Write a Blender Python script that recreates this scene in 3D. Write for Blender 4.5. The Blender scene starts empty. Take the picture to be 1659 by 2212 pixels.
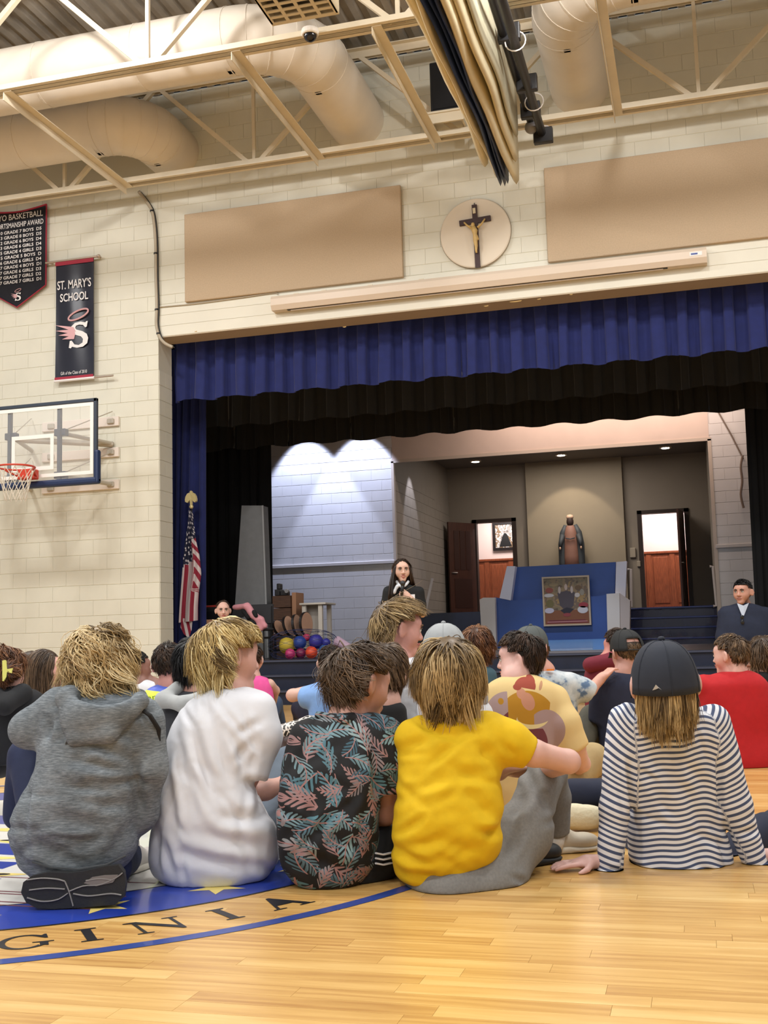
import bpy, bmesh, math, random
import numpy as np
from mathutils import Vector, Matrix
random.seed(7); RNG = np.random.default_rng(7)
SC = bpy.context.scene
COL = SC.collection
# ------------------------------------------------------------------ camera
FPX, CX, CY, CAMZ = 2426.6, 829.5, 1106.0, 0.78
PITCH, ROLL, YAW = [math.radians(a) for a in (6.56, 1.578, 15.36)]
FW = np.array([-math.sin(YAW)*math.cos(PITCH), math.cos(YAW)*math.cos(PITCH), math.sin(PITCH)])
_rt = np.array([math.cos(YAW), math.sin(YAW), 0.0]); _up = np.cross(_rt, FW)
RT = math.cos(ROLL)*_rt - math.sin(ROLL)*_up
UP = np.cross(RT, FW)
CAM = np.array([0, 0, CAMZ])
cam = bpy.data.cameras.new('camera'); camo = bpy.data.objects.new('camera', cam); COL.objects.link(camo)
cam.sensor_width = 36; cam.sensor_fit = 'AUTO'; cam.lens = FPX*36/2212; cam.clip_end = 200; cam.clip_start = .05
camo.matrix_world = Matrix(((RT[0], UP[0], -FW[0], 0), (RT[1], UP[1], -FW[1], 0), (RT[2], UP[2], -FW[2], CAMZ), (0, 0, 0, 1)))
SC.camera = camo
# ------------------------------------------------------------------ view, world, lamps of the hall
SC.view_settings.view_transform = 'Standard'; SC.view_settings.look = 'None'
SC.view_settings.gamma = 1; SC.view_settings.use_curve_mapping = False
SC.view_settings.exposure = 0.0
SC.cycles.use_denoising = True; SC.cycles.use_adaptive_sampling = True; SC.cycles.adaptive_threshold = .045
SC.cycles.max_bounces = 6; SC.cycles.diffuse_bounces = 3; SC.cycles.glossy_bounces = 3; SC.cycles.transparent_max_bounces = 12
SC.cycles.sample_clamp_indirect = 4
W = bpy.data.worlds.new('world'); SC.world = W; W.use_nodes = True
W.node_tree.nodes['Background'].inputs[0].default_value = (1.0, .99, .98, 1)
W.node_tree.nodes['Background'].inputs[1].default_value = 0.42
HALL_W = 330
def lamp(kind, loc, power, col=(1, 1, 1), rot=None, aim=None, **kw):
    L = bpy.data.lights.new('lamp_light', kind); L.energy = power; L.color = col
    for k, v in kw.items(): setattr(L, k, v)
    o = bpy.data.objects.new('lamp_light', L); COL.objects.link(o); o.location = loc
    if rot: o.rotation_euler = rot
    if aim is not None: o.rotation_euler = (Vector(aim)-Vector(loc)).to_track_quat('-Z', 'Y').to_euler()
    return o
HALL_LAMPS = [(x, y, 7.15) for y in (-5.2, -0.2, 4.6) for x in (-7.6, -2.9, 2.2)]+[(x, 8.75, 7.15) for x in (-9., -5.6, -.4, 3.4)]
for p in HALL_LAMPS:
    lamp('POINT', (p[0], p[1], p[2]+.22), HALL_W*(.62 if p[1] > 7 else .22), (1, .98, .97), shadow_soft_size=.12)
    lamp('AREA', (p[0], p[1], p[2]-.13), HALL_W*(.27 if p[1] > 7 else .42), (1, .99, .97), shape='RECTANGLE', size=1.1, size_y=.5)

# ------------------------------------------------------------------ pixel helpers (a pixel and a real depth give a point in the hall)
def ray(px, py): return FW + RT*((px-CX)/FPX) - UP*((py-CY)/FPX)
def atY(px, py, Y): d = ray(px, py); return CAM + d*(Y/d[1])
def atZ(px, py, Z=0.0): d = ray(px, py); return CAM + d*((Z-CAMZ)/d[2])
def atX(px, py, X): d = ray(px, py); return CAM + d*(X/d[0])
def atD(px, py, D): return CAM + ray(px, py)*D

# ------------------------------------------------------------------ colours and materials
def lin(h):
    if isinstance(h, str):
        h = h.lstrip('#'); v = [int(h[i:i+2], 16)/255 for i in (0, 2, 4)]
    else: v = list(h)
    return tuple(x/12.92 if x <= .04045 else ((x+.055)/1.055)**2.4 for x in v)
MATS = {}
class NT:
    def __init__(s, m): s.t = m.node_tree; s.b = s.t.nodes['Principled BSDF']
    def n(s, typ, **kw):
        x = s.t.nodes.new(typ)
        for k, v in kw.items():
            if k.startswith('i_'):
                k2 = k[2:]; k2 = int(k2) if k2.isdigit() else k2.replace('_', ' ')
                x.inputs[k2].default_value = v
            else: setattr(x, k, v)
        return x
    def l(s, a, b): s.t.links.new(a, b)
    def ramp(s, fac, stops, interp='LINEAR'):
        r = s.n('ShaderNodeValToRGB'); r.color_ramp.interpolation = interp
        e = r.color_ramp.elements
        while len(e) < len(stops): e.new(.5)
        for i, (p, c) in enumerate(stops):
            e[i].position = p; e[i].color = (*lin(c), 1)
        s.l(fac, r.inputs[0]); return r.outputs[0]
    def math(s, op, a, b=None, c=None):
        x = s.n('ShaderNodeMath', operation=op)
        for i, v in enumerate((a, b, c)):
            if v is None: continue
            if isinstance(v, (int, float)): x.inputs[i].default_value = v
            else: s.l(v, x.inputs[i])
        return x.outputs[0]
    def mix(s, f, a, b, mode='MIX'):
        x = s.n('ShaderNodeMix', data_type='RGBA', blend_type=mode)
        if isinstance(f, (int, float)): x.inputs[0].default_value = f
        else: s.l(f, x.inputs[0])
        for i, v in ((6, a), (7, b)):
            if isinstance(v, (str, tuple)): x.inputs[i].default_value = (*lin(v), 1)
            else: s.l(v, x.inputs[i])
        return x.outputs[2]
    def noise(s, vec=None, scale=5., detail=3., rough=.5, sc3=None):
        x = s.n('ShaderNodeTexNoise'); x.inputs['Scale'].default_value = scale; x.inputs['Detail'].default_value = detail; x.inputs['Roughness'].default_value = rough
        v = vec if vec is not None else s.pos()
        if sc3: v = s.scale(v, sc3)
        s.l(v, x.inputs['Vector']); return x.outputs['Fac']
    def pos(s): return s.n('ShaderNodeNewGeometry').outputs['Position']
    def obj(s): return s.n('ShaderNodeTexCoord').outputs['Object']
    def scale(s, v, sc3, loc=(0, 0, 0), rot=(0, 0, 0)):
        m = s.n('ShaderNodeMapping'); m.inputs['Scale'].default_value = sc3; m.inputs['Location'].default_value = loc; m.inputs['Rotation'].default_value = rot
        s.l(v, m.inputs['Vector']); return m.outputs[0]
    def sep(s, v): x = s.n('ShaderNodeSeparateXYZ'); s.l(v, x.inputs[0]); return x.outputs
    def bump(s, h, strength=.3, dist=.01):
        b = s.n('ShaderNodeBump'); b.inputs['Strength'].default_value = strength; b.inputs['Distance'].default_value = dist
        s.l(h, b.inputs['Height']); s.l(b.outputs[0], s.b.inputs['Normal']); return b
    def col(s, o): s.l(o, s.b.inputs['Base Color'])
def mat(name, color='#808080', rough=.6, var=0., vscale=6., bump=0., bscale=60., bdist=.004, metal=0., coat=0., spec=.5, emit=None, estr=0., alpha=1., sss=0., sc3=None):
    if name in MATS: return MATS[name]
    m = bpy.data.materials.new(name); m.use_nodes = True; t = NT(m); b = t.b
    b.inputs['Base Color'].default_value = (*lin(color), 1); b.inputs['Roughness'].default_value = rough
    b.inputs['Metallic'].default_value = metal; b.inputs['Coat Weight'].default_value = coat; b.inputs['Specular IOR Level'].default_value = spec
    if sss:
        b.inputs['Subsurface Weight'].default_value = sss; b.inputs['Subsurface Radius'].default_value = (.012, .005, .003); b.inputs['Subsurface Scale'].default_value = 1
    if emit: b.inputs['Emission Color'].default_value = (*lin(emit), 1); b.inputs['Emission Strength'].default_value = estr
    if alpha < 1: b.inputs['Alpha'].default_value = alpha
    if var:
        c = lin(color); n = t.noise(scale=vscale, detail=4, sc3=sc3)
        r = t.n('ShaderNodeValToRGB'); r.color_ramp.elements[0].position = .3; r.color_ramp.elements[1].position = .7
        r.color_ramp.elements[0].color = (*[max(0, x*(1-var)) for x in c], 1); r.color_ramp.elements[1].color = (*[min(1, x*(1+var)) for x in c], 1)
        t.l(n, r.inputs[0]); t.col(r.outputs[0])
    if bump: t.bump(t.noise(scale=bscale, detail=5, sc3=sc3), bump, bdist)
    MATS[name] = m; return m

# ------------------------------------------------------------------ object helpers
ROOT = {}                      # object -> world origin of its thing
def link(o, parent=None, **props):
    COL.objects.link(o)
    if parent is not None: o.parent = parent; ROOT[o] = ROOT[parent]
    for k, v in props.items():
        if v is not None: o[k] = v
    return o
def thing(name, label, cat, loc=(0, 0, 0), group=None, kind=None):
    o = bpy.data.objects.new(name, None); o.empty_display_size = .1
    o.location = loc; ROOT[o] = np.array(loc, float)
    return link(o, None, label=label, category=cat, group=group, kind=kind)
def ob(name, V, F, m, parent=None, smooth=False, label=None, cat=None, group=None, kind=None, loc=None, flip=False):
    """one mesh object from world-space vertices; a top-level one gets its origin at its base"""
    V = np.asarray(V, float).reshape(-1, 3)
    if parent is not None: org = ROOT[parent]
    elif loc is not None: org = np.array(loc, float)
    else: org = np.array([(V[:, 0].min()+V[:, 0].max())/2, (V[:, 1].min()+V[:, 1].max())/2, V[:, 2].min()])
    me = bpy.data.meshes.new(name)
    me.from_pydata((V-org).tolist(), [], [list(map(int, f)) for f in F]); 
    if flip: me.flip_normals()
    me.update()
    if smooth:
        me.polygons.foreach_set('use_smooth', [True]*len(me.polygons))
    ms = m if isinstance(m, (list, tuple)) else [m]
    for x in ms: me.materials.append(x)
    o = bpy.data.objects.new(name, me)
    if parent is None: o.location = org; ROOT[o] = org
    return link(o, parent, label=label, category=cat, group=group, kind=kind)
def qmesh(name, V, Q, m, parent, smooth=True):
    """fast path for big arrays of quads (parent must exist)"""
    me = bpy.data.meshes.new(name); V = np.asarray(V, np.float32)-ROOT[parent].astype(np.float32); Q = np.asarray(Q, np.int32)
    k = Q.shape[1]
    me.vertices.add(len(V)); me.vertices.foreach_set('co', V.ravel())
    me.loops.add(Q.size); me.loops.foreach_set('vertex_index', Q.ravel())
    me.polygons.add(len(Q)); me.polygons.foreach_set('loop_start', np.arange(0, Q.size, k, dtype=np.int32))
    try: me.polygons.foreach_set('loop_total', np.full(len(Q), k, np.int32))
    except Exception: pass
    if smooth: me.polygons.foreach_set('use_smooth', np.ones(len(Q), bool))
    me.update(calc_edges=True); me.validate()
    for x in (m if isinstance(m, (list, tuple)) else [m]): me.materials.append(x)
    o = bpy.data.objects.new(name, me); return link(o, parent)
class MB:
    def __init__(s): s.V = []; s.F = []
    def add(s, V, F):
        k = len(s.V); s.V += [tuple(map(float, v)) for v in V]; s.F += [tuple(k+i for i in f) for f in F]; return s
    def box(s, a, b, bev=0., M=None):
        """axis box between corners a and b, optional chamfer, optional 4x4 matrix"""
        a, b = np.minimum(a, b), np.maximum(a, b)
        if bev:
            c = (a+b)/2; h = (b-a)/2; V = []
            bm = bmesh.new(); bmesh.ops.create_cube(bm, size=2)
            for v in bm.verts: v.co = Vector([v.co[i]*h[i] for i in range(3)])
            bmesh.ops.bevel(bm, geom=bm.edges[:], offset=min(bev, .45*2*min(h)), segments=1 if bev < .012 else 2, profile=.5, affect='EDGES')
            V = [np.array(v.co)+c for v in bm.verts]; bm.verts.index_update(); F = [[v.index for v in f.verts] for f in bm.faces]; bm.free()
        else:
            V = [(x, y, z) for x in (a[0], b[0]) for y in (a[1], b[1]) for z in (a[2], b[2])]
            F = [(0, 1, 3, 2), (4, 6, 7, 5), (0, 4, 5, 1), (2, 3, 7, 6), (0, 2, 6, 4), (1, 5, 7, 3)]
        if M is not None: V = [M @ Vector(v) for v in V]
        return s.add(V, F)
    def tube(s, pts, r, n=8, caps=True, squash=None, up=(0, 0, 1)):
        P = np.array(pts, float); m = len(P); r = np.broadcast_to(np.asarray(r, float), (m,))
        T = np.gradient(P, axis=0) if m > 2 else np.array([P[1]-P[0]]*2)
        T /= np.linalg.norm(T, axis=1)[:, None]+1e-9
        u = np.array(up, float)
        if abs(T[0] @ u) > .95: u = np.array([1., 0, 0])
        a = np.cross(T[0], u); a /= np.linalg.norm(a); V = []
        for i in range(m):
            a = a-T[i]*(a @ T[i]); a /= np.linalg.norm(a)+1e-9; b = np.cross(T[i], a)
            for k in range(n):
                t = 2*math.pi*(k+.5)/n; q = 1 if squash is None else squash
                V.append(P[i]+r[i]*(a*math.cos(t)+b*math.sin(t)*q))
        F = [(i*n+k, i*n+(k+1) % n, (i+1)*n+(k+1) % n, (i+1)*n+k) for i in range(m-1) for k in range(n)]
        if caps: F += [tuple(range(n))[::-1], tuple((m-1)*n+k for k in range(n))]
        return s.add(V, F)
    def bar(s, a, b, w, h=None, up=(0, 0, 1)):
        """square bar from a to b"""
        h = h or w; a = np.array(a, float); b = np.array(b, float); t = b-a; t /= np.linalg.norm(t); u = np.array(up, float)
        if abs(t @ u) > .98: u = np.array([0, 1., 0])
        x = np.cross(t, u); x /= np.linalg.norm(x); y = np.cross(x, t)
        V = [p+x*w/2*i+y*h/2*j for p in (a, b) for i, j in ((-1, -1), (1, -1), (1, 1), (-1, 1))]
        return s.add(V, [(3, 2, 1, 0), (4, 5, 6, 7)]+[(k, (k+1) % 4, 4+(k+1) % 4, 4+k) for k in range(4)])
    def lathe(s, prof, c=(0, 0, 0), n=16, axis='z', sq=1.):
        V = []; m = len(prof)
        for r, z in prof:
            for k in range(n):
                t = 2*math.pi*k/n; x, y = r*math.cos(t), r*math.sin(t)*sq
                V.append({'z': (c[0]+x, c[1]+y, c[2]+z), 'y': (c[0]+x, c[1]+z, c[2]+y), 'x': (c[0]+z, c[1]+x, c[2]+y)}[axis])
        F = [(i*n+k, i*n+(k+1) % n, (i+1)*n+(k+1) % n, (i+1)*n+k) for i in range(m-1) for k in range(n)]
        F += [tuple(range(n))[::-1], tuple((m-1)*n+k for k in range(n))]
        return s.add(V, F)
    def prism(s, poly, fn0, fn1):
        """2d polygon mapped to two parallel 3d faces"""
        n = len(poly); V = [fn0(*p) for p in poly]+[fn1(*p) for p in poly]
        return s.add(V, [tuple(range(n)), tuple(range(2*n-1, n-1, -1))]+[(k, n+k, n+(k+1) % n, (k+1) % n) for k in range(n)])
    def ball(s, c, r, n=12, sc=(1, 1, 1)):
        V = [(c[0], c[1], c[2]+r*sc[2])]; m = n//2
        for i in range(1, m):
            a = math.pi*i/m
            for k in range(n):
                t = 2*math.pi*k/n; V.append((c[0]+r*sc[0]*math.sin(a)*math.cos(t), c[1]+r*sc[1]*math.sin(a)*math.sin(t), c[2]+r*sc[2]*math.cos(a)))
        V.append((c[0], c[1], c[2]-r*sc[2])); L = len(V)-1
        F = [(0, 1+k, 1+(k+1) % n) for k in range(n)]
        F += [(1+i*n+k, 1+(i+1)*n+k, 1+(i+1)*n+(k+1) % n, 1+i*n+(k+1) % n) for i in range(m-2) for k in range(n)]
        F += [(L, 1+(m-2)*n+(k+1) % n, 1+(m-2)*n+k) for k in range(n)]
        return s.add(V, F)
    def to(s, name, m, parent=None, **kw): return ob(name, s.V, s.F, m, parent, **kw)
def copy_tree(o, parent=None):
    c = o.copy(); COL.objects.link(c); c.parent = parent
    for ch in o.children: copy_tree(ch, c)
    return c
def arc(c, r, a0, a1, n=24): return [(c[0]+r*math.cos(a0+(a1-a0)*i/n), c[1]+r*math.sin(a0+(a1-a0)*i/n)) for i in range(n+1)]
def text_mesh(s, size=1., align='CENTER', bold=0., shear=0., sx=1., space=1.):
    """letters of the built-in font as flat 2d vertices and faces (for flat print)"""
    c = bpy.data.curves.new('t', 'FONT'); c.body = s; c.size = size; c.align_x = align; c.offset = bold; c.shear = shear; c.resolution_u = 3; c.space_character = space
    o = bpy.data.objects.new('t', c); COL.objects.link(o)
    dg = bpy.context.evaluated_depsgraph_get(); me = bpy.data.meshes.new_from_object(o.evaluated_get(dg))
    V = [(v.co.x*sx, v.co.y) for v in me.vertices]; F = [tuple(p.vertices) for p in me.polygons]
    bpy.data.objects.remove(o); bpy.data.curves.remove(c); bpy.data.meshes.remove(me); return V, F
# ================================================================== THE HALL
DW = 13.4; JX = -6.751; HZ = 4.916; DECK = 8.32
m_wall = mat('painted_block', '#dddac9', .55, var=.03, vscale=3, bump=.25, bscale=140, bdist=.002)
m_mortar = mat('painted_mortar', '#d5d1c0', .7)
m_white_wall = mat('white_painted_block', '#dcd8d6', .55, var=.03, vscale=3, bump=.25, bscale=120, bdist=.002)
m_taupe = mat('taupe_paint', '#8f8375', .7, var=.03, vscale=2)
m_steel = mat('cream_painted_steel', '#ddd0b6', .5, var=.04, vscale=4)
m_navy_wood = mat('navy_painted_wood', '#1a2136', .4, var=.15, vscale=8, bump=.1, bscale=30)
m_black = mat('black_paint', '#0d0d0f', .5)
# ---- floor: boards near the camera are pieces of their own, beyond them the same boards are in the material
def wood(name, far):
    m = bpy.data.materials.new(name); m.use_nodes = True; t = NT(m); MATS[name] = m
    p = t.pos()
    if far:
        br = t.n('ShaderNodeTexBrick'); br.offset = .37; br.offset_frequency = 2
        for k, v in (('Scale', 1.), ('Mortar Size', .0), ('Brick Width', .56), ('Row Height', .07), ('Bias', 0.)): br.inputs[k].default_value = v
        br.inputs['Color1'].default_value = (0, 0, 0, 1); br.inputs['Color2'].default_value = (1, 1, 1, 1); t.l(p, br.inputs['Vector'])
        rnd = t.sep(br.outputs['Color'])[0]
    else: rnd = t.n('ShaderNodeObjectInfo').outputs['Random']
    off = t.n('ShaderNodeCombineXYZ'); t.l(t.math('MULTIPLY', rnd, 37.), off.inputs[0]); t.l(t.math('MULTIPLY', rnd, 91.), off.inputs[2])
    va = t.n('ShaderNodeVectorMath', operation='ADD'); t.l(p, va.inputs[0]); t.l(off.outputs[0], va.inputs[1])
    g1 = t.noise(t.scale(va.outputs[0], (3.2, 34, 1)), 1., 6, .62); g2 = t.noise(t.scale(va.outputs[0], (1.3, 9, 1)), 1., 3, .5)
    w = t.n('ShaderNodeTexWave', wave_type='RINGS'); w.inputs['Scale'].default_value = 1.6; w.inputs['Distortion'].default_value = 9; w.inputs['Detail'].default_value = 3
    t.l(t.scale(va.outputs[0], (.55, 7, 1)), w.inputs['Vector'])
    f = t.math('ADD', t.math('MULTIPLY', g1, .5), t.math('ADD', t.math('MULTIPLY', g2, .3), t.math('MULTIPLY', w.outputs['Fac'], .14)))
    f = t.math('ADD', f, t.math('MULTIPLY', t.math('SUBTRACT', rnd, .5), .26))
    t.col(t.ramp(f, [(.22, '#ae7f42'), (.42, '#c59956'), (.55, '#d1a763'), (.75, '#debb7a')]))
    t.b.inputs['Roughness'].default_value = .34; t.b.inputs['Specular IOR Level'].default_value = .45
    t.b.inputs['Coat Weight'].default_value = .25; t.b.inputs['Coat Roughness'].default_value = .22
    t.bump(g1, .04, .002); return m
m_wood = wood('maple_board', False); m_woodf = wood('maple_boards_far', True)
PX0, PX1, PY0, PY1 = -2.66, 1.82, 1.75, 3.78
X0, X1, Y0, Y1 = -13., 7., -7., 13.74
V = []; F = []
def rect(x0, y0, x1, y1, z=0.):
    k = len(V); V.extend([(x0, y0, z), (x1, y0, z), (x1, y1, z), (x0, y1, z)]); F.append((k, k+1, k+2, k+3))
rect(X0, Y0, X1, PY0); rect(X0, PY1, X1, Y1); rect(X0, PY0, PX0, PY1); rect(PX1, PY0, X1, PY1); rect(PX0, PY0, PX1, PY1, -.004)
floor = ob('floor', V, F, m_woodf, kind='structure', label='pale maple strip floor of the school gym', loc=(0, 0, 0))
plank_me = {}
def plank_mesh(L, w=.0699):
    L = round(L, 2)
    if L not in plank_me:
        b = MB(); e = .0004
        b.add([(-L/2, -w/2, -.004), (L/2, -w/2, -.004), (L/2, w/2, -.004), (-L/2, w/2, -.004), (-L/2+e, -w/2+e, 0), (L/2-e, -w/2+e, 0), (L/2-e, w/2-e, 0), (-L/2+e, w/2-e, 0)],
              [(4, 5, 6, 7), (0, 1, 5, 4), (1, 2, 6, 5), (2, 3, 7, 6), (3, 0, 4, 7)])
        me = bpy.data.meshes.new('plank'); me.from_pydata(b.V, [], b.F); me.update(); me.materials.append(m_wood); plank_me[L] = me
    return plank_me[L]
nrow = int(round((PY1-PY0)/.07))
rr = random.Random(3)
for j in range(nrow):
    y = PY0+.07*(j+.5); x = PX0
    first = True
    while x < PX1-.01:
        L = rr.choice((.42, .5, .56, .62, .7)); 
        if first: L = rr.choice((.2, .34, .48, .6)); first = False
        if x+L > PX1-.12: L = PX1-x
        o = bpy.data.objects.new('plank', plank_mesh(L-.0001)); o.location = (x+L/2, y, 0); o.parent = floor; COL.objects.link(o); x += L
# ---- painted circle on the floor
LC = np.array([-2.787, 4.267])
m_fblue = mat('floor_paint_blue', '#1f3a9c', .3, var=.08, vscale=3, coat=.2); m_fnavy = mat('floor_paint_line_blue', '#263f86', .32, coat=.2)
m_fwhite = mat('floor_paint_white', '#d7d5d0', .32, var=.03, vscale=3, coat=.2); m_fblack = mat('floor_paint_black', '#17171c', .35)
m_fgold = mat('floor_paint_yellow', '#e9d27a', .35); m_fmar = mat('floor_paint_maroon', '#7b4a52', .35)
def ring(name, r0, r1, m, z, a0=0., a1=2*math.pi, n=160):
    V = []; F = []
    for i in range(n+1):
        a = a0+(a1-a0)*i/n
        for r in (r0, r1): V.append((LC[0]+r*math.cos(a), LC[1]+r*math.sin(a), z))
    F = [(2*i, 2*i+1, 2*i+3, 2*i+2) for i in range(n)]
    return ob(name, V, F, m, floor)
def fpoly(name, pts, m, z):    # pts: list of polygons in (radius, tangential) about the circle's centre at angle a
    V = []; F = []
    for P in pts:
        k = len(V); V += [(x, y, z) for x, y in P]; F.append(tuple(range(k, k+len(P))))
    return ob(name, V, F, m, floor)
ring('circle_line', 1.955, 2.005, m_fnavy, .0011); ring('circle_band', 1.316, 1.636, m_fblue, .0011)
ring('circle_edge_line', 1.632, 1.642, m_fblack, .0015); ring('circle_edge_line', 1.311, 1.32, m_fblack, .0015)
ring('circle_field', 0.0, 1.314, m_fwhite, .0010)
def polar(r, t, a):    # local (t across, r outward) at angle a
    c, s = math.cos(a), math.sin(a); return (LC[0]+r*c-t*s, LC[1]+r*s+t*c)
def star(a, R=.098):
    P = []
    for k in range(10):
        q = R if k % 2 == 0 else R*.40; th = math.pi*k/5
        P.append(polar(1.474-q*math.cos(th), q*math.sin(th), a))
    return P
for k in range(24): fpoly('floor_star', [star(math.radians(-47.83+15*k))], m_fgold, .0016)
# serif letters, tops towards the centre: polygons in (x across, y up) units of letter height
def serifI(): return [[(-.2, 0), (.2, 0), (.2, .05), (.09, .07), (.09, .93), (.2, .95), (.2, 1), (-.2, 1), (-.2, .95), (-.09, .93), (-.09, .07), (-.2, .05)]]
def serifN(): return [[(-.52, 0), (-.2, 0), (-.2, .045), (-.32, .06), (-.32, .8), (.36, 0), (.42, 0), (.42, .94), (.54, .955), (.54, 1), (.22, 1), (.22, .955), (.35, .94), (.35, .25), (-.28, 1), (-.54, 1), (-.54, .955), (-.39, .9), (-.39, .06), (-.52, .045)]]
def serifA(): return [[(-.52, 0), (-.2, 0), (-.2, .045), (-.34, .06), (-.24, .32), (.16, .32), (.26, .06), (.13, .045), (.13, 0), (.52, 0), (.52, .045), (.43, .06), (.05, 1.03), (-.03, 1.03), (-.42, .06), (-.52, .045)]]
def serifG():
    o = [(.46*math.cos(a), .5+.53*math.sin(a)) for a in np.linspace(math.radians(48), math.radians(318), 22)]
    i = [(.33*math.cos(a), .5+.46*math.sin(a)) for a in np.linspace(math.radians(318), math.radians(52), 22)]
    g = o+[(.42, .1), (.42, .36), (.52, .375), (.52, .42), (.14, .42), (.14, .375), (.27, .36), (.27, .12)]+i+[(.37, .68), (.42, .68), (.40, .98), (.36, .98)]
    return [g]
def serifR(): return [serifI()[0], [(.0, 1), (.3, .93), (.38, .75), (.3, .56), (.0, .5), (.0, .55), (.2, .6), (.22, .75), (.2, .9), (.0, .95)], [(.05, .5), (.2, .5), (.5, 0), (.35, 0)]]
def serifV(): return [[(-.52, 1), (-.2, 1), (-.2, .955), (-.3, .94), (.03, .2), (.3, .94), (.18, .955), (.18, 1), (.5, 1), (.5, .955), (.4, .94), (.02, -.02), (-.05, -.02), (-.42, .94), (-.52, .955)]]
LH, RB = .142, 1.872
for nm, g, a in (('V', serifV, -76.), ('I', serifI, -69.), ('R', serifR, -63.2), ('G', serifG, -56.7), ('I', serifI, -51.3), ('N', serifN, -45.2), ('I', serifI, -38.6), ('A', serifA, -32.3)):
    fpoly('floor_letter', [[polar(RB-y*LH, x*LH*1.05, math.radians(a)) for x, y in P][::-1] for P in g()], m_fblack, .0014)
def blob(cx, cy, rx, ry, a=0., n=20, wob=0.): 
    return [(cx+math.cos(a)*rx*math.cos(t)*(1+wob*math.sin(3*t))-math.sin(a)*ry*math.sin(t), cy+math.sin(a)*rx*math.cos(t)*(1+wob*math.sin(3*t))+math.cos(a)*ry*math.sin(t)) for t in np.linspace(0, 2*math.pi, n, endpoint=False)]
# emblem inside the circle: wavy blue ribbons, maroon double lines, yellow shapes
def ribbon(y0, y1, x0, x1, ph=0., amp=.03):
    xs = np.linspace(x0, x1, 24); t = [(x, y1+amp*math.sin(4*x+ph)) for x in xs]; b = [(x, y0+amp*math.sin(4*x+ph)) for x in xs[::-1]]
    return t+b
def tocirc(P): return [(LC[0]+x, LC[1]+y) for x, y in P]
for k, (y0, y1) in enumerate(((-.93, -.8), (-.64, -.52), (-.38, -.17), (.28, .52))):
    fpoly('emblem_ribbon', [tocirc(ribbon(y0, y1, -.75, .42-.1*k, k))], m_fblue, .0014)
for k, y in enumerate((-1.12, -1.08, -.98, -.95, -.75)):
    fpoly('emblem_line', [tocirc(ribbon(y-.006, y+.006, -.6, 1.0, 1., .012))], m_fmar, .0014)
for k, (x, y, rx, ry) in enumerate(((.3, -.72, .16, .035), (.05, -.45, .22, .04), (.12, -.08, .2, .05), (-.1, .18, .18, .05), (.2, .62, .2, .05))):
    fpoly('emblem_patch', [tocirc(blob(x, y, rx, ry, .1, wob=.2))], m_fgold, .0017)
for k, (x, y, rx, ry) in enumerate(((.36, -.71, .05, .02), (.0, -.07, .06, .02), (.1, -.44, .05, .012))):
    fpoly('emblem_mark', [tocirc(blob(x, y, rx, ry, .2, 10))], m_fblack, .0019)

# ---- block walls
BW, BH = .4064, .2032
blk_me = {}
def block_mesh(L, m, H=BH):
    key = (round(L, 3), round(H, 3), m.name)
    if key not in blk_me:
        g = .0022; e = .004; x = L/2-.0006; z = H/2-g; d = .006
        V = [(-x, 0, -z), (x, 0, -z), (x, 0, z), (-x, 0, z), (-x+.0012, -d, -z+e), (x-.0012, -d, -z+e), (x-.0012, -d, z-e), (-x+.0012, -d, z-e)]
        me = bpy.data.meshes.new('block'); me.from_pydata(V, [], [(4, 5, 6, 7), (0, 1, 5, 4), (1, 2, 6, 5), (2, 3, 7, 6), (3, 0, 4, 7)]); me.update(); me.materials.append(m); blk_me[key] = me
    return blk_me[key]
def blocks(wall, x0, x1, z0, z1, Y, m, budget, skip=(), x_anchor=0., along='x', face=None):
    """running bond of blocks on the plane Y (or X when along='y'); the first budget of them single pieces, the rest one mesh"""
    rest = MB(); n = 0; j = int(math.floor(z0/BH+1e-6))
    while j*BH < z1-.02:
        za, zb = max(j*BH, z0), min((j+1)*BH, z1); i0 = x_anchor+(BW/2 if j % 2 else 0)
        k = math.floor((x0-i0)/BW)
        while i0+k*BW < x1-.01:
            a, b = max(i0+k*BW, x0), min(i0+(k+1)*BW, x1); k += 1
            if b-a < .03 or zb-za < .03: continue
            if any(a >= s[0] and b <= s[1] and za >= s[2] and zb <= s[3] for s in skip): continue
            me = block_mesh(b-a, m, zb-za)
            if n < budget:
                o = bpy.data.objects.new('block', me); o.parent = wall; COL.objects.link(o); n += 1
                if along == 'x': o.location = np.array(((a+b)/2, Y, (za+zb)/2))-ROOT[wall]
                else: o.location = np.array((Y, (a+b)/2, (za+zb)/2))-ROOT[wall]; o.rotation_euler = (0, 0, math.pi/2 if face == 'x+' else -math.pi/2)
            else:
                rest.add([(v.co.x+(a+b)/2, v.co.y+Y, v.co.z+(za+zb)/2) for v in me.vertices], [tuple(p.vertices) for p in me.polygons])
        j += 1
    if rest.V: rest.to('block_field', m, wall, kind='stuff')
    return n
wf = MB(); wf.box((-11.2, DW, 0), (JX, DW+.384, DECK)); wf.box((JX, DW, HZ), (3.2, DW+.35, DECK))
wall_front = wf.to('wall_front', m_mortar, kind='structure', label='cream painted block wall around the stage opening', loc=(0, DW, 0))
PANL = (-6.337, -3.33, 5.34, 6.553); PANR = (-1.506, 1.545, 5.312, 6.512)
n1 = blocks(wall_front, -9.75, JX, .4, 7.1, DW, m_wall, 236)
blocks(wall_front, JX, 1.9, 5.36, DECK, DW, m_wall, 300-n1-30, skip=(PANL, PANR))
blocks(wall_front, DW+.004, DW+.38, .57, HZ, JX, m_wall, 30, along='y', face='x+', x_anchor=DW-.02)
lt = MB(); lt.box((JX-.02, DW-.012, HZ), (3.2, DW+.02, 5.36), .006)
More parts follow.
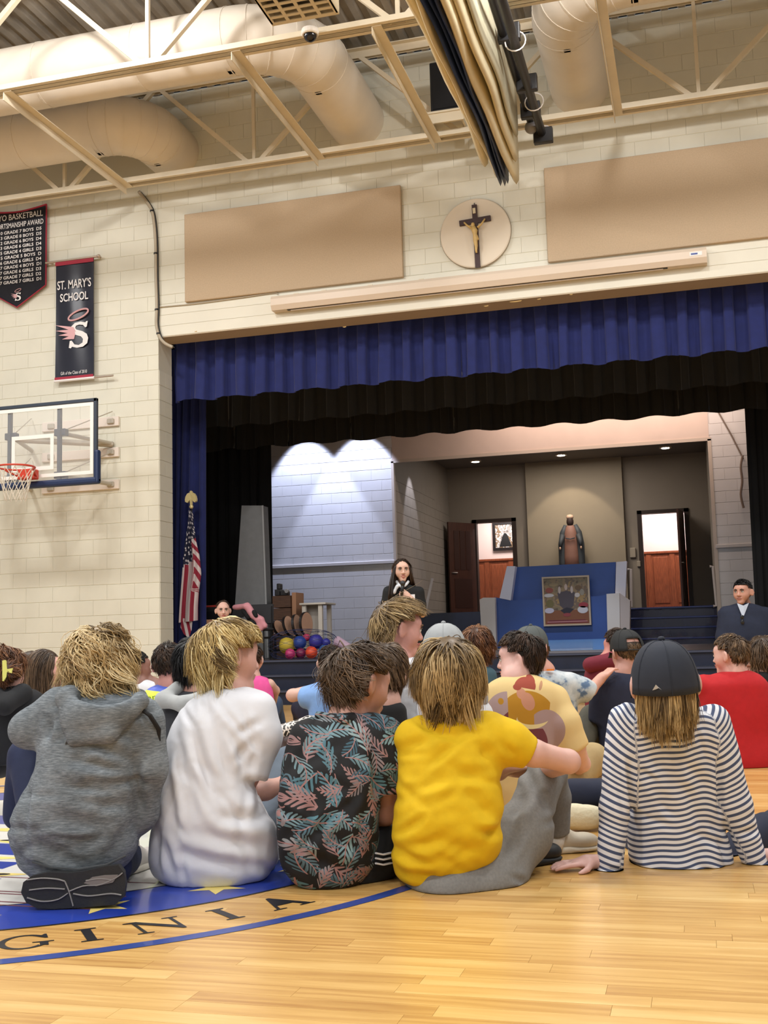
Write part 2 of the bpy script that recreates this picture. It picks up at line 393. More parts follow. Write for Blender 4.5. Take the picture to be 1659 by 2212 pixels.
lintel = lt.to('trim_1', mat('lintel_paint', '#e2decd', .5, var=.03, vscale=2), kind='structure', label='smooth cream lintel over the stage opening')
for z in (5.06, 5.21): MB().box((JX-.02, DW-.0165, z), (3.2, DW-.011, z+.004)).to('lintel_seam', m_mortar, lintel)
mch = mat('bare_plaster_chip', '#b99a62', .9)
for px, py, w, h in ((1100, 652, .16, .012), (1045, 661, .06, .01), (1160, 646, .05, .01), (740, 706, .05, .012), (420, 716, .04, .01), (1230, 636, .04, .01)):
    p = atY(px, py, DW-.013); MB().prism([(0, 0), (w, .004), (w*.9, -h*.7), (w*.45, -h), (w*.1, -h*.6)], lambda x, z: (p[0]+x, DW-.0135, p[2]+z), lambda x, z: (p[0]+x, DW-.012, p[2]+z)).to('paint_chip', mch, lintel)
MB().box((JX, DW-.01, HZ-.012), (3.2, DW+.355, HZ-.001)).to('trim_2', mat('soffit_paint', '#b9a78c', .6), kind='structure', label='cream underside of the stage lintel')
# ---- roof deck with flutes running away from the camera
V = []; F = []; xs = []; x = -12.
while x < 4.5: xs += [(x, 0), (x+.075, 0), (x+.1, .05), (x+.175, .05)]; x += .2
for (x, dz) in xs: V += [(x, 5.5, DECK+dz), (x, DW+.02, DECK+dz)]
F = [(2*i, 2*i+1, 2*i+3, 2*i+2) for i in range(len(xs)-1)]
ob('ceiling', V, F, mat('galvanised_deck', '#9a9184', .5, var=.18, vscale=2.5, metal=.15), kind='structure', label='fluted metal roof deck above the trusses', loc=(0, 9, DECK))
MB().box((-12, 5.4, DECK+.06), (4.5, DW+.1, DECK+.1)).to('roof_slab', m_black, kind='structure', label='solid roof slab over the metal deck')
# ---- trusses along the stage wall
def truss(label, Yt, zb, zt, nodes, x0, x1, vert=True, below=()):
    t = thing('roof_truss', label, 'roof truss', (0, Yt, zb), 'roof trusses')
    for s in (-1, 1):
        b = MB(); y = Yt+s*.035
        b.box((x0, y-.008*s, zb), (x1, y+.055*s, zb+.009)); b.box((x0, y-.004, zb), (x1, y+.004, zb+.09)); b.to('bottom_chord_angle', m_steel, t)
    b = MB(); b.box((x0, Yt-.1, zt), (x1, Yt+.1, zt+.012)); b.box((x0, Yt-.03, zt-.09), (x1, Yt-.02, zt)); b.box((x0, Yt+.02, zt-.09), (x1, Yt+.03, zt)); b.to('top_chord', m_steel, t)
    for k, xn in enumerate(nodes):
        if vert: MB().bar((xn, Yt, zb+.03), (xn, Yt, zt-.02), .04).to('web_post', m_steel, t)
        for s in (-1, 1):
            xt = xn+s*(nodes[1]-nodes[0])/2
            MB().bar((xn+s*.06, Yt, zb+.04), (xt-s*.05, Yt, zt-.05), .055).to('web_diagonal', m_steel, t)
    return t
YA, ZA = 12.9, 6.872; YB = 10.24
truss('cream steel roof truss closest to the stage wall', YA, ZA, 8.17, (-10.62, -7.88, -5.14, -2.39, .36, 3.1), -12, 4)
truss('cream steel roof truss nearer the camera with the dome camera under it', YB, ZA, 8.17, (-8.0, -5.27, -2.53, .21, 2.95), -12, 4, vert=True)
for k, x in enumerate((-6.94, -4.25, -2.74, -.555)):
    t = thing('bridging_bar', ('cream bridging angle between the trusses, furthest left', 'cream bridging angle under the big round duct elbow', 'cream bridging angle beside the black loudspeaker', 'cream bridging angle in front of the right duct elbow')[k], 'steel bar', (x, (YA+YB)/2, ZA), 'bridging bars between the trusses')
    b = MB(); b.box((x-.05, YB-.05, ZA-.012), (x+.05, YA+.05, ZA-.002)); b.box((x-.05, YB-.05, ZA-.1), (x-.042, YA+.05, ZA-.01)); b.to('angle', m_steel, t)
# ---- round ducts
m_duct = mat('cream_painted_duct', '#e2d8c8', .55, var=.04, vscale=3, bump=.1, bscale=12, bdist=.006)
def duct(label, Yr, z, xe, xfar, R=.75, r=.365):
    t = thing('air_duct', label, 'air duct', (xe, Yr, z-r), 'round air ducts')
    s = 1 if xfar > xe else -1
    run = [(xfar, Yr, z), (xe+s*(R-.02), Yr, z)]
    MB().tube(run, r, 32, caps=False).to('straight_duct', m_duct, t, smooth=True)
    P = [(xe+s*R-s*R*math.sin(a), Yr+R-R*math.cos(a), z) for a in np.linspace(0, math.pi/2, 7)]
    Pe = [(xe+s*(R+.05), Yr, z)]+[(xe+s*R-s*R*math.sin(a), Yr+R-R*math.cos(a), z) for a in np.linspace(0, math.pi/2, 19)]+[(xe, Yr+R+.05, z)]
    el = MB(); el.tube(Pe, r, 32, caps=False); e = el.to('elbow', m_duct, t, smooth=True)
    for k, p in enumerate(P):
        a = math.pi/2*k/6; d = np.array((-s*math.cos(a), math.sin(a), 0))
        MB().tube([np.array(p)-d*.006, np.array(p)+d*.006], r+.006, 32, caps=True).to('seam_ring', m_duct, e, smooth=False)
    MB().tube([(xe, Yr+R-.02, z), (xe, DW-.006, z)], r, 32, caps=False).to('wall_collar', m_duct, t, smooth=True)
    x = xe+s*(R+1.1)
    while abs(x-xe) < abs(xfar-xe)-.4:
        MB().tube([(x-.012, Yr, z), (x+.012, Yr, z)], r+.005, 32).to('seam_ring', m_duct, t); x += s*1.25
    return t
duct('round cream duct with segmented elbow left of the loudspeaker', 11.06, 7.5, -3.9, -11.6)
duct('dull round duct bending into the wall above the pennant banner', 12.36, 7.45, -6.5, -11.6, R=.52, r=.365)
duct('round cream duct turning to the wall right of the folded curtain', 11.06, 7.52, -1.02, 4.2)
# ================================================================== ON THE STAGE WALL
m_panel = mat('tan_acoustic_fabric', '#bea88c', .95, var=.05, vscale=60, bump=.3, bscale=500, bdist=.001)
for (x0, x1, z0, z1), lb in ((PANL, 'tan fabric acoustic panel left of the crucifix'), (PANR, 'tan fabric acoustic panel right of the crucifix')):
    MB().box((x0, DW-.065, z0), (x1, DW-.007, z1), .012).to('acoustic_panel', m_panel, label=lb, cat='wall panel', group='acoustic wall panels')
dc = atY(1027.5, 504.5, DW-.03); R = .444
t = thing('wall_medallion', 'round cream wooden disc on the wall behind the crucifix', 'wall disc', (dc[0], DW-.03, dc[2]-R))
MB().lathe([(R-.012, -.03), (R, -.022), (R, -.007+.03), (R, .023)], (dc[0], DW-.03, dc[2]), 64, 'y').to('disc', mat('cream_disc', '#ddd0bb', .5), t, smooth=False)
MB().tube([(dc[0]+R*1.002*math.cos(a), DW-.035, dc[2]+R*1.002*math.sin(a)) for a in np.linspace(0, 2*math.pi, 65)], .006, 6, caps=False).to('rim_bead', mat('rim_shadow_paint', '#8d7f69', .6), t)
m_cross = mat('dark_walnut', '#3a1f1c', .45, var=.25, vscale=14, sc3=(6, 6, 1)); m_ivory = mat('ivory_corpus', '#cfae6c', .45, var=.08, vscale=40)
cr = thing('crucifix', 'dark wooden crucifix with ivory figure on the round disc', 'crucifix', (dc[0], DW-.08, atY(1032, 578, DW-.08)[2]))
YC = DW-.072
def cw(px, py, dy=0.): return atY(px, py, YC+dy)
a, b = cw(1024.6, 443), cw(1032.6, 578); MB().bar(a, b, .063, .034, up=(0, -1, 0)).to('upright', m_cross, cr)
a, b = cw(992.7, 483.4), cw(1060.2, 471.3); MB().bar(a, b, .066, .036, up=(0, -1, 0)).to('crossbeam', m_cross, cr)
a, b = cw(1023.6, 449.5, -.02), cw(1024.6, 461, -.02); MB().bar(a, b, .035, .01, up=(0, -1, 0)).to('title_scroll', mat('parchment', '#d8c9a8', .6), cr)
MB().tube([cw(1024.5, 443), cw(1024.5, 438.5)], .005, 6).to('hanging_eye', m_black, cr)
fg = MB(); d = -.045
fg.tube([cw(1002.5, 480.5, d), cw(1009, 487, d), cw(1019, 493, d)], [.010, .012, .017], 8); fg.tube([cw(1047.5, 472.5, d), cw(1040, 484, d), cw(1031.5, 491.5, d)], [.010, .012, .017], 8)
fg.tube([cw(1022, 491, d), cw(1025.5, 499, d-.01), cw(1026, 506, d), cw(1027.5, 512, d-.01), cw(1027, 521, d), cw(1028.5, 531, d-.02), cw(1028.5, 541, d), cw(1029.5, 546, d)], [.032, .036, .026, .033, .026, .02, .014, .012], 10)
fg.ball(cw(1021.5, 486, d-.01), .03, 10, (.8, .9, 1.1)); fg.tube([cw(1027, 513, d-.01), cw(1034, 517, d)], [.03, .012], 8)
fg.to('corpus', m_ivory, cr, smooth=True)
# projection screen housing
sx0, sx1, sz0, sz1 = -5.075, .348, 5.065, 5.268
sc = thing('projection_screen', 'long cream roll-down screen housing above the blue valance', 'screen housing', ((sx0+sx1)/2, DW-.1, sz0))
prof = [(-.012, sz1), (-.15, sz1-.02), (-.175, sz1-.06), (-.175, sz0+.06), (-.14, sz0), (-.012, sz0)]
m_scr = mat('cream_enamel', '#d9c8b4', .4)
b = MB(); b.prism(prof, lambda y, z: (sx0, DW+y, z), lambda y, z: (sx1, DW+y, z)); b.to('case', m_scr, sc)
MB().box((sx0+.2, DW-.12, sz0-.004), (sx1-.45, DW-.07, sz0+.006)).to('slot', m_black, sc)
MB().box((sx0+.25, DW-.105, sz0-.016), (sx1-.5, DW-.085, sz0-.003)).to('bottom_rail', m_scr, sc)
p = atY(1503, 548, DW-.17); MB().box((p[0]-.07, DW-.178, p[2]-.025), (p[0]+.07, DW-.174, p[2]+.022)).to('name_plate', mat('plate_white', '#e8e6e2', .4), sc); MB().box((p[0]-.055, DW-.18, p[2]-.012), (p[0]+.02, DW-.1775, p[2]+.008)).to('plate_mark', mat('plate_blue', '#31478f', .4), sc)
for px in (640, 700, 800, 910): p = atY(px, 636-(px-592)*.1125, DW-.01); MB().box((p[0]-.03, DW-.03, 5.27), (p[0]+.03, DW-.008, 5.30)).to('bracket', m_steel, sc)
# banners
m_vinyl = mat('navy_vinyl', '#20222f', .35, var=.12, vscale=5); m_red = mat('crimson_cloth', '#a3243b', .6); m_print = mat('white_print', '#ece8e6', .6); m_pink = mat('pink_print', '#d9a9ac', .6)
m_rod = mat('brushed_rod', '#b9a99a', .35, metal=.6); m_navyfelt = mat('black_felt', '#1d1e26', .9, var=.1, vscale=30)
def sheet(name, x0, x1, z0, z1, Y, m, parent, fn=lambda u, v: 0., nx=24, nz=20):
    V = [(x0+(x1-x0)*i/nx, Y+fn(i/nx, j/nz), z0+(z1-z0)*j/nz) for j in range(nz+1) for i in range(nx+1)]
    F = [(j*(nx+1)+i, j*(nx+1)+i+1, (j+1)*(nx+1)+i+1, (j+1)*(nx+1)+i) for j in range(nz) for i in range(nx)]
    return ob(name, V, F, m, parent, smooth=True)
def flat_text(s, x, z, h, Y, m, parent, name='lettering', w=None, split=False, **kw):
    """flat print on a wall facing the hall; h = letter height, w = width to fill"""
    V, F = text_mesh(s, 1.0, **kw); xs = [v[0] for v in V]; ys = [v[1] for v in V]
    sz = h/max(.01, max(ys)-min(ys)); sx = sz if w is None else w/(max(xs)-min(xs)); mx = (max(xs)+min(xs))/2
    W3 = [(x+(vx-mx)*sx, Y, z+(vy-min(ys))*sz) for vx, vy in V]
    if not split: return ob(name, W3, F, m, parent, kind='stuff')
    lab = list(range(len(V)))
    def fnd(i):
        while lab[i] != i: lab[i] = lab[lab[i]]; i = lab[i]
        return i
    for f in F:
        for q in f[1:]: lab[fnd(q)] = fnd(f[0])
    for r in sorted({fnd(f[0]) for f in F}):
        fs = [f for f in F if fnd(f[0]) == r]; ids = sorted({i for f in fs for i in f}); mp = {i: k for k, i in enumerate(ids)}
        ob('letter', [W3[i] for i in ids], [tuple(mp[i] for i in f) for f in fs], m, parent)
def winged_s(parent, x, z, s, Y, wing=True):
    """white block S with a wing and a halo above it"""
    outer = [(.36, .78), (.40, 1.0), (.33, .99), (.30, .95), (.1, 1.0), (-.15, .97), (-.31, .84), (-.32, .66), (-.2, .54), (.12, .42), (.2, .32), (.18, .18), (.02, .1), (-.16, .14), (-.28, .30), (-.36, .29), (-.40, .03), (-.32, .0), (-.26, .06), (-.05, .0), (.2, .02), (.38, .14), (.42, .34), (.36, .5), (.18, .62), (-.08, .71), (-.13, .78), (-.1, .86), (.04, .89), (.2, .86), (.29, .76)]
    MB().add([(x+a*s, Y, z+b*s) for a, b in outer], [tuple(range(len(outer)))]).to('letter_s', m_print, parent)
    el = [(x+(.0+.42*math.cos(a))*s, z+(1.28+.16*math.sin(a)+.12*math.cos(a))*s) for a in np.linspace(0, 2*math.pi, 33)]
    MB().tube([(p, Y-.001, q) for p, q in el], .035*s, 5, caps=False).to('halo', m_pink, parent)
    if wing:
        for k, (ang, L) in enumerate(((28, .95), (14, .85), (2, .7), (-12, .55))):
            a = math.radians(180-ang); q = [(-.15+L*math.cos(a)*f - .06*w*math.sin(a)*(1-f)*2, .72-.09*k+L*math.sin(a)*f*.55+.10*w*(1-f*.9)) for w, f in ((-1, 0), (-1, .5), (0, 1), (1, .55), (1, 0))]
            MB().add([(x+u*s, Y-.001-.0003*k, z+v*s) for u, v in q], [(0, 1, 2, 3, 4)]).to('wing_feather', m_pink, parent)
bn = thing('school_banner', 'narrow navy banner reading ST. MARYS SCHOOL above the backboard', 'banner', (-7.965, DW-.08, 4.40))
YN = DW-.09
sheet('cloth', -8.262, -7.672, 4.44, 6.10, YN, m_vinyl, bn, lambda u, v: .012*math.sin(u*9+v*2)*(.3+.7*math.sin(v*3.1)), 30, 30)
for z0, z1 in ((4.44, 4.475), (6.045, 6.10)): sheet('red_band', -8.262, -7.672, z0, z1, YN-.014, m_red, bn, nx=6, nz=2)
flat_text("ST. MARY\u2019S", -7.967, 5.70, .125, YN-.016, m_print, bn, w=.52, bold=.012, split=True); flat_text('SCHOOL', -7.967, 5.525, .115, YN-.016, m_print, bn, w=.43, bold=.012, split=True)
winged_s(bn, -7.90, 4.86, .36, YN-.016); flat_text('Gift of the Class of 2010', -7.967, 4.50, .045, YN-.016, m_print, bn, w=.40)
MB().tube([(-8.42, YN, 6.115), (-7.61, YN, 6.115)], .016, 8).to('top_rod', m_rod, bn); MB().ball((-7.60, YN, 6.115), .027, 10).to('rod_end', m_rod, bn)
MB().tube([(-8.27, YN, 4.428), (-7.66, YN, 4.428)], .02, 8).to('bottom_sleeve', m_print, bn); MB().tube([(-7.66, YN, 4.43), (-7.38, YN, 4.43)], .014, 8).to('bottom_rod', m_rod, bn)
for x in (-8.36, -7.62): MB().bar((x, YN, 6.11), (x, DW-.005, 6.13), .02).to('wall_bracket', m_rod, bn)
pn = thing('pennant_banner', 'black pointed pennant listing basketball sportsmanship awards at the left edge', 'banner', (-8.88, DW-.06, 5.53))
YP = DW-.05; x0, x1 = -9.34, -8.43
def top(u): return 6.955+.05*(abs(2*u-1))**1.6-.03
nx = 32; V = []; Fq = []
for i in range(nx+1):
    u = i/nx; zb = 5.54+.27*abs(2*u-1)
    for j in range(13):
        v = j/12; V.append((x0+(x1-x0)*u, YP-.012*math.sin(u*8)*(v), zb+(top(u)-zb)*v))
Fq = [(i*13+j, (i+1)*13+j, (i+1)*13+j+1, i*13+j+1) for i in range(nx) for j in range(12)]
ob('cloth', V, Fq, m_navyfelt, pn, smooth=True)
edge = [(x0, YP-.014, 5.81), ((x0+x1)/2, YP-.014, 5.54), (x1, YP-.014, 5.81), (x1, YP-.014, top(1))]
MB().tube(edge, .014, 6, squash=.6).to('red_border', m_red, pn)
MB().tube([(x0+(x1-x0)*k/16, YP-.014, top(k/16)) for k in range(17)], .012, 6).to('red_top_border', m_red, pn)
flat_text('CYO BASKETBALL', -8.875, 6.815, .085, YP-.018, m_print, pn, w=.78, bold=.01, split=True); flat_text('SPORTSMANSHIP AWARD', -8.875, 6.70, .075, YP-.018, m_print, pn, w=.80, bold=.008)
rows = ['2010 GRADE 7 BOYS  D5', '2013 GRADE 8 BOYS  D5', '2012 GRADE 6 BOYS  D4', '2013 GRADE 6 GIRLS  D4', '2015 GRADE 4 GIRLS  D3', '2015 GRADE 5 BOYS  D', '2016 GRADE 6 GIRLS  D4', '2017 GRADE 4 BOYS  D1', '2017 GRADE 6 GIRLS  D3', '2017 GRADE 7 GIRLS  D2', '2017 GRADE 7 GIRLS  D1']
for k, s in enumerate(rows): flat_text(s, -8.885, 6.615-.0725*k, .047, YP-.018, m_print, pn, w=.76, bold=.018)
winged_s(pn, -8.87, 5.635, .115, YP-.018)
# ---- basketball backboard
BY = 12.45; bxr = -7.125; bxl = bxr-1.83; bzt, bzb = 3.925, 2.865
bk = thing('basketball_backboard', 'glass basketball backboard with navy padding on the left wall', 'backboard', ((bxl+bxr)/2, BY, bzb))
m_navy = mat('navy_pad', '#1d2f55', .5); m_frame = mat('slate_frame', '#39424f', .4); m_line = mat('white_line', '#f0eee8', .5)
gl = mat('clear_glass', '#ffffff', .02, alpha=.10)
MB().box((bxl+.03, BY-.006, bzb+.03), (bxr-.03, BY+.006, bzt-.03)).to('glass_pane', gl, bk)
for nm, a, b in (('frame_rail', (bxl, BY-.02, bzt-.045), (bxr, BY+.03, bzt)), ('frame_stile', (bxr-.045, BY-.02, bzb), (bxr, BY+.03, bzt)), ('frame_stile', (bxl, BY-.02, bzb), (bxl+.045, BY+.03, bzt)), ('frame_rail', (bxl, BY-.02, bzb), (bxr, BY+.03, bzb+.045))):
    MB().box(a, b, .006).to(nm, m_frame, bk)
def frame_line(name, xa, xb, za, zb, w):
    b = MB(); y0, y1 = BY-.012, BY-.008
    b.box((xa, y0, zb-w), (xb, y1, zb)); b.box((xa, y0, za), (xb, y1, za+w)); b.box((xa, y0, za+w), (xa+w, y1, zb-w)); b.box((xb-w, y0, za+w), (xb, y1, zb-w)); return b.to(name, m_line, bk)
frame_line('white_border', bxl+.05, bxr-.05, bzb+.095, bzt-.05, .045)
bcx = (bxl+bxr)/2; frame_line('target_square', bcx-.305, bcx+.305, bzb+.19, bzb+.65, .05)
b = MB(); b.box((bxl-.03, BY-.045, bzb-.035), (bxr+.035, BY+.05, bzb+.055), .03); b.to('bottom_pad', m_navy, bk)
for x in (bxl-.035, bxr-.03): MB().box((x, BY-.045, bzb-.03), (x+.065, BY+.05, bzb+.40), .03).to('corner_pad', m_navy, bk)
for x in (bcx-.36, bcx+.36): MB().box((x-.022, BY+.012, bzb+.03), (x+.022, BY+.06, bzt-.03)).to('back_bar', m_frame, bk)
m_arm = mat('grey_arm_paint', '#b5ad9e', .45, metal=.2)
for z in (2.98, 3.53):
    for s in (-1, 1):
        MB().box((bcx+s*.36-.08, BY+.03, z-.04), (bcx+s*.36+.08, BY+.12, z+.05), .006).to('hinge_bracket', m_frame, bk)
        MB().tube([(bcx+s*.36, BY+.1, z), (bcx+s*.62, DW-.03, z-.02)], .028, 10).to('support_arm', m_arm, bk)
        MB().tube([(bcx+s*.36, BY+.1, z+.03), (bcx+s*.62, DW-.04, z+.42)], .007, 6).to('tie_rod', m_arm, bk)
MB().tube([(bcx-.3, BY+.12, 3.50), (bcx+.62, DW-.04, 3.50)], .04, 12).to('main_tube', m_arm, bk)
for z in (3.82, 3.40, 2.965):
    q0 = atY(91, 1000, DW-.03)[0]; q1 = atY(257, 1000, DW-.03)[0]
    MB().box((q0, DW-.045, z-.07), (q1, DW-.007, z+.06), .006).to('mounting_board', mat('white_board', '#e4d8cc', .5), bk)
    for x in (q0+.1, q1-.16): MB().box((x, DW-.075, z-.04), (x+.1, DW-.044, z+.03), .008).to('mounting_clamp', m_arm, bk)
hp = thing('basketball_hoop', 'orange basketball rim with white net on the glass backboard', 'basketball hoop', (bcx, BY-.4, 2.6))
m_or = mat('orange_rim', '#c9402c', .4); HC = np.array((bcx, BY-.37, 3.05)); HR = .228
MB().tube([HC+HR*np.array((math.cos(a), math.sin(a), 0)) for a in np.linspace(0, 2*math.pi, 41)], .012, 8, caps=False).to('rim', m_or, hp, smooth=True)
MB().box((bcx-.12, BY-.17, 2.93), (bcx+.12, BY-.045, 3.055), .01).to('rim_bracket', m_or, hp)
for s in (-1, 1): MB().tube([(bcx+s*.1, BY-.06, 2.95), HC+np.array((s*.2, .06, -.012))], .012, 6).to('rim_strut', m_or, hp)
net = MB()
for k in range(12):
    for s in (-1, 1):
        P = []
        for i in range(13):
            f = i/12; a = 2*math.pi*k/12+s*f*1.05; r = HR*(1-.45*f**.7); P.append(HC+np.array((r*math.cos(a), r*math.sin(a), -.02-.40*f)))
        net.tube(P, .005, 4, caps=False)
net.to('net', mat('net_cord', '#ddd5c6', .8), hp)
# conduit down the wall beside the stage opening
m_cord = mat('grey_conduit', '#b1a590', .5)
P = [atY(*q, DW-.04) for q in ((300, 414), (318, 437), (330, 462), (336, 520), (337, 600), (339, 660), (338, 700), (345, 727), (356, 741), (373, 750))]
t = thing('wall_cable', 'bundled cable taped down the wall beside the stage opening', 'cable', P[-1])
def smoothp(P, n=60):
    P = np.array(P); u = np.linspace(0, len(P)-1, n); out = []
    for x in u:
        i = min(int(x), len(P)-2); f = x-i; p0, p1, p2, p3 = P[max(i-1, 0)], P[i], P[i+1], P[min(i+2, len(P)-1)]
        out.append(.5*((2*p1)+(-p0+p2)*f+(2*p0-5*p1+4*p2-p3)*f*f+(-p0+3*p1-3*p2+p3)*f**3))
    return np.array(out)
sp = smoothp(P); MB().tube(sp, .022, 8).to('conduit', m_cord, t, smooth=True); MB().tube(sp+np.array((.03, 0, -.01)), .009, 6).to('thin_wire', m_black, t, smooth=True)
for i in (12, 22, 34, 44): MB().tube([sp[i]-np.array((0, 0, .01)), sp[i]+np.array((0, 0, .01))], .03, 8).to('cable_clip', m_black, t)
P = [atY(*q, DW-.03) for q in ((345, 663), (380, 660), (430, 655), (520, 643), (590, 633), (600, 636))]
MB().tube(smoothp(P, 24), .007, 6).to('screen_wire', m_cord, label='thin wire running from the cable bundle to the screen housing', cat='wire')
# dome camera, heater box, loudspeaker
p = atY(671, 60, YB-.07)
t = thing('dome_camera', 'white security camera with black dome under the near truss', 'camera', (p[0], YB-.09, ZA-.12))
cc = (p[0], YB-.09, ZA-.01); MB().lathe([(.085, .06), (.09, .04), (.09, .01), (.08, 0.)][::-1], cc, 20).to('housing', mat('camera_white', '#e6e0d6', .4), t, smooth=False)
MB().ball((cc[0], cc[1], cc[2]+.0), .068, 16).to('dome', mat('smoked_dome', '#16161c', .1), t, smooth=True)
m_cage = mat('cream_cage', '#d8cbb0', .5); Yh0, Yh1 = 8.6, 9.5; hz = 6.65
hx0, hx1 = -3.57, -2.94
t = thing('heater_cage', 'cream slotted metal cage box hanging above the near truss', 'metal cage', ((hx0+hx1)/2, (Yh0+Yh1)/2, hz))
b = MB(); nxs, nys = 4, 9
for i in range(nxs+1): x = hx0+(hx1-hx0)*i/nxs; b.box((x-.017, Yh0, hz), (x+.017, Yh1, hz+.012))
for j in range(nys+1): y = Yh0+(Yh1-Yh0)*j/nys; b.box((hx0, y-.018, hz+.0005), (hx1, y+.018, hz+.011))
b.to('bottom_grille', m_cage, t)
b = MB(); b.box((hx0-.02, Yh0-.03, hz), (hx0, Yh1+.03, hz+.45)); b.box((hx1, Yh0-.03, hz), (hx1+.02, Yh1+.03, hz+.45)); b.box((hx0, Yh1+.01, hz), (hx1, Yh1+.03, hz+.45)); b.box((hx0, Yh0-.03, hz), (hx1, Yh0-.01, hz+.45)); b.to('cage_side', m_cage, t)
MB().box((hx0+.04, Yh0+.05, hz+.06), (hx1-.06, Yh1-.08, hz+.42), .02).to('unit', mat('dark_unit', '#2e2a26', .6), t)
for x in (hx0+.05, hx1-.05): MB().tube([(x, (Yh0+Yh1)/2, hz+.45), (x, (Yh0+Yh1)/2, DECK+.02)], .012, 6).to('hanger', m_steel, t)
a, c2 = atY(927, 136, 12.72), atY(985, 235, 12.72)
t = thing('wall_loudspeaker', 'black box loudspeaker on a cream shelf between duct and curtain', 'loudspeaker', ((a[0]+c2[0])/2+.06, 12.9, c2[2]))
MB().box((a[0], 12.72, c2[2]), (c2[0]+.12, 13.1, a[2]), .012).to('cabinet', m_black, t); MB().box((a[0]+.03, 12.708, c2[2]+.03), (c2[0]+.09, 12.722, a[2]-.03)).to('grille', mat('speaker_cloth', '#161618', .95), t)
a = atY(919, 244, 12.66); b2 = atY(1003, 297, 12.66)
t = thing('speaker_shelf', 'cream box shelf holding the black loudspeaker on the truss', 'shelf', ((a[0]+b2[0])/2, 12.9, ZA+.09))
MB().box((a[0], 12.64, a[2]-.03), (b2[0], 13.14, a[2]-.005)).to('shelf_board', m_cage, t); MB().box((a[0]+.03, 12.66, ZA+.095), (b2[0], 12.69, a[2]-.03)).to('front_board', m_cage, t)
for x in (a[0]+.03, b2[0]-.03): MB().box((x, 12.69, ZA+.095), (x+.02, 13.12, a[2]-.03)).to('side_board', m_cage, t)
# folded divider curtain along the ceiling
dv = thing('divider_curtain', 'folded cream and navy divider curtain hanging below the trusses', 'curtain', (-1.85, 9.5, 6.1))
m_cream = mat('cream_curtain_vinyl', '#e6d9b4', .45, var=.06, vscale=4, bump=.2, bscale=7, bdist=.01); m_navyc = mat('navy_curtain_vinyl', '#253459', .45, var=.12, vscale=4)
def fold(name, x, w, zb, zt, ye, m, dip=0., seed=0):
    n = 28; V = []; prof = [(-.5, 1), (-.5, .25), (-.42, .06), (0, 0), (.42, .06), (.5, .25), (.5, 1)]; k = len(prof); rg = random.Random(seed); ph = rg.random()*6
    for i in range(n+1):
        f = i/n; y = 6.0+(ye-6.0)*f; wob = .018*math.sin(f*9+ph)+.01*math.sin(f*23+2*ph); z0 = zb+.015*math.sin(f*14+ph)-dip*max(0, f-.86)/.14
        for a, h in prof: V.append((x+wob+a*w, y, z0+(zt-z0)*h))
    F = [(i*k+j, (i+1)*k+j, (i+1)*k+j+1, i*k+j+1) for i in range(n) for j in range(k-1)]+[tuple(range(k)), tuple(n*k+j for j in range(k))[::-1]]
    ob(name, V, F, m, dv, smooth=True)
fold('cream_fold', -2.055, .09, 6.20, 6.86, 12.35, m_cream, .02, 1); fold('cream_fold', -1.985, .06, 6.14, 6.86, 12.55, m_cream, .02, 2)
fold('navy_fold', -1.925, .045, 6.10, 6.86, 12.6, m_navyc, .06, 3); fold('navy_fold', -1.875, .04, 6.13, 6.86, 12.6, m_navyc, .1, 4); fold('navy_fold', -1.835, .035, 6.10, 6.86, 12.55, m_navyc, .05, 5)
fold('cream_fold', -1.775, .08, 6.10, 6.86, 12.62, m_cream, .05, 6); fold('cream_fold', -1.69, .07, 6.16, 6.86, 12.25, m_cream, .0, 7); fold('cream_fold', -1.62, .05, 6.28, 6.86, 11.9, mat('grey_curtain_vinyl', '#c9c2a6', .5, var=.08, vscale=5), .0, 8)
MB().box((-2.1, 6.0, 6.84), (-1.58, 12.5, 6.89)).to('head_rail', m_steel, dv)
m_pipe = mat('black_pipe', '#232224', .45)
pp = thing('curtain_winch_pipe', 'black steel drive pipe clamped beside the folded curtain', 'pipe', (-1.45, 9.5, 6.4))
for x, z, y1 in ((-1.47, 6.62, 12.3), (-1.36, 6.50, 12.5)):
    MB().tube([(x, 6.0, z), (x-.03, y1, z-.02)], .045, 12).to('pipe', m_pipe, pp, smooth=True)
for x, y, z in ((-1.42, 8.9, 6.6), (-1.44, 10.3, 6.62), (-1.40, 11.2, 6.54), (-1.46, 11.9, 6.58), (-1.38, 12.32, 6.46)):
    MB().box((x-.11, y-.03, z-.09), (x+.11, y+.05, z+.09), .012).to('clamp', m_pipe, pp)
for y in (8.9, 10.3, 11.6, 12.42): MB().tube([(-1.38+.1*math.cos(a), y, 6.52+.1*math.sin(a)) for a in np.linspace(0, 2*math.pi, 17)], .007, 5).to('wire_loop', m_print, pp)
MB().ball((-1.5, 12.22, 6.53), .075, 14).to('motor_cap', mat('grey_plastic', '#8b8b90', .4), pp, smooth=True)
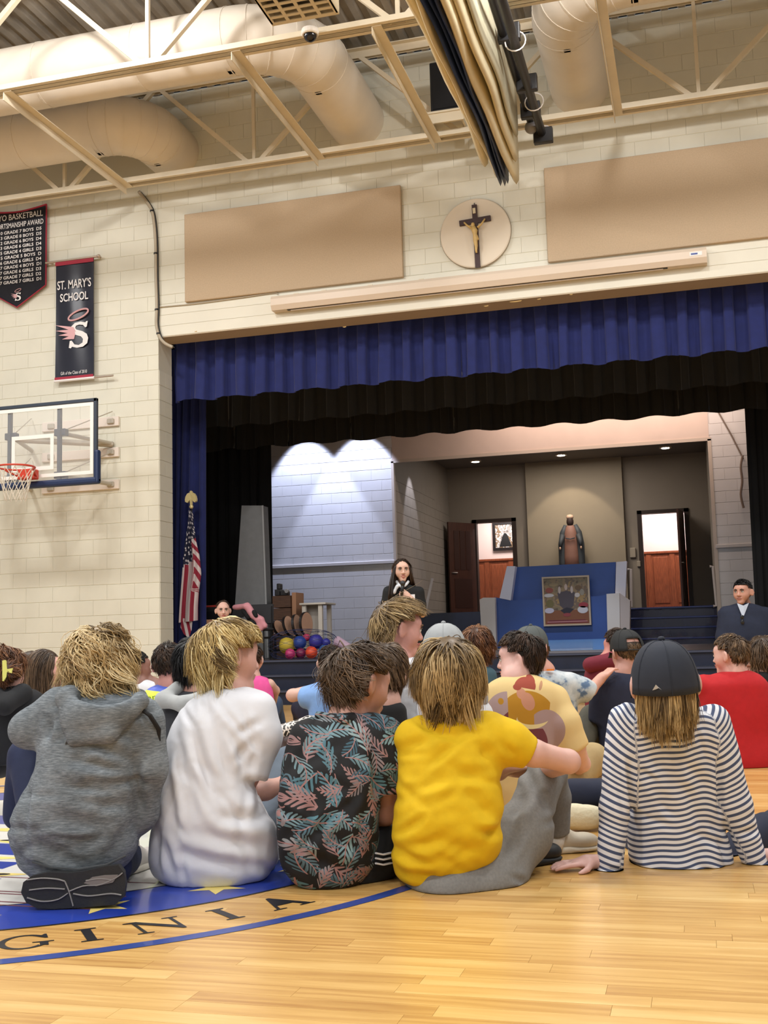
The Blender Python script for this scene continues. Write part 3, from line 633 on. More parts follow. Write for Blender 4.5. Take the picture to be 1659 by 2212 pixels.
# ================================================================== THE STAGE
SF = .57                                   # stage floor height
SB, AB = 20.6, 25.67                       # stage back wall, alcove back wall
m_velvet = mat('royal_blue_velour', '#16225f', .85, var=.12, vscale=9, bump=.2, bscale=300, bdist=.002)
m_blackv = mat('black_velour', '#15120f', .8, var=.2, vscale=6); m_blackv.node_tree.nodes['Principled BSDF'].inputs['Sheen Weight'].default_value = .25
m_velvet.node_tree.nodes['Principled BSDF'].inputs['Sheen Weight'].default_value = .15
def pleats(name, label, x0, x1, Y, z0, z1, m, pitch=.29, depth=.07, seed=0, box=.55, flare=1., hem=.02, cat='stage curtain', group=None, nz=12, lean=0.):
    """hanging cloth with box pleats between x0 and x1"""
    rg = random.Random(seed); n = max(1, int(round((x1-x0)/pitch))); cuts = [x0+(x1-x0)*i/n+(rg.uniform(-.12, .12)*pitch if 0 < i < n else 0) for i in range(n+1)]
    xs = []; ys = []; tw = []
    for i in range(n):
        a, b = cuts[i], cuts[i+1]; w = b-a; k = box*rg.uniform(.85, 1.15); ang = rg.uniform(-.03, .03)
        for f, d in ((0., 0.), (.06, .05), (.5-k*.5+.02, .0), (.5-k*.5+.05, -.75), (.5-k*.5+.12, -1.), (.5, -.92), (.5+k*.5-.12, -1.), (.5+k*.5-.03, -.8), (.5+k*.5, .0), (.94, .05)):
            xs.append(a+w*f); ys.append(d*rg.uniform(.8, 1.1)); tw.append(ang)
    xs.append(x1); ys.append(0); tw.append(0); V = []; N = len(xs)
    for j in range(nz+1):
        v = j/nz
        for x, d, q in zip(xs, ys, tw):
            z = z0+(z1-z0)*v+(hem*math.sin(x*2*math.pi/pitch*.5+seed)*(1-v) if j == 0 else 0)+(1-v)**4*hem*d
            V.append((x+q*(1-v)*(z1-z0)*.6+lean*(1-v), Y+depth*d*(1+(flare-1)*(1-v)**2)+.012*math.sin(7*x+5*v), z))
    F = [(j*N+i, j*N+i+1, (j+1)*N+i+1, (j+1)*N+i) for j in range(nz) for i in range(N-1)]
    return ob(name, V, F, m, None, smooth=True, label=label, cat=cat, group=group)
pleats('stage_valance', 'royal blue pleated valance across the top of the stage', -6.80, 2.2, 13.97, 4.15, 5.02, m_velvet, .29, .10, 3, flare=1.3)
pleats('stage_curtain', 'royal blue curtain hanging behind the flag at the stage edge', -7.45, -6.67, 14.74, SF+.02, 5.1, m_velvet, .105, .06, 4, .6, lean=-.10)
pleats('stage_border', 'black pleated border curtain just behind the blue valance', -7.6, 2.6, 15.6, 4.09, 5.6, m_blackv, .30, .06, 5, .5, flare=1.7, group='black border curtains')
pleats('stage_border', 'black border curtain deepest on the stage above the white wall', -7.9, 2.6, 17.0, 3.995, 5.7, m_blackv, .34, .06, 6, .5, flare=1.7, group='black border curtains')
m_blackleg = mat('black_leg_velour', '#08080a', .9, var=.2, vscale=4)
pleats('side_curtain', 'black side curtain behind the grey panel on the stage', -9.2, atY(588, 1150, 17.2)[0], 17.2, SF+.02, 5.7, m_blackleg, .2, .05, 7, .55, group='black stage legs')
pleats('side_curtain', 'black side curtain at the right edge beside the seated man', .87, 3.2, 17.2, SF+.02, 5.7, m_blackleg, .2, .05, 8, .55, group='black stage legs')
# steps and platform
st = thing('stage_steps', 'dark navy painted steps across the stage front', 'steps', (-2.8, 13.72, 0))
for k in range(3):
    y = 13.74+.3*k; z = .19*(k+1)
    MB().box((JX+.008, y, 0 if k == 0 else .19*k-.02), (3.2, y+.03, z-.035)).to('riser', m_navy_wood, st)
    MB().box((JX+.008, y-.025, z-.035), (3.2, y+.32, z-.002), .008).to('tread', mat('step_tread', '#262a38', .35, var=.1, vscale=8), st)
    MB().box((JX+.008, y-.032, z-.03), (3.2, y-.026, z-.006)).to('nosing', mat('step_nosing', '#43485a', .3), st)
m_stfl = mat('stage_floor_paint', '#2b1f1a', .35, var=.15, vscale=4, coat=.15)
MB().box((-10, 14.34, SF-.03), (4, SB+3.0, SF)).to('stage_floor', m_stfl, kind='structure', label='dark polished stage floor')
MB().box((-10, 14.34, .0), (-7.2, 14.38, SF-.03)).to('stage_apron', m_navy_wood, kind='structure', label='navy stage front board')
# back wall of the stage with the alcove opening
AX0, AX1, AZ = -5.47, .385, 4.2
b = MB(); b.box((-10, SB, SF), (AX0, SB+.2, 6.2)); b.box((AX1, SB, SF), (4, SB+.2, 6.2)); b.box((AX0, SB, AZ), (AX1, SB+.2, 6.2))
wall_stage = b.to('wall_stage', mat('white_mortar', '#c6c0bd', .7), kind='structure', label='white painted block wall at the back of the stage', loc=(0, SB, SF))
blocks(wall_stage, -9.0, AX0, SF, 4.9, SB, m_white_wall, 170); blocks(wall_stage, AX1, 1.7, SF, 4.9, SB, m_white_wall, 80)
MB().box((AX0+.002, SB-.004, AZ+.002), (AX1-.002, SB, 5.3)).to('header_board', mat('rosy_plaster', '#d8c4b8', .6, var=.04, vscale=2), wall_stage)
MB().box((-9, SB-.035, 2.245), (AX0, SB-.006, 2.31), .008).to('trim_3', mat('rail_white', '#d5cdc8', .5), kind='structure', label='white rail along the stage back wall')
MB().box((AX1, SB-.035, 2.245), (2, SB-.006, 2.31), .008).to('trim_4', mat('rail_white', '#d5cdc8', .5), kind='structure', label='white rail right of the alcove')
b = MB(); b.box((AX0-.02, SB-.02, SF), (AX0+.03, SB+.02, AZ)); b.box((AX1-.03, SB-.02, SF), (AX1+.03, SB+.02, AZ)); b.box((AX0-.02, SB-.02, AZ-.03), (AX1+.03, SB+.02, AZ+.03)); b.to('trim_5', mat('opening_trim', '#cbbcae', .5), kind='structure', label='pale trim around the alcove opening')
# alcove
AC = 4.76
m_tblk = mat('taupe_block', '#91867a', .65, var=.03, vscale=3, bump=.2, bscale=120, bdist=.002)
wl = MB().box((AX0-.2, SB+.2, SF), (AX0-.006, AB+.2, AC+.3)).to('wall_alcove_left', m_tblk, kind='structure', label='taupe block side wall of the alcove', loc=(AX0, SB, SF))
blocks(wl, SB+.2, AB, SF, AC, AX0-.006, m_tblk, 230, along='y', face='x+')
MB().box((AX1, SB+.2, SF), (AX1+.2, AB+.2, AC+.3)).to('wall_alcove_right', m_taupe, kind='structure', label='taupe side wall at the right of the alcove')
DL = (-4.86, -3.97); DR = (-1.10, -.12); DT = 3.47; PF = 1.30
b = MB(); b.box((AX0-.1, AB, PF-.7), (DL[0], AB+.15, AC+.3)); b.box((DL[1], AB, PF-.7), (DR[0], AB+.15, AC+.3)); b.box((DR[1], AB, PF-.7), (AX1+.1, AB+.15, AC+.3))
for d in (DL, DR): b.box((d[0], AB, DT), (d[1], AB+.15, AC+.3))
b.to('wall_alcove_back', m_taupe, kind='structure', label='taupe back wall of the alcove with two doorways', loc=(-2.5, AB, PF))
MB().box((-3.62, AB-.14, PF), (-1.45, AB, AC)).to('wall_centre_panel', mat('warm_taupe', '#9c8e79', .7, var=.03, vscale=2), kind='structure', label='raised taupe panel behind the statue')
MB().box((AX0-.1, SB+.2, AC), (AX1+.1, AB+.1, AC+.1)).to('ceiling_alcove', mat('alcove_ceiling', '#7d7165', .7), kind='structure', label='dim taupe alcove ceiling')
MB().box((-10, 15.0, 5.75), (4, SB+.1, 5.85)).to('ceiling_stage', m_black, kind='structure', label='dark ceiling over the stage')
MB().box((-9.4, 14.6, SF), (-9.3, SB, 5.8)).to('wall_stage_left', m_blackleg, kind='structure', label='dark left side of the stage'); MB().box((3.3, 13.8, 0), (3.4, SB, 5.8)).to('wall_stage_right', m_blackleg, kind='structure', label='dark right side of the stage')
MB().box((AX0, 22.9, PF-.06), (AX1, AB+2.4, PF)).to('floor_alcove', m_navy_wood, kind='structure', label='navy platform floor in the alcove')
for k, (px, py) in enumerate(((1027, 995), (1212, 981), (1437, 965))):
    p = atZ(px, py, AC); t = thing('recessed_light', ('small lit ceiling light above the left alcove door', 'small lit ceiling light above the statue', 'small lit ceiling light above the right alcove door')[k], 'ceiling light', (p[0], p[1], AC-.03), 'recessed alcove lights')
    MB().lathe([(.085, 0), (.13, 0), (.13, .028), (.085, .028)], (p[0], p[1], AC-.03), 20).to('trim_ring', m_scr, t); MB().lathe([(.001, 0), (.084, 0), (.084, .01)], (p[0], p[1], AC-.036), 20).to('lens', mat('lit_lens', '#fff1dd', .4, emit='#fff0d8', estr=14), t)
# the two open doorways and the lit corridor behind them
m_door = mat('dark_oak_door', '#4a2a1f', .4, var=.25, vscale=9, sc3=(5, 5, .6)); m_doorf = mat('door_frame_paint', '#33231c', .5)
m_oak = mat('red_oak', '#8e4a2c', .4, var=.28, vscale=7, sc3=(7, 7, .8)); m_cor = mat('corridor_paint', '#f3dcd4', .6)
b = MB(); b.box((AX0-1, AB+2.2, PF-.3), (AX1+1.5, AB+2.3, 4.6)); wc = b.to('wall_corridor', m_cor, kind='structure', label='pale pink corridor wall seen through the open doors')
MB().box((AX0-1, AB+.15, 4.2), (AX1+1.5, AB+2.3, 4.3)).to('ceiling_corridor', m_cor, kind='structure', label='pale corridor ceiling')
MB().box((AX0-1, AB+.15, PF-.3), (AX1+1.5, AB+2.3, PF-.06)).to('floor_corridor', m_cor, kind='structure', label='corridor floor')
wz = atY(1030, 1209, AB+2.15)[2]
for k, (xa, xb) in enumerate(((-5.6, -3.2), (-1.6, .6))):
    t = thing('wainscot', ('red oak wainscot panelling seen through the left doorway', 'red oak wainscot panelling seen through the right doorway')[k], 'wainscot', ((xa+xb)/2, AB+2.17, PF-.06), 'oak wainscots in the corridor')
    MB().box((xa, AB+2.16, PF-.06), (xb, AB+2.2, wz)).to('backing', m_oak, t); MB().box((xa, AB+2.12, wz-.06), (xb, AB+2.2, wz), .01).to('cap_rail', m_oak, t); MB().box((xa, AB+2.13, PF-.06), (xb, AB+2.17, PF+.14)).to('base_rail', m_oak, t)
    n = int(round((xb-xa)/.62)); w = (xb-xa)/n
    for i in range(n):
        a = xa+i*w; MB().box((a-.06, AB+2.14, PF+.14), (a+.06, AB+2.165, wz-.06)).to('stile', m_oak, t); MB().box((a+.1, AB+2.145, PF+.2), (a+w-.1, AB+2.165, wz-.14), .01).to('raised_panel', m_oak, t)
lamp('AREA', (-4.4, AB+1.2, 4.15), 60, (1, .93, .90), rot=(0, 0, 0), size=.8); lamp('AREA', (-.6, AB+1.2, 4.15), 75, (1, .93, .92), rot=(0, 0, 0), size=.8)
for k, (d, lb) in enumerate(((DL, 'dark brown door frame of the left alcove doorway'), (DR, 'dark brown door frame of the right alcove doorway'))):
    t = thing('door_%d' % (k+1), lb, 'door', (d[0], AB, PF), kind='structure')
    MB().box((d[0]-.07, AB-.03, PF), (d[0]+.03, AB+.17, DT+.06)).to('jamb', m_doorf, t); MB().box((d[1]-.03, AB-.03, PF), (d[1]+.07, AB+.17, DT+.06)).to('jamb', m_doorf, t); MB().box((d[0]-.07, AB-.03, DT-.02), (d[1]+.07, AB+.17, DT+.06)).to('head', m_doorf, t)
    h = np.array((d[0]-.02, AB-.05)) if k == 0 else np.array((d[1]-.06, AB-.05)); e = np.array((-5.36, AB-.72)) if k == 0 else np.array((d[1]-.16, AB-.88))
    ux = (e-h)/np.linalg.norm(e-h); nn = np.array((-ux[1], ux[0])); L = np.linalg.norm(e-h)
    def dp(s, n_, z): q = h+ux*s+nn*n_; return (q[0], q[1], z)
    def slab(s0, s1, n0, n1, z0, z1): return MB().add([dp(s, n_, z) for s in (s0, s1) for n_ in (n0, n1) for z in (z0, z1)], [(0, 1, 3, 2), (4, 6, 7, 5), (0, 4, 5, 1), (2, 3, 7, 6), (0, 2, 6, 4), (1, 5, 7, 3)])
    sgn = 1 if (nn @ np.array((0., -1.))) > 0 else -1
    leaf = slab(0, L, -.022, .022, PF+.01, DT-.03).to('door_leaf', m_door, t)
    for i in range(3):
        a = .14+(L-.28)*i/3; slab(a+.015, a+(L-.28)/3-.015, sgn*.02, sgn*.03, PF+1.05, DT-.22).to('leaf_panel', mat('dark_panel', '#3b211a', .4), leaf)
    slab(.14, L-.14, sgn*.02, sgn*.028, PF+.18, PF+.85).to('leaf_panel', mat('dark_panel', '#3b211a', .4), leaf)
    q = dp(L-.07, sgn*.05, PF+.98); q2 = dp(L-.2, sgn*.06, PF+.98); MB().tube([dp(L-.07, sgn*.02, PF+.98), q, q2], .016, 8).to('lever_handle', mat('brushed_nickel', '#b9b0a4', .3, metal=.9), leaf)
# picture in the corridor
m_pf = mat('black_picture_frame', '#1c1414', .4)
def picture_mat(name, pal, scale, seed):
    m = bpy.data.materials.new(name); m.use_nodes = True; t = NT(m); MATS[name] = m
    n = t.noise(t.scale(t.pos(), (scale, 1, scale), (seed, 0, seed)), 1., 3, .6)
    t.col(t.ramp(n, [(.28+.44*i/(len(pal)-1), c) for i, c in enumerate(pal)], 'CONSTANT')); t.b.inputs['Roughness'].default_value = .5; return m
a, c2 = atY(1063, 1128, AB+2.15), atY(1125, 1187, AB+2.15)
t = thing('framed_print', 'black framed picture on the corridor wall through the left doorway', 'picture', ((a[0]+c2[0])/2, AB+2.17, c2[2]))
yq = AB+2.17; b = MB(); w = .07; b.box((a[0], yq-.03, c2[2]), (a[0]+w, yq+.02, a[2])); b.box((c2[0]-w, yq-.03, c2[2]), (c2[0], yq+.02, a[2])); b.box((a[0]+w, yq-.03, a[2]-w), (c2[0]-w, yq+.02, a[2])); b.box((a[0]+w, yq-.03, c2[2]), (c2[0]-w, yq+.02, c2[2]+w)); b.to('frame', m_pf, t)
MB().box((a[0]+w, yq-.01, c2[2]+w), (c2[0]-w, yq, a[2]-w)).to('print', picture_mat('grey_print', ['#5a5350', '#a39a94', '#d9d3d0', '#8a6f52', '#c9c2c4', '#3d3838'], 6, 3), t)
mx = (a[0]+c2[0])/2-.03; zz = c2[2]+w; MB().add([(mx-.16, yq-.012, zz+.02), (mx+.16, yq-.012, zz+.02), (mx+.06, yq-.012, zz+.3), (mx+.02, yq-.012, zz+.36), (mx-.03, yq-.012, zz+.36), (mx-.07, yq-.012, zz+.28)], [(0, 1, 2, 3, 4, 5)]).to('dark_figure', m_black, t)
# switch plates on the alcove wall
for k, (px, py, w, h) in enumerate(((1367, 1194, .13, .22), (1380, 1218, .08, .13))):
    p = atY(px, py, AB-.02); MB().box((p[0]-w/2, AB-.05, p[2]-h/2), (p[0]+w/2, AB-.002, p[2]+h/2), .012).to('wall_fixture', mat('beige_plastic', '#a79a89', .5), label=('beige wall dispenser left of the right alcove door', 'small beige switch plate beside the right alcove door')[k], cat='wall fixture')
# steps up to the platform on the right and handrails
t = thing('alcove_steps', 'glossy navy steps climbing to the right alcove door', 'steps', (-.3, 22.3, SF)); m_gnavy = mat('gloss_navy', '#10173a', .22, var=.1, vscale=6, coat=.4); m_nose = mat('gloss_nosing', '#2c3a6d', .15, coat=.6)
xs0 = atY(1356, 1340, 22.3)[0]
for k, z in enumerate((.70, .90, 1.10, 1.30)):
    y = 22.0+.3*k; MB().box((xs0, y, z-.2), (AX1-.01, y+.03, z-.03)).to('riser', m_gnavy, t); MB().tube([(xs0, y+.0, z-.018), (AX1-.01, y+.0, z-.018)], .02, 8).to('nosing', m_nose, t); MB().box((xs0, y, z-.035), (AX1-.01, y+.32, z-.002)).to('tread', m_gnavy, t)
m_rail = mat('white_handrail', '#cfcac6', .35)
for k, (pts, Y, lb) in enumerate(((((934, 1249), (918, 1322)), 21.4, 'white sloping handrail behind the speaking woman'), (((1354, 1230), (1363, 1230), (1364, 1311), (1356, 1311)), 21.9, 'white handrail loop beside the altar block'), (((1533, 1224), (1540, 1224), (1548, 1309), (1541, 1309)), 21.9, 'white handrail at the right edge of the alcove steps'))):
    P = [atY(*q, Y) for q in pts]; MB().tube(P, .028, 8).to('handrail', m_rail, label=lb, cat='handrail', group='white handrails')
MB().box((AX0, 21.6, SF), (atY(1042, 1340, 21.6)[0], 22.9, PF)).to('alcove_riser', m_navy_wood, kind='structure', label='navy front of the alcove platform')
# altar block
YAL = 20.35
def al(px, py, dy=0.): return atY(px, py, YAL+dy)
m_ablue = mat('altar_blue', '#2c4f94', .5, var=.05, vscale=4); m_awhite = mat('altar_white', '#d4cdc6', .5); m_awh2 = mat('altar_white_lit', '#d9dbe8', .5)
at_ = thing('altar_block', 'blue altar wall with white side posts in the middle of the stage', 'altar', (al(1200, 1380)[0], YAL, SF))
def pane(name, px, m, d0=0., d1=.12):
    P0 = [al(*q, d0) for q in px]; k = len(P0); P1 = [p+np.array((0, d1, 0)) for p in P0]; b = MB(); b.add(list(P0)+P1, [tuple(range(k))[::-1], tuple(range(k, 2*k))]+[(i, (i+1) % k, k+(i+1) % k, k+i) for i in range(k)]); return b.to(name, m, at_)
pane('blue_wall', [(1085, 1400), (1088, 1297), (1112, 1225), (1330, 1214), (1328, 1290), (1335, 1396)], m_ablue, .25, .35)
pane('blue_base', [(1070, 1400), (1068, 1290), (1110, 1297), (1300, 1287), (1314, 1282), (1316, 1395)], m_ablue, .05, .2)
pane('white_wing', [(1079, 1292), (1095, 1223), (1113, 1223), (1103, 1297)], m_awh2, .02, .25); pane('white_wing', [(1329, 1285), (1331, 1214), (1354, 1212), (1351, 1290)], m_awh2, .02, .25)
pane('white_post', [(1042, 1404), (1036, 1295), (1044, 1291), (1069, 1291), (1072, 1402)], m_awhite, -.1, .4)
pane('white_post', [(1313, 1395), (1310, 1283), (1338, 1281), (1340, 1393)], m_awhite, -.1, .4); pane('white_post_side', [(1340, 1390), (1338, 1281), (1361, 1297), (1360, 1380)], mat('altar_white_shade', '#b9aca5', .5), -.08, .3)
a, c2 = al(1171, 1247, .03), al(1278, 1350, .03)
t = thing('altar_painting', 'square painted icon in a pale frame on the blue altar', 'painting', ((a[0]+c2[0])/2, YAL, c2[2]))
y0 = YAL-.03; w = .03; m_gf = mat('pale_gilt_frame', '#b9a58a', .5)
b = MB(); b.box((a[0], y0, c2[2]), (a[0]+w, y0+.06, a[2])); b.box((c2[0]-w, y0, c2[2]), (c2[0], y0+.06, a[2])); b.box((a[0]+w, y0, a[2]-w), (c2[0]-w, y0+.06, a[2])); b.box((a[0]+w, y0, c2[2]), (c2[0]-w, y0+.06, c2[2]+w)); b.to('frame', m_gf, t)
ax, az, aw, ah = a[0]+w, c2[2]+w, c2[0]-a[0]-2*w, a[2]-c2[2]-2*w
MB().box((ax, y0+.03, az), (ax+aw, y0+.04, az+ah)).to('painted_ground', picture_mat('icon_ground', ['#5b4634', '#7b6a4e', '#8c7453', '#6d5a48', '#9a7b4a', '#7a6b60'], 5, 1), t)
def patch(nm, pts, c, d): MB().add([(ax+aw*u, y0+.03-d, az+ah*v) for u, v in pts], [tuple(range(len(pts)))]).to(nm, mat('icon_'+c[1:], c, .6), t)
def el(cx, cy, rx, ry, n=14): return [(cx+rx*math.cos(q), cy+ry*math.sin(q)) for q in np.linspace(0, 2*math.pi, n, endpoint=False)]
patch('icon_lower', [(0, .0), (1, 0), (1, .26), (.8, .3), (.2, .3), (0, .24)], '#7d4b2e', .001); patch('icon_robe', [(.3, .68), (.35, .4), (.5, .28), (.65, .38), (.7, .68), (.5, .72)], '#4b4247', .002); patch('icon_robe', [(.35, .3), (.5, .18), (.66, .32), (.5, .36)], '#26222c', .003)
for u, v, rx, ry, c in ((.5, .8, .035, .07, '#b9a394'), (.35, .74, .03, .08, '#b7a79c'), (.63, .74, .03, .08, '#b7a79c'), (.12, .74, .09, .06, '#8d4a3c'), (.1, .63, .12, .04, '#c2bcb8'), (.1, .3, .11, .06, '#bdb7c4'), (.12, .45, .09, .09, '#6d6238'), (.86, .3, .12, .08, '#c4c0c2'), (.88, .4, .11, .06, '#95333a'), (.75, .62, .06, .05, '#c0b6ac'), (.86, .68, .05, .07, '#8f8776'), (.78, .78, .08, .05, '#6a5238'), (.22, .86, .1, .04, '#94805c'), (.5, .2, .09, .04, '#8e3a3c')): patch('icon_figure', el(u, v, rx, ry), c, .004)
patch('icon_step', [(.02, .02), (.98, .02), (.9, .09), (.1, .09)], '#6b2630', .003); patch('icon_step', [(.04, .045), (.96, .045), (.95, .06), (.05, .06)], '#c08a86', .004)
# sloped slab before the altar; its light blue paints the stage floor's reflection
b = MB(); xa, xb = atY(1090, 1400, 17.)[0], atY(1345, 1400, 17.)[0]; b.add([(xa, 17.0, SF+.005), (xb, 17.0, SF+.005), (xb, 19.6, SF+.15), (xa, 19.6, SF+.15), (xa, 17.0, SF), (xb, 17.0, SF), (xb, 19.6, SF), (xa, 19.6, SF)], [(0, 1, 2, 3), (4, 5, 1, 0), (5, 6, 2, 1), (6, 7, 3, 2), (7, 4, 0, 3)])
b.to('floor_reflection_slab', mat('reflection_blue', '#6aa2dc', .2, coat=.5), label='sloped slab coloured as the light blue floor reflection in front of the altar', cat='ramp')
# statue
S0 = atY(1237, 1214, AB-.5); sb, stp = 2.15, atY(1231, 1113, AB-.5)[2]; sx = atY(1233, 1160, AB-.5)[0]; sy = AB-.5; H = stp-sb
sb += .004
sm = thing('statue', 'robed statue with open hands standing above the altar', 'statue', (sx, sy, sb)); m_rose = mat('rose_robe', '#8d6455', .6); m_cloak = mat('slate_cloak', '#3c4044', .6); m_veil = mat('dark_hair', '#33201b', .7); m_ivory2 = mat('plaster_skin', '#c9a287', .5)
MB().lathe([(.17, 0), (.165, .3*H), (.15, .5*H), (.14, .68*H), (.10, .80*H), (.05, .84*H)], (sx, sy, sb), 20, sq=.75).to('robe', m_rose, sm, smooth=True)
for s in (-1, 1):
    P = [(sx+s*.1, sy+.02, sb+.83*H), (sx+s*.17, sy+.03, sb+.70*H), (sx+s*.205, sy+.02, sb+.5*H), (sx+s*.20, sy+.03, sb+.2*H), (sx+s*.19, sy+.03, sb)]; MB().tube(P, [.05, .075, .085, .09, .1], 10).to('cloak', m_cloak, sm, smooth=True)
    MB().tube([(sx+s*.17, sy-.06, sb+.66*H), (sx+s*.215, sy-.09, sb+.54*H), (sx+s*.225, sy-.13, sb+.46*H)], [.055, .05, .03], 8).to('sleeve', m_cloak, sm, smooth=True)
    hd = MB(); hd.ball((sx+s*.23, sy-.14, sb+.43*H), .028, 8, (.8, .8, 1.4)); hd.to('hand', m_ivory2, sm, smooth=True)
MB().tube([(sx-.1, sy-.125, sb+.6*H), (sx, sy-.155, sb+.58*H), (sx+.1, sy-.125, sb+.6*H)], .014, 6).to('sash', m_cloak, sm)
MB().ball((sx, sy, sb+.90*H), .075, 14, (.85, .95, 1.15)).to('head', m_ivory2, sm, smooth=True); MB().ball((sx, sy-.012, sb+.885*H), .085, 14, (.95, .95, 1.35)).to('veil', m_veil, sm, smooth=True); MB().lathe([(.07, .0), (.085, .04), (.06, .085), (.01, .1)], (sx, sy, sb+.935*H), 14).to('crown', mat('ivory_crown', '#d8b49a', .5), sm, smooth=True)
MB().box((sx-.35, sy-.25, PF), (sx+.35, sy+.25, sb-.006), .02).to('statue_plinth', m_taupe, label='taupe plinth under the robed statue', cat='plinth')
# stage lamps
lamp('SPOT', (-7.25, SB-.75, 5.45), 430, (.62, .71, 1), aim=(-7.15, SB, 2.6), spot_size=math.radians(62), spot_blend=.25, shadow_soft_size=.05)
lamp('SPOT', (-6.05, SB-.75, 5.45), 430, (.62, .71, 1), aim=(-6.1, SB, 2.6), spot_size=math.radians(62), spot_blend=.25, shadow_soft_size=.05)
lamp('SPOT', (AX0+.45, SB+1.3, AC-.05), 130, (.78, .82, 1), aim=(AX0, SB+1.4, 2.2), spot_size=math.radians(50), spot_blend=.3, shadow_soft_size=.04)
lamp('SPOT', (-2.6, AB-1.3, AC-.05), 60, (1, .84, .62), aim=(-2.6, AB-.14, 2.6), spot_size=math.radians(72), spot_blend=.25, shadow_soft_size=.04)
lamp('SPOT', (-2.3, 17.2, 5.6), 620, (.8, .87, 1), aim=(-2.1, 18.6, .6), spot_size=math.radians(50), spot_blend=.5, shadow_soft_size=.1)
lamp('AREA', (-1.2, SB-1.1, 5.3), 75, (1, .78, .66), aim=(-1.2, SB, 4.3), shape='RECTANGLE', size=4.5, size_y=.2)
lamp('AREA', (-2.5, 23.5, AC-.06), 85, (1, .93, .86), rot=(0, 0, 0), size=2.)
# ================================================================== PEOPLE: bodies and clothes grown from smooth distance fields
KU = np.array([math.cos(YAW), math.sin(YAW), 0.]); KV = np.array([-math.sin(YAW), math.cos(YAW), 0.])
K2W = np.stack([KU, KV, np.array([0, 0, 1.])], 1)           # columns u (right), v (away), z
def kp(px, py, D): return K2W.T @ atD(px, py, D)
def norm(v): v = np.array(v, float); return v/(np.linalg.norm(v)+1e-12)
def rotm(yaw, pitch=0., roll=0.):
    """head frame in u,v,z: columns right, forward, up; yaw 0 looks away from the camera, 90 to the right, 180 at the camera"""
    a, p, r = [math.radians(x) for x in (yaw, pitch, roll)]
    f = np.array([math.sin(a)*math.cos(p), math.cos(a)*math.cos(p), math.sin(p)]); rt = np.array([math.cos(a), -math.sin(a), 0.]); up = np.cross(rt, f)
    rt2 = rt*math.cos(r)+up*math.sin(r); return np.stack([rt2, f, np.cross(rt2, f)], 1)
class Field:
    def __init__(s, lo, hi, h):
        s.h = h; s.lo = np.array(lo)-2*h; s.n = np.ceil((np.array(hi)+2*h-s.lo)/h).astype(int)+1
        s.F = np.full(s.n, 9., np.float32); s.ax = [(s.lo[i]+h*np.arange(s.n[i])).astype(np.float32) for i in range(3)]
    def sub(s, lo, hi):
        a = np.clip(np.floor((np.array(lo)-s.lo)/s.h).astype(int), 0, s.n); b = np.clip(np.ceil((np.array(hi)-s.lo)/s.h).astype(int)+1, 0, s.n)
        sl = tuple(slice(a[i], b[i]) for i in range(3)); return sl, s.ax[0][sl[0]][:, None, None], s.ax[1][sl[1]][None, :, None], s.ax[2][sl[2]][None, None, :]
    def put(s, sl, d, k, op='u'):
        if op == 'u':
            f = s.F[sl]; hh = np.maximum(k-np.abs(f-d), 0)/k; s.F[sl] = np.minimum(f, d)-hh*hh*k*.25
        else:
            f = s.F[sl]; d = -d; hh = np.maximum(k-np.abs(f-d), 0)/k; s.F[sl] = np.maximum(f, d)+hh*hh*k*.25
def prim_box(p):
    if p[0] == 'c': a, b, r = np.array(p[1]), np.array(p[2]), max(p[3], p[4]); return np.minimum(a, b)-r, np.maximum(a, b)+r
    if p[0] == 'e':
        R = p[3] if p[3] is not None else np.eye(3); e = np.abs(R) @ np.array(p[2]); return np.array(p[1])-e, np.array(p[1])+e
    if p[0] == 's': return p[2][0], p[2][1]
def build_field(prims, h):
    bx = [prim_box(p) for p in prims if p[-1].get('op', 'u') == 'u']
    f = Field(np.min([b[0] for b in bx], 0), np.max([b[1] for b in bx], 0), h)
    for p in prims:
        o = p[-1]; k = o.get('k', .02); m = k+2.5*h; lo, hi = prim_box(p); sl, X, Y, Z = f.sub(lo-m, hi+m)
        if min(X.size, Y.size, Z.size) == 0: continue
        if p[0] == 'c':
            a, b, ra, rb = np.array(p[1], np.float32), np.array(p[2], np.float32), p[3], p[4]; ba = b-a; L2 = float(ba @ ba)+1e-9
            t = ((X-a[0])*ba[0]+(Y-a[1])*ba[1]+(Z-a[2])*ba[2])/L2; tc = np.clip(t, 0, 1)
            d = np.sqrt((X-a[0]-tc*ba[0])**2+(Y-a[1]-tc*ba[1])**2+(Z-a[2]-tc*ba[2])**2)-(ra+(rb-ra)*tc)
            if o.get('flat'): d = np.maximum(d, (t-1)*math.sqrt(L2))
        elif p[0] == 'e':
            c, r = p[1], np.array(p[2]); R = p[3] if p[3] is not None else np.eye(3); x, y, z = X-c[0], Y-c[1], Z-c[2]
            q = [(R[0, i]*x+R[1, i]*y+R[2, i]*z) for i in range(3)]
            k0 = np.sqrt(sum((q[i]/r[i])**2 for i in range(3))); k1 = np.sqrt(sum((q[i]/r[i]**2)**2 for i in range(3)))+1e-6; d = k0*(k0-1)/k1
        else: d = p[1](X, Y, Z)
        f.put(sl, d.astype(np.float32), k, o.get('op', 'u'))
    return f
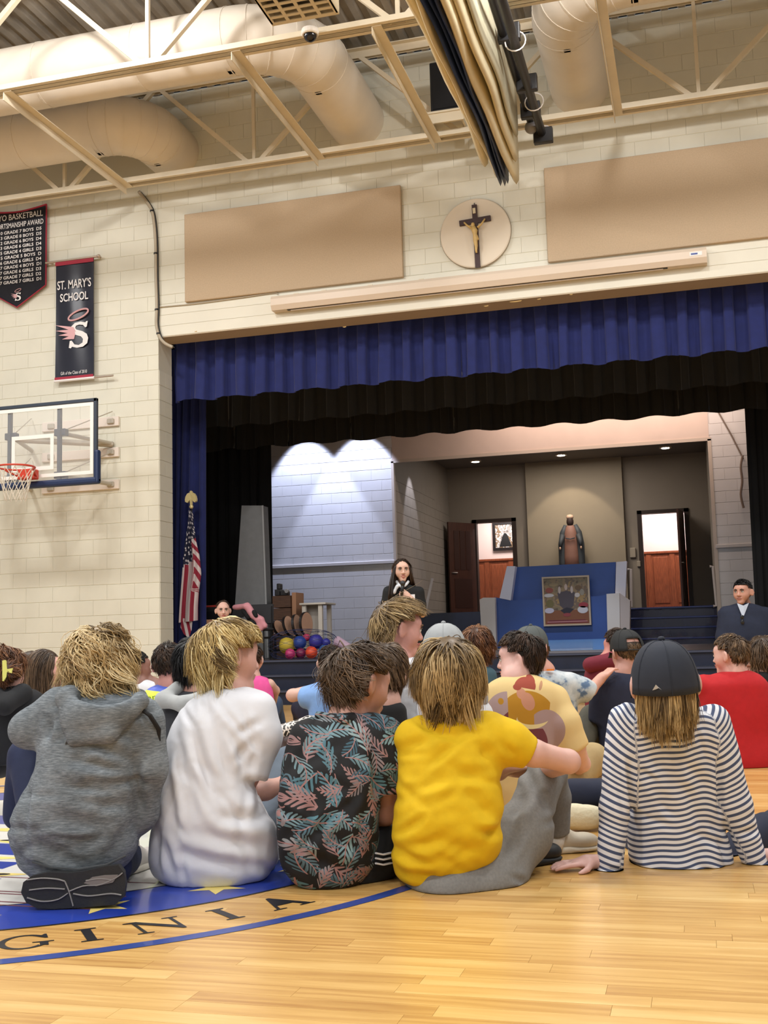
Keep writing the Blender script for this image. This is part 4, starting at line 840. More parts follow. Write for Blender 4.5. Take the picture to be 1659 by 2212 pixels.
def surface(f):
    """surface nets: one vertex in every cell that the surface crosses"""
    F = f.F; S = F < 0; nx, ny, nz = F.shape
    cnt = np.zeros((nx-1, ny-1, nz-1), np.int8)
    for i in (0, 1):
        for j in (0, 1):
            for k in (0, 1): cnt += S[i:nx-1+i, j:ny-1+j, k:nz-1+k]
    act = (cnt > 0) & (cnt < 8); idx = np.full(act.shape, -1, np.int32); I = np.argwhere(act); idx[act] = np.arange(len(I))
    acc = np.zeros((len(I), 3)); num = np.zeros(len(I)); co = [(i, j, k) for i in (0, 1) for j in (0, 1) for k in (0, 1)]
    vals = {c: F[I[:, 0]+c[0], I[:, 1]+c[1], I[:, 2]+c[2]] for c in co}
    for c in co:
        for ax in range(3):
            if c[ax]: continue
            d = list(c); d[ax] = 1; d = tuple(d); a, b = vals[c], vals[d]; m = (a < 0) != (b < 0)
            t = np.where(m, a/np.where(np.abs(a-b) < 1e-9, 1, a-b), 0); q = np.tile(np.array(c, float), (len(I), 1)); q[:, ax] = t; acc += q*m[:, None]; num += m
    V = (I+acc/num[:, None])*f.h+f.lo; Q = []
    for ax in range(3):
        s0 = [slice(1, n-1) for n in F.shape]; s0[ax] = slice(0, F.shape[ax]-1); s1 = list(s0); s1[ax] = slice(1, F.shape[ax])
        A, B = S[tuple(s0)], S[tuple(s1)]; E = np.argwhere(A != B)
        if not len(E): continue
        off = np.array([1, 1, 1]); off[ax] = 0; E2 = E+off; sgn = A[E[:, 0], E[:, 1], E[:, 2]]
        b, c = (ax+1) % 3, (ax+2) % 3; quad = []
        for db, dc in ((-1, -1), (0, -1), (0, 0), (-1, 0)):
            q = E2.copy(); q[:, b] += db; q[:, c] += dc; quad.append(idx[q[:, 0], q[:, 1], q[:, 2]])
        quad = np.stack(quad, 1); quad[~sgn] = quad[~sgn][:, ::-1]; Q.append(quad)
    return V, np.concatenate(Q)
def grad_n(V, Q):
    A, B, C = V[Q[:, 0]], V[Q[:, 1]], V[Q[:, 2]]; fn = np.cross(B-A, C-A); N = np.zeros_like(V)
    for i in range(4): np.add.at(N, Q[:, i], fn)
    return N/(np.linalg.norm(N, axis=1)[:, None]+1e-12)
def relax(V, Q, it=1, lam=.5):
    E = np.concatenate([Q[:, [0, 1]], Q[:, [1, 2]], Q[:, [2, 3]], Q[:, [3, 0]]])
    for _ in range(it):
        acc = np.zeros_like(V); n = np.zeros(len(V)); np.add.at(acc, E[:, 0], V[E[:, 1]]); np.add.at(n, E[:, 0], 1); np.add.at(acc, E[:, 1], V[E[:, 0]]); np.add.at(n, E[:, 1], 1)
        V = V+lam*(acc/n[:, None]-V)
    return V
def skin_mesh(name, prims, h, m, parent, rel=1, fold=None, attr=None, trim=None):
    f = build_field(prims, h); V, Q = surface(f)
    if len(V) == 0: return None
    V = relax(V, Q, rel)
    if fold is not None: N = grad_n(V, Q); V = V+N*fold(V, N)[:, None]; V = relax(V, Q, 1, .3)
    V[:, 2] = np.maximum(V[:, 2], .002)
    o = qmesh(name, V @ K2W.T, Q, m, parent)
    at = o.data.attributes.new('kuv', 'FLOAT_VECTOR', 'POINT'); org = K2W.T @ ROOT[parent]; at.data.foreach_set('vector', (V-org).astype(np.float32).ravel())
    if attr is not None: a2 = o.data.attributes.new('sv', 'FLOAT', 'POINT'); a2.data.foreach_set('value', attr(V).astype(np.float32))
    return o
def stack_prim(rows, D, k=.03, exp=2.4, rnd=.03):
    """trunk given by its outline: rows of (py, left px, right px, dv, half depth)"""
    R = []
    for py, xl, xr, dv, hd in rows:
        d = D+dv; c = kp((xl+xr)/2, py, d); R.append((c[2], c[0], c[1], (xr-xl)/2*d/FPX, hd))
    R = np.array(sorted(R)); z = R[:, 0]; zz = np.linspace(z[0], z[-1], 60); T = [np.interp(zz, z, R[:, i]) for i in range(1, 5)]
    ker = np.array([1, 2, 3, 2, 1.])/9
    T = [np.convolve(np.pad(t, 2, mode='edge'), ker, 'valid') for t in T]
    lo = np.array([(T[0]-T[2]).min(), (T[1]-T[3]).min(), z[0]]); hi = np.array([(T[0]+T[2]).max(), (T[1]+T[3]).max(), z[-1]])
    def fn(X, Y, Z):
        zc = np.clip(Z, z[0], z[-1]); uc, vc, a, b = [np.interp(zc, zz, t).astype(np.float32) for t in T]
        q = ((np.abs(X-uc)/a)**exp+(np.abs(Y-vc)/b)**exp)**(1/exp); d = (q-1)*np.minimum(a, b)
        e = np.maximum(np.maximum(Z-z[-1], z[0]-Z), -1); kk = rnd; hh = np.maximum(kk-np.abs(d-e), 0)/kk; return np.maximum(d, e)+hh*hh*kk*.25
    return ('s', fn, (lo, hi), {'k': k})
def C(a, b, ra, rb=None, k=.02, **kw): return ('c', np.array(a), np.array(b), ra, ra if rb is None else rb, dict(k=k, **kw))
def E_(c, r, R=None, k=.02, **kw): return ('e', np.array(c), r, R, dict(k=k, **kw))
def chain(pts, r, k=.02, flat=False):
    out = []
    for i in range(len(pts)-1): out.append(C(pts[i], pts[i+1], r[i], r[i+1], k, **({'flat': True} if flat and i == len(pts)-2 else {})))
    return out
def auto_creases(rows, n, seed, ang=(50, 130), w=(.007, .013), dp=(.003, .007), ln=(50, 150)):
    rg = random.Random(seed); out = []; ys = [q[0] for q in rows]
    for _ in range(n):
        y = rg.uniform(ys[1], ys[-1]-15); xl = np.interp(y, ys, [q[1] for q in rows]); xr = np.interp(y, ys, [q[2] for q in rows]); x = rg.uniform(xl+10, xr-10); a = math.radians(rg.uniform(*ang)); L = rg.uniform(*ln)/2
        out.append((x-L*math.cos(a), y-L*math.sin(a), x+L*math.cos(a), y+L*math.sin(a), rg.uniform(*w), rg.uniform(*dp)))
    return out
def wrinkles(seed, amp=.004, freq=18., zs=.45, extra=(), front=None):
    """soft cloth folds; extra: (u0,z0,u1,z1,width,depth) creases on the side facing the camera"""
    rg = np.random.default_rng(seed); W_ = []
    for i in range(5):
        d = rg.normal(size=3); d[2] *= zs if i % 2 else 1.4; d /= np.linalg.norm(d); W_.append((d*freq*rg.uniform(.5, 1.6), rg.uniform(0, 6.3), rg.normal(size=3)*freq*.35, rg.uniform(0, 6.3)))
    def fn(V, N):
        o = np.zeros(len(V))
        for k, p, k2, p2 in W_: o += amp*.5*(np.sin(V @ k+p+1.8*np.sin(V @ k2+p2)))
        for u0, z0, u1, z1, w, dp in extra:
            a = np.array([u0, z0]); b = np.array([u1, z1]); P = V[:, [0, 2]]; ba = b-a; t = np.clip(((P-a) @ ba)/(ba @ ba+1e-9), 0, 1); d = np.linalg.norm(P-a-t[:, None]*ba, axis=1)
            w2 = w*1.35; fade = np.sin(np.clip(((P-a) @ ba)/(ba @ ba+1e-9), 0.02, .98)*math.pi)**.6
            o -= np.where(N[:, 1] < .25, fade*dp*1.0*(np.exp(-(d/w2)**2)-.5*np.exp(-((d-1.8*w2)/w2)**2)), 0)
        return o
    return fn
# ---- head and face
def head_prims(c, R, s, ears=True, face=True, neck=None, nr=.048):
    T = lambda p: c+R @ (np.array(p)*s)
    P = [E_(T((0, -.012, .022)), np.array((.075, .093, .087))*s, R, .01), C(T((0, .02, -.03)), T((0, .052, -.088)), .06*s, .036*s, .04*s),
         E_(T((.036, .048, -.032)), np.array((.032, .034, .036))*s, R, .03*s), E_(T((-.036, .048, -.032)), np.array((.032, .034, .036))*s, R, .03*s), E_(T((0, .066, .03)), np.array((.054, .026, .03))*s, R, .03*s)]
    if face:
        P += [C(T((0, .088, .004)), T((0, .106, -.03)), .008*s, .0115*s, .014*s), E_(T((.011, .095, -.034)), np.array((.010, .011, .008))*s, R, .008*s), E_(T((-.011, .095, -.034)), np.array((.010, .011, .008))*s, R, .008*s),
              E_(T((0, .080, -.098)), np.array((.020, .016, .017))*s, R, .02*s), E_(T((.032, .099, .002)), np.array((.019, .014, .010))*s, R, .01*s, op='d'), E_(T((-.032, .099, .002)), np.array((.019, .014, .010))*s, R, .01*s, op='d'),
              E_(T((0, .088, -.060)), np.array((.024, .014, .007))*s, R, .008*s), E_(T((0, .086, -.070)), np.array((.020, .014, .008))*s, R, .008*s)]
    if ears:
        for e in (-1, 1):
            Re = R @ np.array([[math.cos(.62), -e*math.sin(.62), 0], [e*math.sin(.62), math.cos(.62), 0], [0, 0, 1]])
            P += [E_(T((e*.086, -.012, -.012)), np.array((.010, .026, .037))*s, Re, .006*s), E_(T((e*.100, -.004, -.008)), np.array((.012, .014, .022))*s, Re, .006*s, op='d')]
    if neck is not None: P += [C(T((0, -.022, -.045)), neck, nr*s*.92, (nr+.004)*s, .018*s)]
    return P
def face_parts(root, c, R, s, brow='#3a2a20', iris='#3b2a1c', lip='#a8645a', open_mouth=False):
    T = lambda x, y, z: K2W @ (c+R @ (np.array((x, y, z))*s)); Rw = K2W @ R
    me = mat('eye_white', '#d9cfc6', .3); mi = mat('iris_'+iris[1:], iris, .25); mb = mat('brow_'+brow[1:], brow, .8); ml = mat('lip_'+lip[1:], lip, .5)
    for e in (-1, 1):
        b = MB(); b.ball(T(e*.032, .079, .002), .0135*s, 12); eo = b.to('eye', me, root, smooth=True); b = MB(); b.ball(T(e*.032, .0865, .002), .0072*s, 10); b.to('iris', mi, eo, smooth=True)
        MB().tube([T(e*.014, .0935, .019), T(e*.030, .0945, .025), T(e*.05, .083, .019)], [.0042*s, .005*s, .0025*s], 6).to('eyebrow', mb, root, smooth=True)
        MB().tube([T(e*.016, .089, .008), T(e*.032, .0935, .012), T(e*.048, .083, .006)], [.002*s, .003*s, .002*s], 5).to('eyelid', mb, root, smooth=True)
    if open_mouth:
        b = MB(); b.ball((0, 0, 0), .012*s, 10, (1.5, .5, .8)); b.V = [tuple(T(0, .092, -.066)+Rw @ np.array(v)) for v in b.V]; b.to('mouth', mat('mouth_dark', '#3c1512', .6), root, smooth=True)
    MB().tube([T(-.024, .088, -.061), T(-.008, .1005, -.056), T(0, .1, -.058), T(.008, .1005, -.056), T(.024, .088, -.061)], [.002*s, .005*s, .0045*s, .005*s, .002*s], 6).to('upper_lip', ml, root, smooth=True)
    z = -.078 if open_mouth else -.069
    MB().tube([T(-.02, .088, -.064), T(-.008, .0985, z), T(.008, .0985, z), T(.02, .088, -.064)], [.002*s, .0055*s, .0055*s, .002*s], 6).to('lower_lip', ml, root, smooth=True)
# ---- hair
def hair_mat(name, cols, rough=.42):
    if name in MATS: return MATS[name]
    m = bpy.data.materials.new(name); m.use_nodes = True; t = NT(m); MATS[name] = m
    a = t.n('ShaderNodeAttribute', attribute_name='hv').outputs['Fac']; n = t.noise(t.obj(), 70., 2)
    t.col(t.ramp(t.math('ADD', a, t.math('MULTIPLY', t.math('SUBTRACT', n, .5), .25)), [(i/(len(cols)-1)*.9+.05, c) for i, c in enumerate(cols)])); t.b.inputs['Roughness'].default_value = rough; t.b.inputs['Specular IOR Level'].default_value = .35; return m
HAIRS = dict(blond=('#54422b', '#86704c', '#b79d70', '#dcc594', '#f0e0b8'), dirty=('#3d3021', '#645138', '#8f764f', '#b99c6c', '#d9c08f'), light=('#574428', '#8c7245', '#bfa46a', '#e4cd92', '#f7e9bb'), brown=('#241a14', '#3d2e22', '#584635', '#786049', '#977b5c'), dark=('#120d0b', '#20170f', '#33241a', '#463225', '#5b4431'), black=('#060606', '#0b0b0c', '#121214', '#1b1b1d', '#29282a'), auburn=('#2a1913', '#43291b', '#603c25', '#7d5234', '#9c6f49'))
def hair(root, c, R, s, kind, n=1200, seg=7, length=.12, thick=.02, whorl=(0, -.5, .87), grav=.9, curl=0., lock=.0045, line=None, seed=1, swirl=.35, lenfn=None, spread=.25, cap=True, side=3, cut=None, flow=1., flick=0., clump=16, pull=.62, short=0., hang=0., wave=0., bare=None):
    rg = np.random.default_rng(seed); rad = np.array((.077, .096, .090))*s; off = np.array((0, -.012, .022))*s
    i = np.arange(n*3)+.5; ph = np.arccos(1-2*i/(n*3)); th = math.pi*(1+5**.5)*i; d = np.stack([np.cos(th)*np.sin(ph), np.sin(th)*np.sin(ph), np.cos(ph)], 1)+rg.normal(size=(n*3, 3))*.03
    d /= np.linalg.norm(d, axis=1)[:, None]
    if line is None: line = lambda q: (q[:, 2] > -.62-.0*q[:, 1]) & ((q[:, 1] < .38) | (q[:, 2] > .55)) & ((q[:, 1] < .12) | (q[:, 2] > .12) | (np.abs(q[:, 0]) < .0))
    d = d[line(d)]; rg.shuffle(d); d = d[:n]; n = len(d); w = norm(whorl)
    L = length*s*rg.uniform(.7, 1.2, n)
    if lenfn is not None: L = L*lenfn(d)
    if short:
        side_ = np.clip((np.abs(d[:, 0])-.3)/.35, 0, 1)*np.clip((d[:, 1]+.55)/.3, 0, 1); front_ = np.clip((d[:, 1]-.1)/.35, 0, 1); L = L*(1-short*.62*side_)*(1-short*.5*front_*(1-side_))
    P = np.zeros((n, seg+1, 3)); P[:, 0] = d*rad*1.0; ds = L/seg; lift = thick*s*rg.uniform(.45, 1.1, n)
    ax = rg.normal(size=(n, 3)); phs = rg.uniform(0, 6.3, n); lean = rg.normal(size=(n, 3))*spread; g = R.T @ np.array((0, 0, -1.))
    for k in range(seg):
        p = P[:, k]; u = p/rad; u /= np.linalg.norm(u, axis=1)[:, None]; t = u*(u @ w)[:, None]-w; t /= np.linalg.norm(t, axis=1)[:, None]+.15
        hb = (np.clip(-u[:, 2]*2.2+.15, 0, 1)*hang)[:, None]; t = t*(1-hb)+g*hb
        sw = np.cross(w, u); f = (k+1)/seg
        dr = t*flow+swirl*sw*(1-.5*f)+g*grav*f+lean*(.4+f)+curl*(np.sin(phs+f*7)[:, None]*np.cross(u, t)+np.cos(phs*1.7+f*6)[:, None]*u*.7)+flick*u*max(0, f-.55)*3
        dr /= np.linalg.norm(dr, axis=1)[:, None]; q = p+dr*ds[:, None]; e = np.linalg.norm(q/rad, axis=1); want = 1+lift/rad.mean()*math.sin(min(1., f*1.5)*math.pi/2)
        below = (q[:, 2] < -.55*rad[2]); mn = np.where(below, np.minimum(want, 1.0), want); sc = np.where(e < mn, mn/e, 1.0); q[:, :2] *= sc[:, None][:, :1]; q[:, 2] *= np.where(below, 1., sc)
        P[:, k+1] = q
    nc = max(4, n//clump); ce = rg.choice(n, nc, replace=False); own = ce[np.argmax(d @ d[ce].T, 1)]; fr = np.linspace(0, 1, seg+1)
    P += (P[own]-P[:, :1]*0-P)*(pull*fr**1.3)[None, :, None]
    if short and bare is None: bare = lambda u: ((u[..., 1] > -.28) & (u[..., 2] < .10) & (np.abs(u[..., 0]) > .45)) | ((u[..., 1] > .52) & (u[..., 2] < .5))
    if bare is not None:
        hit = np.maximum.accumulate(bare(P/rad), axis=1); P[hit[:, 0]] = P[hit[:, 0]][:, :1]
        for k in range(1, seg+1): P[:, k] = np.where(hit[:, k:k+1], P[:, k-1], P[:, k])
    if cut is not None: P[:, :, 2] = np.maximum(P[:, :, 2], cut*s)
    T = np.gradient(P, axis=1); T /= np.linalg.norm(T, axis=2)[:, :, None]+1e-9; U = P/rad; U /= np.linalg.norm(U, axis=2)[:, :, None]
    A = np.cross(T, U); A /= np.linalg.norm(A, axis=2)[:, :, None]+1e-9; B = np.cross(A, T); f = np.linspace(0, 1, seg+1); wd = lock*s*rg.uniform(.6, 1.3, n)[:, None]*(1-.86*f**1.8)[None]
    if wave: pw = phs[own][:, None]+f[None]*7.5; P = P+(A*np.cos(pw)[:, :, None]+U*np.sin(pw)[:, :, None])*(wave*s*np.minimum(1, f*1.6))[None, :, None]
    rings = []
    for k in range(side):
        a = 2*math.pi*k/side+math.pi/2; rings.append(P+A*(wd*math.cos(a)*1.5)[:, :, None]+B*(wd*math.sin(a)*.7)[:, :, None])
    V = np.stack(rings, 2).reshape(-1, 3); base = (np.arange(n)*(seg+1)*side)[:, None, None]; kk = (np.arange(seg)*side)[None, :, None]; j = np.arange(side)[None, None, :]; j2 = (j+1) % side
    Q = np.stack([base+kk+j, base+kk+j2, base+kk+side+j2, base+kk+side+j], -1).reshape(-1, 4)
    hc_ = rg.normal(0, .16, n); hv = (np.clip(.5+hc_[own]+rg.normal(0, .09, n), 0, 1)[:, None]+(.22*f-.1)[None]); hv = np.repeat(hv.reshape(-1), side)
    if cap:
        m = 40; a = np.linspace(0, math.pi, m//2+1); b = np.linspace(0, 2*math.pi, m, endpoint=False); S = np.array([(math.sin(x)*math.cos(y), math.sin(x)*math.sin(y), math.cos(x)) for x in a for y in b])
        F2 = np.array([(i_*m+k, (i_+1)*m+k, (i_+1)*m+(k+1) % m, i_*m+(k+1) % m) for i_ in range(m//2) for k in range(m)]); cen = S[F2].mean(1); F2 = F2[line(cen/np.linalg.norm(cen, axis=1)[:, None])]
        Q = np.concatenate([Q, F2+len(V)]); V = np.concatenate([V, S*rad*(1.0+.35*thick/.09)]); hv = np.concatenate([hv, np.full(len(S), .22)])
    Wd = ((V+off) @ R.T+c) @ K2W.T
    o = qmesh('hair', Wd, Q, hair_mat('hair_'+kind, HAIRS[kind]), root); a = o.data.attributes.new('hv', 'FLOAT', 'POINT'); a.data.foreach_set('value', hv.astype(np.float32)); return o
# ---- caps
def ball_cap(root, c, R, s, color, brim_dir=1, rim=-.005, strap=False, rx=.088, ry=.108, top=.125, tilt=0., mark=None):
    m = mat('cap_'+color[1:], color, .8, var=.08, vscale=20, bump=.15, bscale=400, bdist=.001); n = 36; T = lambda p: K2W @ (c+R @ (np.array(p)*s)); V = []; rows = 10
    for i in range(rows+1):
        a = math.pi/2*i/rows; r = math.cos(a)**.75; z = rim+(top-rim)*math.sin(a)
        for k in range(n): t = 2*math.pi*k/n; V.append(T((rx*r*math.cos(t), -.012+ry*r*math.sin(t), z+tilt*ry*r*math.sin(t))))
    F = []
    for i in range(rows):
        for k in range(n):
            t = 2*math.pi*(k+.5)/n; y = math.sin(t)
            if strap and i < 4 and y*brim_dir < -.9: continue
            F.append((i*n+k, i*n+(k+1) % n, (i+1)*n+(k+1) % n, (i+1)*n+k))
    cp = thing_child('cap', root); ob_ = ob('crown_panel', V, F, m, cp, smooth=True)
    mod = ob_.modifiers.new('s', 'SOLIDIFY'); mod.thickness = .003
    MB().ball(T((0, -.012, top+.004)), .011*s, 10, (1, 1, .7)).to('button', m, cp, smooth=True)
    for k in range(6):
        t = 2*math.pi*(k+.5)/6; MB().tube([T((rx*1.004*math.cos(a)**.75*math.cos(t), -.012+ry*1.004*math.cos(a)**.75*math.sin(t), rim+(top*1.004-rim)*math.sin(a)+tilt*ry*math.cos(a)**.75*math.sin(t))) for a in np.linspace(.02, 1.55, 12)], .0013*s, 4).to('seam', m, cp)
    if strap: MB().tube([T((rx*1.01*math.cos(t), -.012+ry*1.01*math.sin(t), rim+.008+tilt*ry*math.sin(t))) for t in np.linspace(-math.pi/2-.5, -math.pi/2+.5, 9)] if brim_dir > 0 else [T((rx*1.01*math.cos(t), -.012+ry*1.01*math.sin(t), rim+.008)) for t in np.linspace(math.pi/2-.5, math.pi/2+.5, 9)], .008*s, 6, squash=.4).to('strap', m, cp)
    B = MB(); nb = 14; L = .07; V = []
    for j in range(4):
        for k in range(nb+1):
            x = -1+2*k/nb; yy = math.sqrt(max(0, 1-.72*x*x)); V.append(T((rx*.93*x, -.012+brim_dir*(ry*.96*yy+L*(j/3)*math.sqrt(max(0, 1-x*x*.98))), rim+.006-.016*x*x*(j/3)-.012*(j/3))))
    F = [(j*(nb+1)+k, j*(nb+1)+k+1, (j+1)*(nb+1)+k+1, (j+1)*(nb+1)+k) for j in range(3) for k in range(nb)]
    br = ob('brim', V, F, m, cp, smooth=True); mod = br.modifiers.new('s', 'SOLIDIFY'); mod.thickness = .004
    return cp
def thing_child(name, parent):
    o = bpy.data.objects.new(name, None); return link(o, parent)
# ---- hand with five fingers: wrist w, pointing dir d, palm normal pn (all in u,v,z)
def hand_prims(w, d, pn, s=1., thumb=1, curl=.35, spread=.16):
    d, pn = norm(d), norm(pn); x = norm(np.cross(d, pn)); P = [E_(w+d*.045*s, np.array((.040, .050, .016))*s, np.stack([x, d, pn], 1), .012*s), C(w-d*.02*s, w+d*.03*s, .024*s, .026*s, .02*s)]
    for k, (o, L) in enumerate(((-.030, .062), (-.010, .074), (.011, .078), (.031, .070))):
        a = w+d*.082*s+x*(o*thumb)*s; q = norm(d+x*thumb*(o*3.2*spread/.16*.35)); c1, c2 = curl*.6, curl*1.5
        b = a+(q*math.cos(c1)-pn*math.sin(c1)*-1)*L*.45*s; e = b+(q*math.cos(c2)+pn*math.sin(c2))*L*.33*s; g = e+(q*math.cos(c2*1.5)+pn*math.sin(c2*1.5))*L*.26*s
        P += [C(a-q*.03*s, b, .0098*s, .0092*s, .004*s), C(b, e, .0092*s, .0085*s, .003*s), C(e, g, .0085*s, .0072*s, .003*s)]
    a = w+d*.025*s+x*thumb*.03*s; b = a+norm(d*.6+x*thumb*.8+pn*.3)*.042*s; e = b+norm(d*.9+x*thumb*.3+pn*.3)*.032*s
    return P+[C(a, b, .0135*s, .0105*s, .012*s), C(b, e, .0105*s, .0085*s, .004*s)]
def shoe(root, a, d, L=.26, color='#e8e2d6', sole='#d8d2c4', up=(0, 0, 1), h=.0075, s=1.):
    """a heel point on the ground, d direction to the toe; upper and sole are parts"""
    d = norm(d); upv = norm(up); x = norm(np.cross(d, upv)); upv = np.cross(x, d); R = np.stack([x, d, upv], 1); a = np.array(a, float); L *= s
    sh = thing_child('shoe', root)
    P = [E_(a+d*.30*L+upv*.05*s, np.array((.036, .26*L, .046))*s, R, .03), E_(a+d*.70*L+upv*.036*s, np.array((.044, .30*L, .032))*s, R, .03), C(a+d*.16*L+upv*.05*s, a+d*.16*L+upv*.10*s, .038*s, .042*s, .02)]
    skin_mesh('upper', P, h, mat('shoe_'+color[1:], color, .6, var=.06, vscale=20), sh)
    S = [E_(a+d*.25*L+upv*.012*s, np.array((.038, .25*L, .014))*s, R, .02), E_(a+d*.68*L+upv*.012*s, np.array((.048, .34*L, .014))*s, R, .03)]
    skin_mesh('sole', S, h, mat('sole_'+sole[1:], sole, .6), sh); return sh
# ---- skin and cloth materials
def skin(c='#d9a48a'):
    v = [int(c[i:i+2], 16) for i in (1, 3, 5)]; c = '#%02x%02x%02x' % (int(v[0]*.965), int(v[1]*1.0), min(255, int(v[2]*1.07)))
    return mat('skin_'+c[1:], c, .5, var=.05, vscale=25, sss=.12)
def cloth(name, c, var=.05, rough=.85, wr=.25): return mat(name, c, rough, var=var, vscale=30, bump=wr, bscale=28, bdist=.006)
# ================================================================== FRONT ROW
BODY_H, CLOTH_H = .0065, .0075
def new_person(label, px, py, group='students seated on the gym floor', z=None):
    p = atZ(px, py); return thing('person', label, 'person', (p[0], p[1], 0.), group)
def PX(D): return lambda px, py, dv=0.: kp(px, py, D+dv)
def crease(D, L):      # pixel creases -> metres
    out = []
    for x0, y0, x1, y1, w, dp in L:
        a, b = kp(x0, y0, D-.1), kp(x1, y1, D-.1); out.append((a[0], a[2], b[0], b[2], w, dp))
    return out
def dist_chain(V, pts):
    best = np.full(len(V), 9.); along = np.zeros(len(V)); acc = 0.
    for a, b in zip(pts[:-1], pts[1:]):
        ba = b-a; L = np.linalg.norm(ba); t = np.clip(((V-a) @ ba)/(L*L), 0, 1); d = np.linalg.norm(V-a-t[:, None]*ba, axis=1); m = d < best; best[m] = d[m]; along[m] = (acc+t*L)[m]; acc += L
    return best, along
# ---------------- 1. grey hoodie
D = 3.62; P = PX(D); r = new_person('boy in heather grey hoodie with curly blond hair, furthest left of the front row', 180, 1905)
m_heather = mat('heather_grey_fleece', '#77797a', .95); t = NT(m_heather)
n1 = t.noise(t.n('ShaderNodeAttribute', attribute_name='kuv').outputs['Vector'], 1., 5, .7, sc3=(40, 40, 260)); n2 = t.noise(t.obj(), 9., 3)
t.col(t.ramp(t.math('ADD', t.math('MULTIPLY', n1, .75), t.math('MULTIPLY', n2, .25)), [(.33, '#4d5358'), (.5, '#70777c'), (.68, '#959ca1')])); t.bump(n1, .2, .002)
rows = [(1488, 165, 285, .09, .085), (1500, 140, 300, .08, .10), (1522, 115, 322, .07, .115), (1560, 98, 325, .05, .125), (1610, 82, 312, .03, .13), (1650, 80, 302, .01, .135), (1700, 60, 294, 0, .14), (1740, 34, 290, -.01, .145), (1790, 21, 296, -.01, .15), (1840, 33, 294, 0, .15), (1872, 58, 275, .0, .145), (1893, 95, 235, 0, .13)]
armL = [P(128, 1528, .06), P(58, 1577, .05), P(110, 1590, .3)]; armR = [P(312, 1556, .05), P(318, 1660, .02), P(308, 1755, .05), P(285, 1730, .3)]
pr = [stack_prim(rows, D)]+chain(armL, [.062, .052, .045], .05)+chain(armR, [.062, .056, .055, .045], .035)
fo = wrinkles(11, .005, 16, extra=crease(D, auto_creases(rows, 26, 1, (-35, 35))+[(150, 1640, 280, 1665, .012, .012), (190, 1600, 285, 1650, .012, .01), (120, 1690, 270, 1710, .014, .008), (60, 1700, 66, 1800, .01, .014), (45, 1760, 70, 1835, .01, .010), (70, 1800, 180, 1860, .018, .010), (100, 1750, 250, 1790, .018, .007), (286, 1640, 292, 1760, .010, .016), (95, 1560, 90, 1600, .010, .014), (290, 1770, 240, 1850, .014, .009), (160, 1720, 285, 1745, .012, .008)]))
skin_mesh('hoodie', pr, CLOTH_H, m_heather, r, 2, fo)
MB().tube([K2W @ kp(x, y, D-.155) for x, y in ((70, 1862), (110, 1874), (170, 1878), (230, 1868), (272, 1848))], .0035, 5).to('waistband_seam', mat('dark_thread', '#4c4e50', .9), r)
hc = P(222, 1540, -.04)
pr = [E_(P(214, 1540, -.055), (.118, .06, .075), rotm(0, -18, 10), .03), C(P(150, 1508, -.02), P(160, 1592, -.085), .038, .022, .03), C(P(302, 1514, -.01), P(235, 1585, -.09), .032, .022, .03), C(P(235, 1585, -.09), P(162, 1603, -.09), .024, .018, .03), C(P(150, 1510, .0), P(300, 1506, .1), .04, .03, .03), E_(P(228, 1500, -.035), (.085, .065, .055), rotm(0, 25, 8), .02, op='d')]
skin_mesh('hood', pr, .006, m_heather, r, 2, wrinkles(4, .003, 22))
MB().tube([K2W @ (p+np.array((0, -.068, 0))) for p in (P(176, 1566, -.02), P(163, 1586, -.03), P(155, 1603, -.02))], .0028, 5).to('hood_seam', mat('dark_thread', '#4c4e50', .9), r)
for k, dx in enumerate((0, 7)): MB().tube([K2W @ P(x+dx*.5, y, dv) for x, y, dv in ((302, 1531, -.02), (322, 1545, -.035), (341, 1575, .0), (345-dx, 1610, .01), (344-dx, 1660, .01))], .006, 6).to('sleeve_stripe', mat('black_tape', '#151517', .7), r, smooth=True)
hd, R = P(220, 1436, .12), rotm(5, -6); s = 1.02
skin_mesh('body', head_prims(hd, R, s, neck=P(225, 1510, .1))+chain([P(225, 1508, .09), P(222, 1560, .06), P(180, 1850, .02)], [.06, .07, .07], .05)+chain(armL, [.04, .035, .03], .03)+hand_prims(P(112, 1590, .3), (.6, .6, .1), (0, 0, -1), .9)+chain(armR, [.04, .035, .034, .028], .03)+hand_prims(P(285, 1728, .3), (-.2, .9, .1), (0, 0, -1), .9), .009, skin(), r, 1)
hair(r, hd, R, s, 'blond', 4600, 10, .19, .036, (0, -.3, .95), .8, .95, .0024, seed=3, spread=.3, swirl=.4, clump=46, pull=.8, hang=.7, wave=.014, line=lambda q: (q[:, 2] > -.72) & ((q[:, 1] < .35) | (q[:, 2] > .5)))
m_nvp = cloth('navy_joggers', '#1b2443'); L1 = [P(110, 1850, .05), P(58, 1630, .33), P(40, 1760, .36)]
skin_mesh('trousers', [E_(P(170, 1865, .03), (.16, .13, .055), None, .05)]+chain(L1, [.085, .062, .05], .03)+chain([P(230, 1868, .03), P(262, 1850, .28), P(240, 1880, .05)], [.08, .065, .05], .03), .011, m_nvp, r, 2, wrinkles(5, .004, 20))
